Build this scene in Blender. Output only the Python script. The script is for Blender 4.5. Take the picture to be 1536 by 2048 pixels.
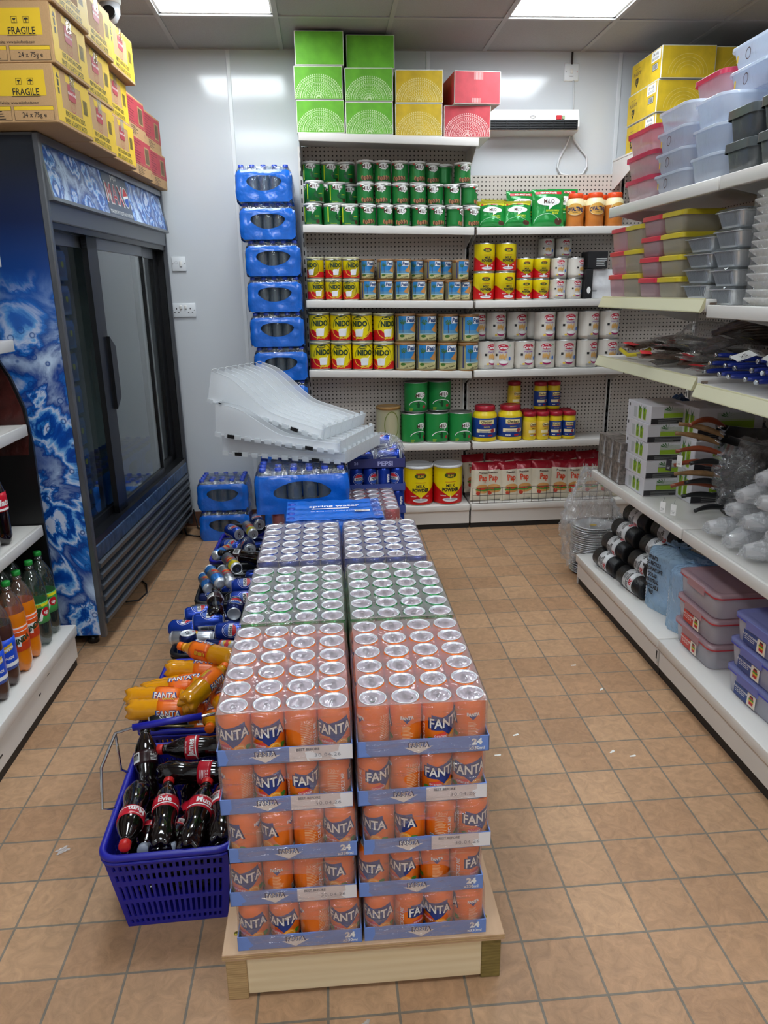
import bpy, bmesh, math, random
from math import sin, cos, pi, radians as rad
from mathutils import Vector, Matrix, Euler, noise
random.seed(7)
for o in list(bpy.data.objects): bpy.data.objects.remove(o)
SC = bpy.context.scene
COL = SC.collection

# ---------------------------------------------------------------- camera, light, exposure
H = 1.5132
PITCH, ROLL, YAW, FPX = .2914, -.0165, .074, 1473.0
def cam_matrix():
    B = Matrix(((1,0,0),(0,0,-1),(0,1,0)))
    Rz = Matrix(((cos(YAW),-sin(YAW),0),(sin(YAW),cos(YAW),0),(0,0,1)))
    Rx = Matrix(((1,0,0),(0,cos(PITCH),-sin(PITCH)),(0,sin(PITCH),cos(PITCH))))
    Rr = Matrix(((cos(ROLL),-sin(ROLL),0),(sin(ROLL),cos(ROLL),0),(0,0,1)))
    R = Rr @ Rx @ B @ Rz
    M = Matrix((R[0], -R[1], -R[2])).transposed().to_4x4()
    M.translation = Vector((0,0,H))
    return M
cd = bpy.data.cameras.new('camera'); cam = bpy.data.objects.new('camera', cd); COL.objects.link(cam)
cam.matrix_world = cam_matrix()
cd.sensor_fit = 'VERTICAL'; cd.sensor_height = 32; cd.sensor_width = 24; cd.lens = FPX/2048*32
cd.clip_start = .02
SC.camera = cam
SC.view_settings.view_transform = 'Standard'; SC.view_settings.look = 'None'
SC.view_settings.gamma = 1; SC.view_settings.use_curve_mapping = False
SC.view_settings.exposure = 0.0
PANEL = 21.5          # emission strength of the ceiling light panels
w = bpy.data.worlds.new('world'); SC.world = w; w.use_nodes = True
w.node_tree.nodes['Background'].inputs[0].default_value = (.8,.9,1,1)
w.node_tree.nodes['Background'].inputs[1].default_value = .25

# ---------------------------------------------------------------- materials
def lin(c):
    if isinstance(c, str):
        c = [int(c[i:i+2],16)/255 for i in (0,2,4)]
    return [x/12.92 if x <= .04045 else ((x+.055)/1.055)**2.4 for x in c[:3]] + [1]
MC = {}
def pm(name, col, rough=.5, metal=0, coat=0, emit=None, bump=0, bscale=60, var=0, trans=0, spec=.5):
    if name in MC: return MC[name]
    m = bpy.data.materials.new(name); m.use_nodes = True; nt = m.node_tree; b = nt.nodes['Principled BSDF']
    c = lin(col)
    b.inputs['Base Color'].default_value = c; b.inputs['Roughness'].default_value = rough
    b.inputs['Metallic'].default_value = metal; b.inputs['Coat Weight'].default_value = coat
    b.inputs['Coat Roughness'].default_value = .08; b.inputs['Specular IOR Level'].default_value = spec
    b.inputs['Transmission Weight'].default_value = trans
    if emit:
        b.inputs['Emission Color'].default_value = lin(emit[0]); b.inputs['Emission Strength'].default_value = emit[1]
    if bump or var:
        tc = nt.nodes.new('ShaderNodeTexCoord'); n = nt.nodes.new('ShaderNodeTexNoise'); n.inputs['Scale'].default_value = bscale
        n.inputs['Detail'].default_value = 4
        nt.links.new(tc.outputs['Object'], n.inputs['Vector'])
        if bump:
            bn = nt.nodes.new('ShaderNodeBump'); bn.inputs['Strength'].default_value = bump; bn.inputs['Distance'].default_value = .01
            nt.links.new(n.outputs['Fac'], bn.inputs['Height']); nt.links.new(bn.outputs['Normal'], b.inputs['Normal'])
        if var:
            r = nt.nodes.new('ShaderNodeMapRange'); r.inputs[1].default_value = .3; r.inputs[2].default_value = .7
            r.inputs[3].default_value = 1-var; r.inputs[4].default_value = 1+var
            mx = nt.nodes.new('ShaderNodeVectorMath'); mx.operation = 'SCALE'; mx.inputs[0].default_value = c[:3]
            nt.links.new(n.outputs['Fac'], r.inputs[0]); nt.links.new(r.outputs[0], mx.inputs['Scale'])
            nt.links.new(mx.outputs[0], b.inputs['Base Color'])
    MC[name] = m; return m
def film(name, tint='ffffff', milk=.1, gloss=.12, bump=.5, bscale=40, clear=1.0, rough=.06, stretch=1):
    """thin plastic film: mostly see-through, a little milky, glossy creases"""
    if name in MC: return MC[name]
    m = bpy.data.materials.new(name); m.use_nodes = True; nt = m.node_tree; N = nt.nodes; L = nt.links
    N.remove(N['Principled BSDF']); out = N['Material Output']
    t = N.new('ShaderNodeBsdfTransparent'); t.inputs[0].default_value = [x*clear for x in lin(tint)[:3]]+[1]
    d = N.new('ShaderNodeBsdfDiffuse'); d.inputs[0].default_value = lin(tint)
    g = N.new('ShaderNodeBsdfGlossy'); g.inputs['Roughness'].default_value = rough
    tc = N.new('ShaderNodeTexCoord'); n = N.new('ShaderNodeTexNoise'); n.inputs['Scale'].default_value = bscale
    n.inputs['Detail'].default_value = 3; n.inputs['Distortion'].default_value = 1.2
    b = N.new('ShaderNodeBump'); b.inputs['Strength'].default_value = bump; b.inputs['Distance'].default_value = .02
    mp = N.new('ShaderNodeMapping'); mp.inputs['Scale'].default_value = (1,1,stretch); mp.inputs['Rotation'].default_value = (0,.15 if stretch != 1 else 0,0)
    L.new(tc.outputs['Object'], mp.inputs[0]); L.new(mp.outputs[0], n.inputs['Vector']); L.new(n.outputs['Fac'], b.inputs['Height'])
    L.new(b.outputs['Normal'], g.inputs['Normal'])
    tl = N.new('ShaderNodeBsdfTranslucent'); tl.inputs[0].default_value = lin(tint)
    md = N.new('ShaderNodeMixShader'); md.inputs[0].default_value = .35; L.new(d.outputs[0], md.inputs[1]); L.new(tl.outputs[0], md.inputs[2])
    m1 = N.new('ShaderNodeMixShader'); m1.inputs[0].default_value = milk
    L.new(t.outputs[0], m1.inputs[1]); L.new(md.outputs[0], m1.inputs[2])
    m2 = N.new('ShaderNodeMixShader')
    lw = N.new('ShaderNodeLayerWeight'); lw.inputs[0].default_value = .5; L.new(b.outputs['Normal'], lw.inputs['Normal'])
    fr = N.new('ShaderNodeMath'); fr.operation = 'POWER'; fr.inputs[1].default_value = 4.0; L.new(lw.outputs['Facing'], fr.inputs[0])
    ad = N.new('ShaderNodeMath'); ad.operation = 'MULTIPLY_ADD'; ad.inputs[1].default_value = .55; ad.inputs[2].default_value = gloss; L.new(fr.outputs[0], ad.inputs[0])
    ad.use_clamp = True
    L.new(ad.outputs[0], m2.inputs[0]); L.new(m1.outputs[0], m2.inputs[1]); L.new(g.outputs[0], m2.inputs[2])
    L.new(m2.outputs[0], out.inputs[0])
    MC[name] = m; return m

# ---------------------------------------------------------------- text and flat shapes -> triangles
TC = {}
def text2d(s, bold=0.0, space=1.0):
    k = (s, bold, space)
    if k in TC: return TC[k]
    c = bpy.data.curves.new('t', 'FONT'); c.body = s; c.resolution_u = 2; c.offset = bold; c.space_character = space
    c.align_x = 'CENTER'; c.fill_mode = 'FRONT' if hasattr(c, 'fill_mode') else c.fill_mode
    o = bpy.data.objects.new('t', c); me = bpy.data.meshes.new_from_object(o)
    V = [(v.co.x, v.co.y/.72) for v in me.vertices]
    V = [(x/.72, y) for x, y in V]
    F = [[V[i] for i in p.vertices] for p in me.polygons]
    bpy.data.objects.remove(o); bpy.data.curves.remove(c); bpy.data.meshes.remove(me)
    TC[k] = F; return F
def T(s, x, y, h, bold=0, sx=1, shear=0, rot=0, space=1, arch=0):
    out = []
    cr_, sr_ = cos(rot), sin(rot)
    for f in text2d(s, bold, space):
        g = []
        for a, b in f:
            a, b = a*h*sx, (b-.5)*h
            a += b*shear
            if arch: b -= arch*a*a
            g.append((x+a*cr_-b*sr_, y+a*sr_+b*cr_))
        out.append(g)
    return out
def R2(x0, x1, y0, y1): return [[(x0,y0),(x1,y0),(x1,y1),(x0,y1)]]
def E2(x, y, rx, ry, n=20, a0=0, a1=2*pi):
    return [[(x+rx*cos(a0+(a1-a0)*i/n), y+ry*sin(a0+(a1-a0)*i/n)) for i in range(n + (0 if abs(a1-a0-2*pi)<1e-6 else 1))]]
def RING(x, y, rx, ry, t, n=20, a0=0, a1=2*pi):
    o = []
    for i in range(n):
        a, b = a0+(a1-a0)*i/n, a0+(a1-a0)*(i+1)/n
        o.append([(x+(rx-t)*cos(a), y+(ry-t)*sin(a)), (x+rx*cos(a), y+ry*sin(a)), (x+rx*cos(b), y+ry*sin(b)), (x+(rx-t)*cos(b), y+(ry-t)*sin(b))])
    return o
def P2(*pts): return [list(pts)]
def LINES(x, y, w_, n, dy, t, seed=0):
    rr = random.Random(seed); o = []
    for i in range(n):
        q = w_*(.6+.4*rr.random()); o += R2(x, x+q, y-i*dy-t, y-i*dy)
    return o
def BARS(x0, x1, y0, y1, seed=0):
    rr = random.Random(seed); o = []; x = x0
    while x < x1:
        a = (x1-x0)*(.01+.03*rr.random()); o += R2(x, min(x+a, x1), y0, y1); x += a+(x1-x0)*(.01+.03*rr.random())
    return o
def clipstrip(poly, a, b):
    for s, lim in ((1, a), (-1, b)):
        out = []
        for i in range(len(poly)):
            p, q = poly[i], poly[(i+1) % len(poly)]
            ip, iq = s*(p[0]-lim) >= 0, s*(q[0]-lim) >= 0
            if ip: out.append(p)
            if ip != iq:
                t = (lim-p[0])/(q[0]-p[0]); out.append((lim, p[1]+t*(q[1]-p[1])))
        poly = out
        if not poly: return []
    return poly

# ---------------------------------------------------------------- mesh builder
class MB:
    def __init__(s): s.v = []; s.f = []; s.m = []; s.sm = []; s.mats = []
    def mi(s, m):
        if m not in s.mats: s.mats.append(m)
        return s.mats.index(m)
    def add(s, V, F, m, smooth=False):
        n = len(s.v); s.v += [tuple(p) for p in V]; k = s.mi(m)
        for f in F: s.f.append([i+n for i in f]); s.m.append(k); s.sm.append(smooth)
        return s
    def box(s, x0, x1, y0, y1, z0, z1, m, M=None):
        V = [(x,y,z) for z in (z0,z1) for y in (y0,y1) for x in (x0,x1)]
        if M: V = [M @ Vector(p) for p in V]
        return s.add(V, [(0,2,3,1),(4,5,7,6),(0,1,5,4),(2,6,7,3),(0,4,6,2),(1,3,7,5)], m)
    def bbox(s, x0, x1, y0, y1, z0, z1, m, r=.004, seg=2, M=None):
        bm = bmesh.new(); bmesh.ops.create_cube(bm, size=1)
        for v in bm.verts: v.co = Vector(((x0+x1)/2+v.co.x*(x1-x0), (y0+y1)/2+v.co.y*(y1-y0), (z0+z1)/2+v.co.z*(z1-z0)))
        bmesh.ops.bevel(bm, geom=bm.edges[:], offset=r, segments=seg, profile=.5, affect='EDGES')
        bm.verts.index_update()
        V = [(M @ v.co) if M else v.co.copy() for v in bm.verts]; F = [[v.index for v in f.verts] for f in bm.faces]; bm.free()
        return s.add(V, F, m, seg > 1)
    def lathe(s, prof, mats, n=24, M=None, smooth=True, fn=None, caps=(1,1)):
        """prof: list of (r,z); mats: one material or one per segment"""
        V = []; 
        for r, z in prof:
            for i in range(n):
                a = 2*pi*i/n; p = Vector((r*sin(a), -r*cos(a), z))
                if fn: p = fn(p, a)
                V.append((M @ p) if M else p)
        base = len(s.v); s.v += [tuple(p) for p in V]
        for j in range(len(prof)-1):
            m = mats[j] if isinstance(mats, (list, tuple)) else mats
            k = s.mi(m)
            for i in range(n):
                a, b = base+j*n+i, base+j*n+(i+1) % n
                s.f.append([a, b, b+n, a+n]); s.m.append(k); s.sm.append(smooth)
        for end, j in ((0, 0), (1, len(prof)-1)):
            if prof[j][0] > 1e-5 and caps[end]:
                m = (mats[0] if end == 0 else mats[-1]) if isinstance(mats, (list, tuple)) else mats
                ring = [base+j*n+i for i in range(n)]
                s.f.append(ring[::-1] if end == 0 else ring); s.m.append(s.mi(m)); s.sm.append(False)
        return s
    def tube(s, pts, r, m, n=8, closed=False, M=None):
        P = [Vector(p) for p in pts]; V = []; F = []; up = Vector((0,0,1)); N_ = len(P)
        px = None
        for i, p in enumerate(P):
            a = P[(i-1) % N_] if (closed or i > 0) else p
            b = P[(i+1) % N_] if (closed or i < N_-1) else p
            t = (b-a).normalized()
            x = (px - t*px.dot(t)) if px else t.cross(up if abs(t.z) < .9 else Vector((1,0,0)))
            if x.length < 1e-6: x = t.cross(Vector((1,0,0)))
            x.normalize(); px = x; y = t.cross(x)
            rr = r[i] if isinstance(r, (list, tuple)) else r
            for k in range(n):
                q = p + x*rr*cos(2*pi*k/n) + y*rr*sin(2*pi*k/n); V.append((M @ q) if M else q)
        m_ = N_ if closed else N_-1
        for i in range(m_):
            for k in range(n):
                a, b = i*n+k, i*n+(k+1) % n; c, d = ((i+1) % N_)*n+k, ((i+1) % N_)*n+(k+1) % n
                F.append((a, b, d, c))
        if not closed: F.append(tuple(range(n))[::-1]); F.append(tuple((N_-1)*n+k for k in range(n)))
        return s.add(V, F, m, True)
    def grid(s, fn, nu, nv, m, smooth=True):
        V = [fn(i/nu, j/nv) for j in range(nv+1) for i in range(nu+1)]
        F = [(j*(nu+1)+i, j*(nu+1)+i+1, (j+1)*(nu+1)+i+1, (j+1)*(nu+1)+i) for j in range(nv) for i in range(nu)]
        return s.add(V, F, m, smooth)
    def prism(s, pts, d0, d1, m, axis='y', M=None):
        n = len(pts)
        def q(p, d): 
            v = {'y': (p[0], d, p[1]), 'x': (d, p[0], p[1]), 'z': (p[0], p[1], d)}[axis]
            return (M @ Vector(v)) if M else v
        V = [q(p, d0) for p in pts]+[q(p, d1) for p in pts]
        F = [tuple(range(n)), tuple(range(2*n-1, n-1, -1))]+[(i, i+n, (i+1) % n+n, (i+1) % n) for i in range(n)]
        return s.add(V, F, m)
    # decals
    def cyl(s, shapes, m, R, layer=1, z0=0, M=None, a0=0, step=.008):
        """flat shapes (u,v) wrapped on the cylinder of radius R facing -y at u=0"""
        V = []; F = []; rr = (R(0) if callable(R) else R)
        for poly in shapes:
            us = [p[0] for p in poly]; k0, k1 = math.floor(min(us)/step), math.floor(max(us)/step)
            for k in range(k0, k1+1):
                q = clipstrip(poly, k*step, (k+1)*step) if k1 > k0 else poly
                if len(q) < 3: continue
                b = len(V)
                for u, v in q:
                    r_ = (R(v) if callable(R) else R)+.0004*layer; a = u/rr+a0
                    p = Vector((r_*sin(a), -r_*cos(a), z0+v)); V.append((M @ p) if M else p)
                F.append(list(range(b, b+len(q))))
        return s.add(V, F, m)
    def flat(s, shapes, m, M, layer=1, off=.0005):
        """flat shapes (u,v) -> M @ (u, -off*layer, v): a face looking along -y of M"""
        V = []; F = []
        for poly in shapes:
            b = len(V); V += [M @ Vector((u, -off*layer, v)) for u, v in poly]; F.append(list(range(b, b+len(poly))))
        return s.add(V, F, m)
    def mesh(s, name):
        me = bpy.data.meshes.new(name); me.from_pydata(s.v, [], s.f)
        for m in s.mats: me.materials.append(m)
        me.polygons.foreach_set('material_index', s.m); me.polygons.foreach_set('use_smooth', s.sm)
        me.update(); return me
    def obj(s, name, parent=None, loc=(0,0,0), rot=(0,0,0)):
        o = bpy.data.objects.new(name, s.mesh(name)); COL.objects.link(o); o.location = loc; o.rotation_euler = rot
        if parent: o.parent = parent
        return o
def FACE(x, y, z, rz=0): return Matrix.Translation((x,y,z)) @ Matrix.Rotation(rz, 4, 'Z')
LX = -pi/2   # FACE rotation that makes a decal look along -x
def tag(o, label=None, cat=None, group=None, kind=None):
    if label: o['label'] = label
    if cat: o['category'] = cat
    if group: o['group'] = group
    if kind: o['kind'] = kind
    return o
def thing(name, label, cat, loc=(0,0,0), rz=0, group=None):
    o = bpy.data.objects.new(name, None); COL.objects.link(o); o.location = loc; o.rotation_euler = (0,0,rz)
    o.empty_display_size = .05
    return tag(o, label, cat, group)
KIDS = {}
def kids(o): return [c for c in COL.objects if c.parent == o]
def copy_tree(o, parent=None):
    if o.name not in KIDS: KIDS[o.name] = [(c.name) for c in o.children]
    c = o.copy(); COL.objects.link(c)
    c.parent = parent
    for ch in KIDS[o.name]: copy_tree(bpy.data.objects[ch], c)
    return c
class Kind:
    """builds a thing once, afterwards hands out copies with all their parts"""
    def __init__(s, build): s.build = build; s.proto = None
    def put(s, loc, rot=(0,0,0), label=None, cat=None, group=None, parent=None, scale=None):
        if s.proto is None: s.proto = o = s.build(); o = s.proto
        else: o = copy_tree(s.proto)
        if not hasattr(rot, '__len__'): rot = (0,0,rot)
        o.rotation_mode = 'XYZ'
        o.location = loc; o.rotation_euler = rot
        if scale: o.scale = scale
        if parent: o.parent = parent
        return tag(o, label, cat, group)
    def axis(s, p, d, label=None, cat=None, group=None, roll=0):
        """place so that local +z points along d, foot at p"""
        q = Vector(d).normalized().to_track_quat('Z', 'Y') @ Euler((0,0,roll)).to_quaternion()
        return s.put(p, tuple(q.to_euler()), label, cat, group)
ORD = ['first','second','third','fourth','fifth','sixth','seventh','eighth','ninth','tenth','eleventh','twelfth']
def od(i, n, a='left', b='right'):
    if n == 1: return 'the only one'
    if i == 0: return a+'most'
    if i == n-1: return b+'most'
    return (ORD[i]+' from the '+a) if i <= n//2 else (ORD[n-1-i]+' from the '+b)
def struct(o, kind='structure'): o['kind'] = kind; return o

white = pm('white_enamel', 'e6e3de', .35)
shelfw = pm('shelf_enamel', 'd9d5cf', .3, spec=.5)
black = pm('black_plastic', '141416', .35)
chrome = pm('chrome', 'd0d2d6', .15, 1)
alu = pm('brushed_aluminium', '8b8d90', .38, .9)
silver = pm('can_end_metal', 'dfe3e7', .33, .55)
tinrim = pm('tin_rim', 'b9b9b6', .3, .9)
card = pm('brown_cardboard', 'b08a5e', .8, bump=.05, bscale=200, var=.05)
ink = pm('black_ink', '1b1a1a', .6)
wht = pm('white_print', 'efefec', .45)
red = pm('red_print', 'c01724', .4)

# ---------------------------------------------------------------- the room
def floor_mat():
    m = bpy.data.materials.new('terracotta_tiles'); m.use_nodes = True; nt = m.node_tree; N = nt.nodes; L = nt.links
    b = N['Principled BSDF']
    tc = N.new('ShaderNodeTexCoord'); mp = N.new('ShaderNodeMapping'); mp.inputs['Location'].default_value = (TILEX, TILEY, 0)
    mp.inputs['Rotation'].default_value = (0,0,TILER)
    L.new(tc.outputs['Object'], mp.inputs[0])
    br = N.new('ShaderNodeTexBrick'); br.offset = 0; br.squash = 1
    br.inputs['Scale'].default_value = 1; br.inputs['Brick Width'].default_value = TILE; br.inputs['Row Height'].default_value = TILE
    br.inputs['Mortar Size'].default_value = .0031; br.inputs['Mortar Smooth'].default_value = .15; br.inputs['Bias'].default_value = -.1
    br.inputs['Color1'].default_value = lin('b58f6c'); br.inputs['Color2'].default_value = lin('a37c5b'); br.inputs['Mortar'].default_value = lin('776d60')
    L.new(mp.outputs[0], br.inputs['Vector'])
    n1 = N.new('ShaderNodeTexNoise'); n1.inputs['Scale'].default_value = 22; n1.inputs['Detail'].default_value = 8; n1.inputs['Roughness'].default_value = .65; n1.inputs['Distortion'].default_value = 1.5
    L.new(tc.outputs['Object'], n1.inputs['Vector'])
    n2 = N.new('ShaderNodeTexNoise'); n2.inputs['Scale'].default_value = 2.2; n2.inputs['Detail'].default_value = 3
    L.new(tc.outputs['Object'], n2.inputs['Vector'])
    mr = N.new('ShaderNodeMapRange'); mr.inputs[1].default_value = .35; mr.inputs[2].default_value = .7; mr.inputs[3].default_value = 1.12; mr.inputs[4].default_value = .78
    L.new(n1.outputs['Fac'], mr.inputs[0])
    mr2 = N.new('ShaderNodeMapRange'); mr2.inputs[1].default_value = .3; mr2.inputs[2].default_value = .7; mr2.inputs[3].default_value = .9; mr2.inputs[4].default_value = 1.1
    L.new(n2.outputs['Fac'], mr2.inputs[0])
    mu = N.new('ShaderNodeMath'); mu.operation = 'MULTIPLY'; L.new(mr.outputs[0], mu.inputs[0]); L.new(mr2.outputs[0], mu.inputs[1])
    vm = N.new('ShaderNodeVectorMath'); vm.operation = 'SCALE'; L.new(br.outputs['Color'], vm.inputs[0]); L.new(mu.outputs[0], vm.inputs['Scale'])
    L.new(vm.outputs[0], b.inputs['Base Color'])
    b.inputs['Roughness'].default_value = .48
    bp = N.new('ShaderNodeBump'); bp.inputs['Strength'].default_value = .5; bp.inputs['Distance'].default_value = .004
    inv = N.new('ShaderNodeMath'); inv.operation = 'MULTIPLY_ADD'; inv.inputs[1].default_value = -1.6
    L.new(br.outputs['Fac'], inv.inputs[0]); L.new(n1.outputs['Fac'], inv.inputs[2])
    L.new(inv.outputs[0], bp.inputs['Height']); L.new(bp.outputs[0], b.inputs['Normal'])
    return m
TILE = .156
TILER = 0.0; TILEX, TILEY = -.7312, -2.9402
WY = 4.88; CZ = 2.857; XL, XR, YB = -1.78, 2.95, -2.6
struct(MB().box(XL-.1, XR+.1, YB-.1, WY+.1, -.1, 0, floor_mat()).obj('floor'))
wallm = pm('wall_panel_white', 'cdd0d3', .13, spec=.5, bump=.012, bscale=9)
b = MB().box(XL-.1, XR+.1, WY, WY+.1, 0, CZ+.1, wallm)
struct(b.obj('wall_back'))
struct(MB().box(XL-.1, XL, YB, WY, 0, CZ+.1, wallm).obj('wall_left'))
struct(MB().box(XR, XR+.1, YB, WY, 0, CZ+.1, wallm).obj('wall_right'))
struct(MB().box(XL-.1, XR+.1, YB-.1, YB, 0, CZ+.1, wallm).obj('wall_front'))
joint = pm('wall_joint_strip', 'dcdee0', .3)
for i, x in enumerate((-.50, .665, 1.83)):
    struct(MB().bbox(x-.012, x+.012, WY-.006, WY, .1, CZ, joint, .002, 1).obj('trim_%d' % (i+1)))
struct(MB().box(XL, XR, WY-.012, WY, 0, .1, pm('brown_skirting', '6b4634', .5, bump=.1)).obj('baseboard_back'))
# ceiling: tiles in an exposed grid, with openings for the light panels
tilem = pm('ceiling_tile', 'a6a4a3', .9, bump=.25, bscale=180, var=.04)
gridm = pm('ceiling_grid_bar', 'aaa8a6', .5)
G = .5935; GX = [-.783+G*k for k in range(-1, 7)]; GY = [4.88-.535-G*k for k in range(0, 12)]
GXe = [XL]+[g for g in GX if XL < g < XR]+[XR]; GYe = [WY]+[g for g in GY if g > YB]+[YB]
lights = [(i, j) for j in (1, 4, 7, 10) for i in (2, 5)]     # cells (x index in GXe, y index in GYe)
b = MB()
for i in range(len(GXe)-1):
    for j in range(len(GYe)-1):
        if (i, j) in lights: continue
        b.box(GXe[i]+.01, GXe[i+1]-.01, GYe[j+1]+.01, GYe[j]-.01, CZ+.006, CZ+.02, tilem)
for x in GXe: b.box(x-.012, x+.012, YB, WY, CZ, CZ+.03, gridm)
for y in GYe: b.box(XL, XR, y-.012, y+.012, CZ+.0005, CZ+.03, gridm)
b.box(XL, XR, YB, WY, CZ+.06, CZ+.08, tilem)
struct(b.obj('ceiling'))
diff = bpy.data.materials.new('light_diffuser'); diff.use_nodes = True
e = diff.node_tree.nodes['Principled BSDF']; e.inputs['Base Color'].default_value = (.9,.9,.9,1)
e.inputs['Emission Color'].default_value = (.86,.94,1,1); e.inputs['Emission Strength'].default_value = PANEL
for i, j in lights:
    x0, x1, y1, y0 = GXe[i]+.012, GXe[i+1]-.012, GYe[j]-.012, GYe[j+1]+.012
    near = ['nearest the back wall', 'over the middle of the aisle', 'behind the viewer', 'far behind the viewer'][(1,4,7,10).index(j)]
    t = thing('ceiling_light', 'square lit ceiling panel on the %s, %s' % ('left' if i == 2 else 'right', near), 'ceiling light', ((x0+x1)/2, (y0+y1)/2, CZ+.01), group='ceiling light panels')
    hx, hy = (x1-x0)/2, (y1-y0)/2
    b = MB()
    for q in ((-hx, hx, -hy, -hy+.012), (-hx, hx, hy-.012, hy), (-hx, -hx+.012, -hy, hy), (hx-.012, hx, -hy, hy)): b.box(*q, 0, .012, white)
    b.obj('light_frame', t)
    MB().box(-hx+.012, hx-.012, -hy+.012, hy-.012, .004, .01, diff).obj('diffuser', t)

# wall fittings
def plate(w_, h_, n='socket_plate'):
    b = MB(); b.bbox(-w_/2, w_/2, -.009, 0, 0, h_, pm('switch_white', 'dfe1e3', .3), .003, 2); return b
t = thing('wall_switch', 'small square white fused switch on the back wall, above the double socket', 'switch', (-.881, WY-.001, 1.65), group=None)
b = plate(.086, .086)
for s in (-.036, .036): b.flat(E2(s, .043, .003, .003, 8), ink, FACE(0,-.009,0))
b.flat(E2(-.012, .043, .002, .002, 8)+RING(-.016, .05, .009, .009, .001, 12), pm('grey_print','9a9a9a'), FACE(0,-.009,0))
b.obj('face_plate', t); MB().bbox(.004,.02,-.015,-.009,.028,.058, white,.002,2).obj('rocker', t)
t = thing('wall_socket', 'double white wall socket low on the back wall beside the drinks fridge', 'socket', (-.878, WY-.001, 1.375))
b = plate(.15, .086)
for s in (-.042, .042):
    b.flat(R2(s-.003, s+.003, .048, .058)+R2(s-.016, s-.008, .028, .033)+R2(s+.008, s+.016, .028, .033), ink, FACE(0,-.009,0))
for s in (-.066, .066): b.flat(E2(s, .043, .003, .003, 8), ink, FACE(0,-.009,0))
b.obj('face_plate', t)
for s in (-.014, .014): MB().bbox(s-.007, s+.007, -.016, -.009, .05, .074, white, .002, 2).obj('rocker', t)
t = thing('heater_switch', 'white fused spur switch box under the ceiling above the fan heater', 'switch', (1.53, WY-.001, 2.706))
b = plate(.088, .088); b.bbox(-.046,.046,-.006,.0,-.004,.092, white,.003,1)
for s in (-.034, .034): b.flat(E2(s, .044, .003, .003, 8), red if s > 0 else ink, FACE(0,-.009,0))
b.flat(R2(-.012,.012,.02,.023), ink, FACE(0,-.009,0))
b.obj('face_plate', t); MB().bbox(-.008,.008,-.014,-.009,.036,.06, white,.002,2).obj('rocker', t)
tag(MB().tube([(1.53,WY-.006,2.79),(1.531,WY-.006,2.86)], .006, pm('dark_cable','2b2523',.5)).obj('supply_cable'), 'short dark cable running from the ceiling into the white switch box', 'cable')
# fan heater
t = thing('fan_heater', 'long white over-door fan heater with a dark grille on the back wall', 'heater', (1.25, WY-.001, 2.40))
b = MB(); b.prism([(0,0),(-.13,.008),(-.145,.03),(-.145,.05),(-.12,.125),(0,.125)], -.30, .30, white, 'x')
b.box(-.29,.29,-.147,-.12,.014,.066, pm('vent_dark','1c1d20',.5)); b.obj('housing', t)
b = MB()
for k in range(4): b.box(-.285,.285,-.152,-.13,.02+.012*k,.023+.012*k, black)
for k in range(9): b.box(-.28+.07*k,-.277+.07*k,-.1515,-.13,.014,.064, black)
b.obj('grille', t)
Mh = FACE(0,-.137,.083) @ Matrix.Rotation(-.33, 4, 'X')
MB().flat(RING(.02,0,.016,.01,.004,16), pm('grey_print','9a9a9a'), Mh, 3).obj('badge', t)
MB().box(.16,.19,-.148,-.12,.068,.09, red).box(.195,.21,-.147,-.12,.07,.088, pm('greenish','9fb08a')).obj('power_switch', t)
cab = pm('white_cable', 'd5d6d8', .4)
tag(MB().tube([(1.545,WY-.008,2.706),(1.55,WY-.01,2.6),(1.552,WY-.008,2.525)], .0045, cab)
    .tube([(1.535,WY-.03,2.405),(1.52,WY-.02,2.36),(1.475,WY-.012,2.27),(1.468,WY-.014,2.23),(1.49,WY-.02,2.19),(1.56,WY-.02,2.175),(1.63,WY-.018,2.19),(1.655,WY-.014,2.23),(1.65,WY-.012,2.29),(1.6,WY-.014,2.34),(1.56,WY-.02,2.385),(1.55,WY-.03,2.405)], .006, cab).obj('heater_cable'),
    'white cable hanging in a loop below the fan heater and rising to its switch', 'cable')
# camera on the ceiling
t = thing('security_camera', 'small grey-white dome security camera on the ceiling above the fridge', 'security camera', (-.955, 4.1, 2.857))
MB().lathe([(.055,0),(.055,-.02),(.05,-.03)][::-1], white, 24).obj('base', t)
MB().lathe([(.001,-.11),(.03,-.1),(.046,-.07),(.048,-.03)], pm('cctv_shell','b9babd',.35), 24).obj('housing', t)
MB().lathe([(.0,.0),(.03,.004),(.032,.02)], black, 20, M=Matrix.Translation((0.005,-.045,-.085)) @ Matrix.Rotation(rad(70),4,'X')).obj('lens', t)

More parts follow.
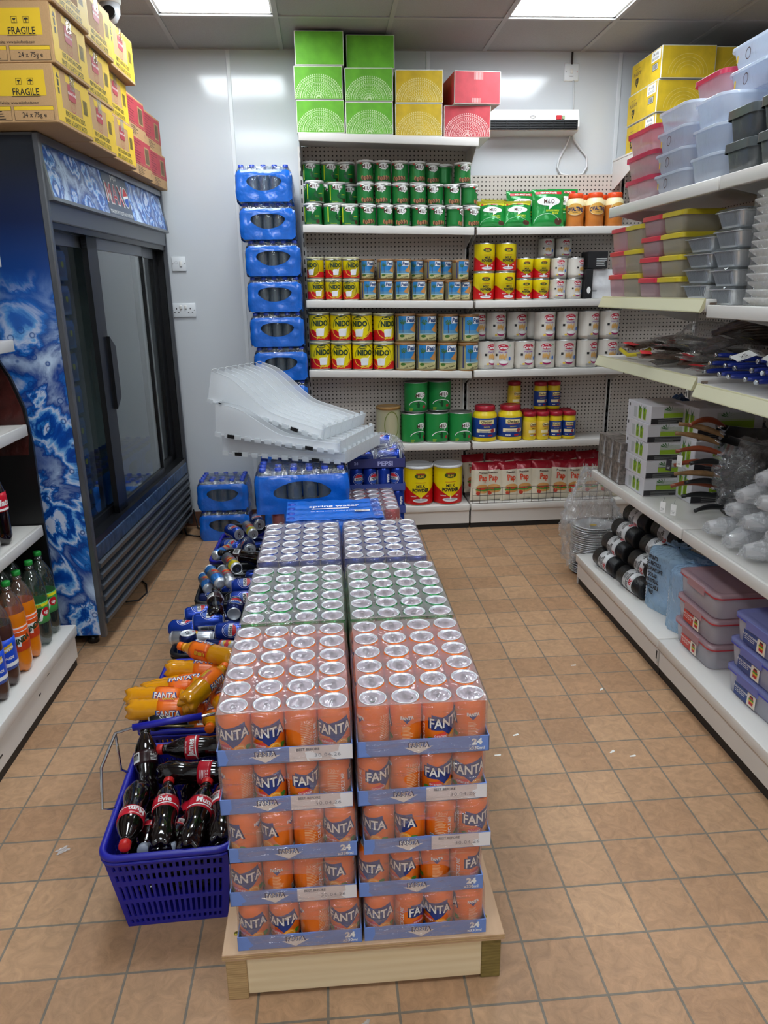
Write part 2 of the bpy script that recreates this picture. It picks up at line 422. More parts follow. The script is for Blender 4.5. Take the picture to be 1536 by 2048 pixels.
# ---------------------------------------------------------------- shelving
def pegmat(name, base, hole, scale):
    m = bpy.data.materials.new(name); m.use_nodes = True; nt = m.node_tree; N = nt.nodes; L = nt.links; b = N['Principled BSDF']
    tc = N.new('ShaderNodeTexCoord'); sp = N.new('ShaderNodeSeparateXYZ'); L.new(tc.outputs['Object'], sp.inputs[0])
    def fr(o):
        a = N.new('ShaderNodeMath'); a.operation = 'MULTIPLY'; a.inputs[1].default_value = 1/scale; L.new(o, a.inputs[0])
        f = N.new('ShaderNodeMath'); f.operation = 'FRACT'; L.new(a.outputs[0], f.inputs[0])
        s = N.new('ShaderNodeMath'); s.operation = 'SUBTRACT'; s.inputs[1].default_value = .5; L.new(f.outputs[0], s.inputs[0])
        p = N.new('ShaderNodeMath'); p.operation = 'MULTIPLY'; L.new(s.outputs[0], p.inputs[0]); L.new(s.outputs[0], p.inputs[1]); return p
    add = N.new('ShaderNodeMath'); add.operation = 'ADD'
    L.new(fr(sp.outputs[0]).outputs[0], add.inputs[0]); L.new(fr(sp.outputs[2]).outputs[0], add.inputs[1])
    lt = N.new('ShaderNodeMath'); lt.operation = 'LESS_THAN'; lt.inputs[1].default_value = .034; L.new(add.outputs[0], lt.inputs[0])
    mx = N.new('ShaderNodeMix'); mx.data_type = 'RGBA'; mx.inputs[6].default_value = lin(base); mx.inputs[7].default_value = lin(hole)
    L.new(lt.outputs[0], mx.inputs[0]); L.new(mx.outputs[2], b.inputs['Base Color']); b.inputs['Roughness'].default_value = .45
    return m
peg = pegmat('perforated_steel_panel', 'c9bfb5', '32291f', .0245)
def upright(t, x, y0, z1, n='upright'):
    b = MB(); b.box(x-.013, x+.013, y0, y0+.035, 0, z1, shelfw)
    for k in range(int(z1/.05)): b.box(x-.0035, x+.0035, y0-.0008, y0, .03+k*.05, .058+k*.05, ink)
    b.obj(n, t)
def shelf_part(t, x0, x1, yf, yb, z, lip=.042, br=True, strip=False, name='shelf', tilt=0, brd=.12):
    """one removable shelf: deck with a front lip, brackets under both ends; along local x, front at yf"""
    M = Matrix.Translation(((x0+x1)/2, 0, z)) @ Matrix.Rotation(tilt, 4, 'Y')
    h = (x1-x0)/2-.004
    b = MB(); b.bbox(-h, h, yf, yb, -.012, 0, shelfw, .002, 1, M=M)
    b.bbox(-h, h, yf-.012, yf+.004, -lip, .001, shelfw, .003, 2, M=M)
    b.box(-h+.01, h-.01, yf+.06, yf+.065, -.03, -.012, shelfw, M=M)
    o = b.obj(name, t)
    if br:
        for s in (-1, 1):
            x = s*(h-.004)
            MB().prism([(yf+.03, -.012), (yb, -.012), (yb, -brd), (yb-.04, -brd), (yf+.03, -.034)], x-.0015, x+.0015, shelfw, 'x', M=M).obj('bracket', o)
    if strip:
        MB().prism([(yf-.012,.004),(yf-.016,.002),(yf-.034,-.044),(yf-.026,-.046),(yf-.012,-.03)], -h, h, pm('price_strip','b9b28f',.25), 'x', M=M).prism([(yf-.0165,-.001),(yf-.0175,-.001),(yf-.0335,-.041),(yf-.0325,-.041)], -h, h, pm('price_strip_edge','cbc6a8',.2), 'x', M=M).obj('price_strip', o)
    return o
BZ = {'base': .165, 's5': .575, 's4': 1.03, 's3': 1.447, 's2': 1.863, 'top': 2.325}
def zl(k, x):   # height of a shelf of the left back bay, which leans a little
    t_ = {'base': 0, 's5': -.012, 's4': -.03, 's3': -.02, 's2': -.024, 'top': -.03}[k]
    return BZ[k] + t_*((x-.9)/1.0) - (.004 if k == 's4' else 0)
def bay(name, label, x0, x1, keys, top, tilt=True, depth=(4.585, 4.83)):
    t = thing(name, label, 'shelving unit', (0,0,0), 0, None)
    MB().box(x0+.012, x1-.012, 4.83, 4.85, .06, top, peg).obj('back_panel', t)
    for k in keys:
        yf = 4.50 if k == 'top' else 4.585
        z = (zl(k, x0)+zl(k, x1))/2 if tilt else BZ[k]
        a = math.atan2(zl(k, x0)-zl(k, x1), 1.0) if tilt else 0
        if k == 'base':
            b = MB(); b.bbox(x0+.002, x1-.002, 4.575, 4.83, z-.04, z, shelfw, .003, 2); b.bbox(x0+.002, x1-.002, 4.59, 4.6, .035, z-.04, shelfw, .001, 1)
            b.box(x0+.002, x1-.002, 4.6, 4.61, 0, .036, ink); b.obj('base_shelf', t)
        else: shelf_part(t, x0, x1, yf, 4.83, z, tilt=a, brd=.17 if k == 'top' else .1)
    for x in (x0+.001, x1-.001): upright(t, x, 4.822, top)
    return t
bay('shelving_unit', 'tall white perforated shelving unit beside the stacked water packs', -.108, .905, ['base','s5','s4','s3','s2','top'], 2.34)
t = bay('shelving_unit', 'lower white perforated shelving unit under the fan heater', .912, 1.872, ['base','s5','s4','s3','s2'], 2.18, False)
t = bay('shelving_unit', 'white perforated shelving unit in the corner behind the right-hand shelves', 1.879, 2.86, ['base','s5','s4','s3'], 2.27, False)
shelf_part(t, 1.80, 2.86, 4.33, 4.83, 2.262, brd=.17)
for q in [(1.806,1.812)]: pass
# right-hand gondola: bays run along y, local x -> world -y
def gondola(label, y1, y0, far=False, dz=0):
    t = thing('gondola_unit', label, 'shelving unit', (1.28, y1, 0), LX)   # local +x -> -y, local +y -> +x
    L_ = y1-y0
    MB().box(.012, L_-.012, .53, .55, .06, 2.12, peg).obj('back_panel', t)
    b = MB(); z = .165
    b.bbox(.002, L_-.002, 0, .53, z-.04, z, shelfw, .003, 2); b.bbox(.002, L_-.002, .012, .022, .04, z-.04, shelfw, .001, 1)
    b.box(.002, L_-.002, .02, .03, 0, .041, ink); b.obj('base_shelf', t)
    if far: MB().box(0, .008, .014, .53, .0, z-.01, shelfw).obj('end_plate', t)
    b = MB(); b.box(L_-.014, L_+.0, .004, .012, .06, .125, shelfw).box(L_-.01, L_-.006, .0035, .004, .075, .11, ink).box(L_-.005,L_-.002,.0035,.004,.075,.11,ink); b.obj('joint_clip', t)
    for i, z in enumerate((.622, 1.195, 1.468, 1.862)):
        shelf_part(t, 0, L_, .065, .53, z+dz*(i in (1,2)), strip=(i == 1) or (i == 2 and far), brd=.12)
    for x in (.001, L_-.001): upright(t, x, .518, 2.13)
    return t
gondola('far right-hand shelving unit with frying pans, glasses and food tubs', 3.58, 2.58, True)
gondola('middle right-hand shelving unit with blue-lidded tubs and foam plates', 2.578, 1.578, False, -.02)
gondola('nearest right-hand shelving unit, cut by the photo edge', 1.576, .576, False, -.02)
# left-hand gondola: local x -> world +y
t = thing('gondola_unit', 'left-hand white shelving unit full of large drink bottles', 'shelving unit', (-1.09, 1.4, 0), pi/2)
L_ = 1.53
MB().box(.012, L_-.012, .53, .55, .06, 2.0, pm('dark_back','26211f',.5)).obj('back_panel', t)
b = MB(); z = .19
b.bbox(.002, L_-.002, 0, .53, z-.045, z, shelfw, .003, 2); b.bbox(.002, L_-.002, .012, .022, .04, z-.045, shelfw, .001, 1); b.box(.002, L_-.002, .02, .03, 0, .041, ink)
for (a, c) in ((1.1,.1),(1.2,.13),(.75,.08)): b.box(a, a+.02, .0112, .012, c, c+.006, ink)
b.obj('base_shelf', t)
for z in (.632, 1.04, 1.36, 1.66): shelf_part(t, 0, L_, .085, .53, z)
upright(t, L_-.001, .518, 2.0)
tag(MB().prism([(-1.62,0.05),(-1.16,.05),(-1.16,.75),(-1.155,.95),(-1.165,1.1),(-1.2,1.22),(-1.24,1.3),(-1.27,1.42),(-1.62,1.42)], 2.935, 2.95, pm('end_panel_black','0b0a0b',.35), 'y').obj('end_panel'), 'black curved-edge display board at the far end of the left-hand shelves', 'board')
o = tag(MB().prism([(-1.6,.92),(-1.175,.92),(-1.165,1.0),(-1.175,1.1),(-1.21,1.22),(-1.25,1.3),(-1.6,1.3)], 2.929, 2.9345, pm('brown_poster','3f1612',.3,bump=.4,bscale=30,var=.3), 'y').obj('cola_poster'), 'dark red-brown poster with frothy print on the black end board', 'poster')
# ---------------------------------------------------------------- drinks fridge
def ice_mat(name, fade, sc=1.0):
    m = bpy.data.materials.new(name); m.use_nodes = True; nt = m.node_tree; N = nt.nodes; L = nt.links; b = N['Principled BSDF']
    tc = N.new('ShaderNodeTexCoord')
    mp = N.new('ShaderNodeMapping'); mp.inputs['Scale'].default_value = (sc, sc, sc); L.new(tc.outputs['Object'], mp.inputs[0])
    nz = N.new('ShaderNodeTexNoise'); nz.inputs['Scale'].default_value = 3.2; nz.inputs['Detail'].default_value = 9; nz.inputs['Roughness'].default_value = .62; nz.inputs['Distortion'].default_value = 1.8
    L.new(mp.outputs[0], nz.inputs['Vector'])
    vo = N.new('ShaderNodeTexVoronoi'); vo.feature = 'SMOOTH_F1'; vo.inputs['Scale'].default_value = 5.0; vo.inputs['Smoothness'].default_value = .12
    ad = N.new('ShaderNodeVectorMath'); ad.operation = 'MULTIPLY_ADD'; ad.inputs[1].default_value = (.22,.22,.22)
    L.new(nz.outputs['Color'], ad.inputs[0]); L.new(mp.outputs[0], ad.inputs[2]); L.new(ad.outputs[0], vo.inputs['Vector'])
    rp = N.new('ShaderNodeValToRGB'); cr = rp.color_ramp
    pts = [(0,'d8dff0'),(.40,'ccd6ee'),(.43,'2f86d6'),(.47,'093a92'),(.53,'0f56b4'),(.57,'6fb0ea'),(.61,'d3dcf0'),(.66,'2a78cc'),(.70,'0b3c90'),(.85,'c4daf3')]
    cr.elements[0].position = 0; cr.elements[0].color = lin(pts[0][1]); cr.elements[1].position = .9; cr.elements[1].color = lin(pts[-1][1])
    for p, c in pts[1:-1]: el = cr.elements.new(p); el.color = lin(c)
    mix = N.new('ShaderNodeMath'); mix.operation = 'MULTIPLY_ADD'; mix.inputs[1].default_value = .75; 
    sc2 = N.new('ShaderNodeMath'); sc2.operation = 'MULTIPLY'; sc2.inputs[1].default_value = .55; L.new(nz.outputs['Fac'], sc2.inputs[0])
    L.new(vo.outputs['Distance'], mix.inputs[0]); L.new(sc2.outputs[0], mix.inputs[2]); L.new(mix.outputs[0], rp.inputs[0])
    # bubbles
    vb = N.new('ShaderNodeTexVoronoi'); vb.inputs['Scale'].default_value = 19; L.new(mp.outputs[0], vb.inputs['Vector'])
    r1 = N.new('ShaderNodeValToRGB'); c2 = r1.color_ramp; c2.elements[0].position = .16; c2.elements[0].color = (0,0,0,1); c2.elements[1].position = .3; c2.elements[1].color = (0,0,0,1)
    e_ = c2.elements.new(.22); e_.color = (1,1,1,1); L.new(vb.outputs['Distance'], r1.inputs[0])
    sel = N.new('ShaderNodeMath'); sel.operation = 'GREATER_THAN'; sel.inputs[1].default_value = .55
    sc_ = N.new('ShaderNodeSeparateColor'); L.new(vb.outputs['Color'], sc_.inputs[0]); L.new(sc_.outputs[0], sel.inputs[0])
    bm_ = N.new('ShaderNodeMath'); bm_.operation = 'MULTIPLY'; L.new(r1.outputs[0], bm_.inputs[0]); L.new(sel.outputs[0], bm_.inputs[1])
    m1 = N.new('ShaderNodeMix'); m1.data_type = 'RGBA'; m1.inputs[7].default_value = lin('0b4796'); L.new(bm_.outputs[0], m1.inputs[0]); L.new(rp.outputs[0], m1.inputs[6])
    last = m1.outputs[2]
    if fade:
        sp = N.new('ShaderNodeSeparateXYZ'); L.new(tc.outputs['Object'], sp.inputs[0])
        rg = N.new('ShaderNodeValToRGB'); c3 = rg.color_ramp; c3.elements[0].position = .0; c3.elements[0].color = (0,0,0,1)
        c3.elements[1].position = 1; c3.elements[1].color = (1,1,1,1)
        mr = N.new('ShaderNodeMapRange'); mr.inputs[1].default_value = 1.3; mr.inputs[2].default_value = 1.62; L.new(sp.outputs[2], mr.inputs[0])
        top = N.new('ShaderNodeValToRGB'); ct = top.color_ramp; ct.elements[0].position = 0; ct.elements[0].color = lin('6d9ed6'); ct.elements[1].position = 1; ct.elements[1].color = lin('050d22')
        for p, c in ((.25,'2a65b4'),(.45,'123b7d'),(.7,'0a1c45')): el = ct.elements.new(p); el.color = lin(c)
        mr2 = N.new('ShaderNodeMapRange'); mr2.inputs[1].default_value = 1.3; mr2.inputs[2].default_value = 2.0; L.new(sp.outputs[2], mr2.inputs[0]); L.new(mr2.outputs[0], top.inputs[0])
        m2 = N.new('ShaderNodeMix'); m2.data_type = 'RGBA'; L.new(mr.outputs[0], m2.inputs[0]); L.new(last, m2.inputs[6]); L.new(top.outputs[0], m2.inputs[7]); last = m2.outputs[2]
    L.new(last, b.inputs['Base Color']); b.inputs['Roughness'].default_value = .3
    return m
icef = ice_mat('ice_print', True); iceh = ice_mat('ice_banner_print', False, 1.7)
greyrail = pm('grey_aluminium_trim', '6e7074', .35, .7); fridgeblk = pm('black_door_frame', '0e0f11', .3)
glass = film('door_glass', 'dfe6e4', milk=.0, gloss=.27, bump=0, clear=.95, rough=.01)
FW, FD, FH = 1.69, .70, 2.095
fr = thing('display_fridge', 'tall sliding-door drinks fridge with printed blue ice-cube side panel', 'fridge', (-1.03, 3.09, 0), pi/2 - math.atan(.10/1.68))
# local: +x along the front (away from the viewer), +y into the cabinet
b = MB(); cab_in = pm('fridge_liner', 'eef1f2', .5)
b.box(0, .03, .02, FD, .06, FH-.02, black).box(FW-.03, FW, .02, FD, .06, FH-.02, black).box(.0, FW, FD-.03, FD, .06, FH, black)
b.box(0, FW, .0, FD, FH-.03, FH, greyrail).box(.03, FW-.03, .06, FD-.03, .44, .47, cab_in).box(.03,FW-.03,.06,FD-.03,1.8,1.83,cab_in)
b.box(.03,.04,.08,FD-.03,.47,1.8,cab_in).box(FW-.04,FW-.03,.08,FD-.03,.47,1.8,cab_in).box(.03,FW-.03,FD-.04,FD-.03,.47,1.8,cab_in)
b.obj('cabinet', fr)
MB().box(-.004, 0, .015, FD, .06, FH-.01, icef).obj('side_panel', fr)
b = MB(); b.bbox(-.008, .02, -.006, .02, .05, FH, greyrail, .004, 1); b.bbox(FW-.02, FW+.004, -.006, .02, .05, FH, greyrail, .004, 1)
b.bbox(.02, FW-.02, -.004, .05, 1.79, 1.865, greyrail, .004, 1); b.box(.02, FW-.02, .005, .05, 1.765, 1.79, fridgeblk); b.obj('corner_trim', fr)
Mh = Matrix.Translation((0,0,1.86)) @ Matrix.Rotation(-.16, 4, 'X')
b = MB(); b.box(.02, FW-.01, -.02, .04, .012, .222, iceh, M=Mh)
for q in ((.012,FW,-.026,.0,0,.014),(.012,FW,-.026,.0,.216,.232),(.01,.026,-.026,.0,0,.232),(FW-.016,FW,-.026,.0,0,.232)): b.box(*q, alu, M=Mh)
Ms = Mh @ Matrix.Translation((.87,-.0205,.117))
b.flat(R2(-.19,.17,-.105,.105), pm('banner_grey','4a5466',.35), Ms, 1)
b.flat(T('pepsi', -.02, .08, .03), wht, Ms, 2)
b.flat(T('MAX', -.055, .0, .098, .022, .85, .15, 0, 1.1), wht, Ms, 2); b.flat(T('MAX', -.055, .0, .092, .0, .85, .15, 0, 1.1), pm('max_red','c2283a',.4), Ms, 3)
b.flat(E2(.115,0,.04,.05,20), wht, Ms, 2); b.flat(E2(.115,0,.034,.044,20,0,pi), red, Ms, 3); b.flat(E2(.115,0,.034,.044,20,pi,2*pi), pm('logo_blue','1f4fa8',.4), Ms, 3)
b.flat(P2((.075,-.012),(.155,.004),(.155,.014),(.075,.002)), wht, Ms, 4)
b.flat(T('MAXIMUM TASTE NO SUGAR', -.01, -.085, .018), wht, Ms, 2)
b.obj('header_sign', fr)
def sdoor(x0, x1, y, lft=.03, rgt=.05, hand=None):
    b = MB(); z0, z1 = .5, 1.765
    b.box(x0, x0+lft, y, y+.025, z0, z1, fridgeblk).box(x1-rgt, x1, y, y+.025, z0, z1, fridgeblk).box(x0, x1, y, y+.025, z1-.05, z1, greyrail).box(x0, x1, y, y+.025, z0, z0+.035, fridgeblk)
    d = b.obj('sliding_door', fr)
    MB().box(x0+lft, x1-rgt, y+.01, y+.014, z0+.035, z1-.05, glass).obj('door_glass', d)
    if hand:
        h = hand; s = 1 if h > x0+.1 and h < (x0+x1)/2 else -1
        MB().prism([(h, .98),(h, 1.34),(h+s*.075, 1.28),(h+s*.075, 1.04)], y-.012, y+.002, fridgeblk, 'y').obj('handle', d)
sdoor(.03, .60, .055, .02, .06)
sdoor(.43, 1.26, .022, .125, .014, None)
MB().prism([(.54, .99),(.54, 1.33),(.61, 1.28),(.61, 1.04)], .008, .024, fridgeblk, 'y').obj('door_handle', fr)
MB().prism([(.53, .99),(.53, 1.33),(.46, 1.28),(.46, 1.04)], .044, .056, pm('dark_red_handle','3b1114',.3), 'y').obj('door_handle', fr)
sdoor(1.22, 1.66, .055, .014, .09)
b = MB(); b.box(.02, FW-.02, .0, .06, .47, .5, fridgeblk); b.bbox(.02,FW-.02,-.004,.03,.40,.47, pm('scuffed_blue_rail','39506f',.4,.3,bump=.6,bscale=18,var=.5),.004,1); b.obj('door_track', fr)
b = MB(); gm = pm('grille_grey','545a62',.38,.5)
for k in range(6):
    z = .10+.052*k; b.prism([(.03,z),(-.012,z+.008),(-.016,z+.03),(.03,z+.048)], .02, FW-.02, gm, 'x')
b.box(.02,FW-.02,.03,.05,.06,.42,black); b.obj('grille', fr)
for x in (.06, FW-.06):
    for y in (.08, FD-.08): MB().lathe([(.025,0),(.025,.03),(.012,.035),(.012,.062)], black, 12, M=Matrix.Translation((x,y,0))).obj('foot', fr)
wire = pm('shelf_wire_white','b9bdc0',.4)
for z in (.47,): pass
# red light of the price rails in the door is left to the goods inside
tag(MB().tube([(-1.06,3.55,.02),(-1.01,3.6,.006),(-.99,3.7,.006),(-1.02,3.82,.006),(-1.08,3.9,.01)], .004, black).obj('floor_cable'), 'thin black cable looping out from under the fridge grille', 'cable')
tag(MB().tube([(-.93,4.86,.12),(-.90,4.8,.01),(-.82,4.72,.006),(-.86,4.62,.006),(-.95,4.66,.008),(-.98,4.76,.02)], .005, black).obj('floor_cable'), 'black cable lying on the tiles in the corner past the fridge', 'cable')

# ---------------------------------------------------------------- cartons on the fridge
yel = pm('carton_yellow', 'd9b21c', .6); mar = pm('carton_maroon', 'a8323c', .6); tape = film('packing_tape', 'f3eede', .12, .25, .3, 60)
def crisp_carton():
    W, D, Hh = .345, .40, .186   # local: +x along y-world, front looks along -y local
    t = thing('carton', None, None)
    b = MB(); b.bbox(0, W, 0, D, 0, Hh, card, .003, 1)
    M = FACE(0,0,0)
    b.flat(R2(.006,W-.006,.012,.06)+R2(.006,.06,.06,.178)+R2(.25,W-.006,.06,.178)+R2(.11,.25,.155,.178), yel, M, 1)
    b.flat(T('RIPE PLANTAIN CRISPS', W/2, .048, .017, .01, .78), pm('carton_green','2e3b1b',.6), M, 2)
    b.flat(T('SWEET & SLIGHTLY SALTED', W/2, .024, .017, .01, .72), MC['carton_green'], M, 2)
    b.flat(P2((.125,.10),(.195,.10),(.195,.15),(.175,.152),(.16,.168),(.145,.152),(.125,.15)), mar, M, 2)
    b.flat(RING(.16,.082,.026,.02,.002,18)+RING(.16,.082,.014,.01,.001,14), mar, M, 3)
    b.flat(P2((.024,.15),(.05,.15),(.037,.168))+P2((.03,.125),(.044,.125),(.044,.146),(.03,.146))+P2((.03,.1),(.044,.1),(.044,.12),(.03,.12)), ink, M, 2)
    b.flat(BARS(.265,.31,.08,.13,3), ink, M, 2)
    b.flat(T('solution foods', .16, .125, .012, 0, .8), wht, M, 3)
    # end face looking at the viewer (local -x)
    M = FACE(0,0,0,-pi/2) @ Matrix.Translation((-D,0,0))
    b.flat(R2(.03,D-.03,.085,.165), yel, M, 1)
    b.flat(E2(.06,.12,.05,.035), card, M, 2)
    b.flat(T('FRAGILE', D-.1, .098, .022, .01, .82)+RING(D-.12,.13,.014,.014,.0015,4,pi/4,pi/4+2*pi)+RING(D-.08,.13,.014,.014,.0015,4,pi/4,pi/4+2*pi)+E2(D-.12,.134,.006,.005,8,pi,2*pi)+E2(D-.08,.13,.008,.006,8,0,pi)+R2(D-.121,D-.119,.122,.13)+R2(D-.081,D-.079,.12,.13)+R2(D-.15,D-.05,.083,.0845), ink, M, 3)
    b.flat(T('24 x 75g e', D-.08, .026, .016, 0, .9)+T('Website: www.asikofoods.com', D-.13, .064, .01, 0, .8), ink, M, 2)
    for (a, c, d, e_) in ((D-.15,D-.012,.008,.052),(D-.27,D-.16,.008,.052)):
        b.flat(R2(a,c,d,d+.001)+R2(a,c,e_,e_+.001)+R2(a,a+.001,d,e_)+R2(c,c+.001,d,e_), ink, M, 2); b.flat(R2(a,c,e_-.012,e_), yel, M, 1.5)
    b.flat(LINES(D-.26,.038,.08,4,.008,.002,5), ink, M, 2)
    b.obj('box_body', t)
    tp = MB(); tp.box(W/2-.024, W/2+.024, -.0015, 0, Hh-.05, Hh+.0005, tape).box(W/2-.024, W/2+.024, -.0015, D, Hh, Hh+.0012, tape).obj('tape', t)
    return t
K = Kind(crisp_carton)
nm = {0: 'bottom row', 1: 'second row', 2: 'top row'}
off = {(0,0):0,(1,0):.0,(2,0):-.01,(0,1):-.02,(1,1):.005,(2,1):-.01,(0,2):-.02,(1,2):.01,(2,2):.06}
for lv in range(3):
    for k in range(3):
        which = ['nearest the viewer', 'in the middle', 'farthest from the viewer'][k]
        y = 2.955+.355*k+lv*.012+off[(k,lv)]*.3
        K.put((-.905-.012*k*(lv == 1)+.012*lv, y, FH+.004+lv*.1875), (0,0,pi/2-.06+.01*((k+lv) % 2)), 'brown and yellow plantain crisp carton on the fridge, %s, %s' % (nm[lv], which), 'carton', 'plantain crisp cartons piled on the fridge')
def red_carton():
    t = thing('carton', None, None); W, D, Hh = .375, .3, .183
    b = MB(); b.bbox(0, W, 0, D, 0, Hh, card, .003, 1); M = FACE(0,0,0)
    b.flat(R2(.012,W-.004,.05,.172), mar, M, 1); b.flat(LINES(.03,.162,.17,9,.0125,.003,2), pm('maroon_dark','6d1a25',.6), M, 2)
    b.flat(R2(.012,W-.004,.056,.0575), card, M, 2)
    b.flat(R2(.255,.335,.066,.15), card, M, 2); b.flat(BARS(.262,.328,.072,.144,9), pm('brown_ink','4d3b28'), M, 3)
    b.flat(LINES(.12,.042,.12,5,.008,.002,8)+T('1',W-.03,.025,.02), ink, M, 2); b.flat(R2(.03,.06,.01,.05), wht, M, 2)
    b.obj('box_body', t); return t
K = Kind(red_carton)
for lv in range(2):
    for k in range(2):
        K.put((-.915-.01*lv, 4.03+.385*k-.02*lv, FH+.004+lv*.185), (0,0,pi/2-.06), 'dark red printed carton on the far fridge top, %s row, %s' % (['lower','upper'][lv], ['nearer the viewer','next to the back wall'][k]), 'carton', 'dark red printed cartons on the fridge')

# ---------------------------------------------------------------- cans
def can_prof(R=.0331, h=.115):
    return [(.0,.006),(.018,.004),(.0225,.0005),(.0245,.0),(.0265,.003),(R-.0022,.0095),(R,.016),(R,h-.018),(R-.0013,h-.012),(.0283,h-.003),(.0277,h-.0025)]
def can_lid(h=.115, R=.0283):
    b = MB()
    b.lathe([(R-.0008,h-.003),(R+.0002,h-.001),(R-.0002,h+.0003),(R-.0018,h),(R-.0032,h-.004),(R-.0052,h-.0045),(R-.006,h-.0028),(.0135,h-.0026),(.0,h-.0027)], silver, 28)
    M = Matrix.Translation((0,.0,h-.0014)) @ Matrix.Rotation(-pi/2, 4, 'X')
    tabm = pm('tab_metal','aeb2b6',.25,.9)
    b.flat(RING(0,.0075,.0075,.0105,.003,14)+RING(0,-.004,.007,.006,.003,12)+R2(-.004,.004,-.003,.003), tabm, M, 1)
    b.flat(RING(0,-.0115,.0095,.0075,.0007,14), pm('score_line','7a7e82',.4,.8), M, .3)
    return b
fo = pm('fanta_orange','f47a16',.3,.15); fnav = pm('fanta_navy','1d3a86',.35)
def can_body(style):
    b = MB(); R, h = .0331, .115
    base = {'orange': fo, 'green': pm('soda_green','1f9a48',.25,.55), 'blue': pm('pepsi_blue','1b3fa6',.25,.5), 'red': pm('cola_red','b71a24',.28,.4),
            'black': pm('max_black','15171d',.25,.4), 'white_silver': silver, 'navy': pm('navy_can','17255c',.25,.5), 'clear_blue': pm('pale_blue_can','3d86d6',.25,.5)}[style]
    p = can_prof(); b.lathe(p, [silver]*4+[base]*6, 28, caps=(1,0))
    if style == 'orange':
        b.cyl(P2((-.035,.085),(-.012,.08),(.03,.092),(.033,.062),(.02,.05),(.004,.036),(-.012,.05),(-.036,.05)), fnav, R, 1)
        b.cyl(T('FANTA',-.002,.068,.0235,.06,.78,.06,.06), pm('fanta_edge','10245c',.4), R, 2)
        b.cyl(T('FANTA',-.002,.068,.022,.02,.78,.06,.06), wht, R, 3)
        b.cyl(P2((-.03,.04),(-.006,.046),(-.002,.034),(-.028,.03)), pm('pink_red','e0453e',.4), R, 2); b.cyl(T('orange',-.016,.038,.007), wht, R, 3)
        b.cyl(E2(.015,.03,.014,.014,16), pm('slice_orange','f9a11c',.4), R, 2); b.cyl(RING(.015,.03,.011,.011,.0015,14), pm('slice_pale','fbd07a',.4), R, 3)
        b.cyl(E2(.033,.032,.009,.006,10)+E2(-.036,.028,.008,.005,10), pm('leaf_green','4c8b2b',.5), R, 1)
        b.cyl(P2((.062,.083),(.086,.083),(.074,.07)), fnav, R, 1); b.cyl(T('FANTA',.074,.083,.0075,.05,.8), wht, R, 2)
        b.cyl(LINES(.064,.066,.024,14,.0032,.0013,4), pm('peach_text','f6c79a',.5), R, 1); b.cyl(R2(.064,.088,.013,.019), wht, R, 1)
        b.cyl(T('330ml',-.074,.086,.008), pm('peach_text','f6c79a'), R, 1); b.cyl(LINES(-.088,.08,.028,12,.004,.0014,6), MC['peach_text'], R, 1)
        b.cyl(T('RECYCLE ME',-.056,.045,.008,.02,1,0,pi/2), wht, R, 1); b.cyl(R2(-.1,-.09,.016,.032), wht, R, 1); b.cyl(BARS(-.1,-.09,.017,.031), ink, R, 2)
    elif style in ('blue','black','navy'):
        b.cyl(E2(0,.06,.024,.024,24), wht, R, 1)
        b.cyl(E2(0,.0625,.0225,.0205,20,.25,pi-.25), red, R, 2)
        b.cyl(E2(0,.0575,.0225,.0205,20,pi+.25,2*pi-.25), pm('logo_blue','1f4fa8',.4) if style != 'black' else ink, R, 2)
        b.cyl(T('PEPSI',0,.06,.012,.03,.9,.03), ink, R, 3)
        b.cyl(RING(0,.06,.030,.030,.0012,24), wht, R, 1)
        b.cyl(R2(.055,.085,.02,.1), silver if style == 'blue' else base, R, 1); b.cyl(BARS(.06,.078,.03,.055), ink, R, 2); b.cyl(LINES(.058,.09,.024,8,.004,.0014), wht if style != 'blue' else ink, R, 2)
        b.cyl(T('MAX' if style == 'black' else 'PEPSI',-.07,.06,.013,.03,1,0,pi/2), wht, R, 2)
    elif style == 'red':
        b.cyl(T('Coca-Cola',0,.06,.024,.02,.72,.08,.1), wht, R, 2); b.cyl(T('Coca-Cola',.104,.06,.024,.02,.72,.08,.1), wht, R, 2)
    elif style == 'green':
        b.cyl(E2(0,.06,.02,.022,20), pm('lime','c9d92b',.4), R, 1); b.cyl(T('7',0,.062,.03,.04), wht, R, 2); b.cyl(E2(.014,.07,.008,.008,12), red, R, 3)
    elif style == 'white_silver':
        b.cyl(R2(-.03,.03,.03,.09), pm('energy_blue','1a3a94',.3,.4), R, 1); b.cyl(E2(0,.06,.016,.013), pm('gold','d7b02c',.4,.4), R, 2); b.cyl(T('ENERGY',0,.04,.008,.02), red, R, 2)
    return b
def make_can(style):
    def f():
        b = can_body(style); o = b.obj('can'); can_lid().obj('can_lid', o); return o
    return f
CANS = {s: Kind(make_can(s)) for s in ('orange','green','blue','red','black','navy')}
for s, k in CANS.items():
    pass
traym = pm('tray_card_blue','6f8ed2',.55,var=.04,bscale=20); trayw = pm('tray_card_white','e7e4e6',.6)
filmc = film('shrink_film', 'fbf2ee', .15, .045, 1.0, 9, stretch=5)
filmt = film('shrink_film_top', 'ddd2d6', .34, .03, .35, 16)
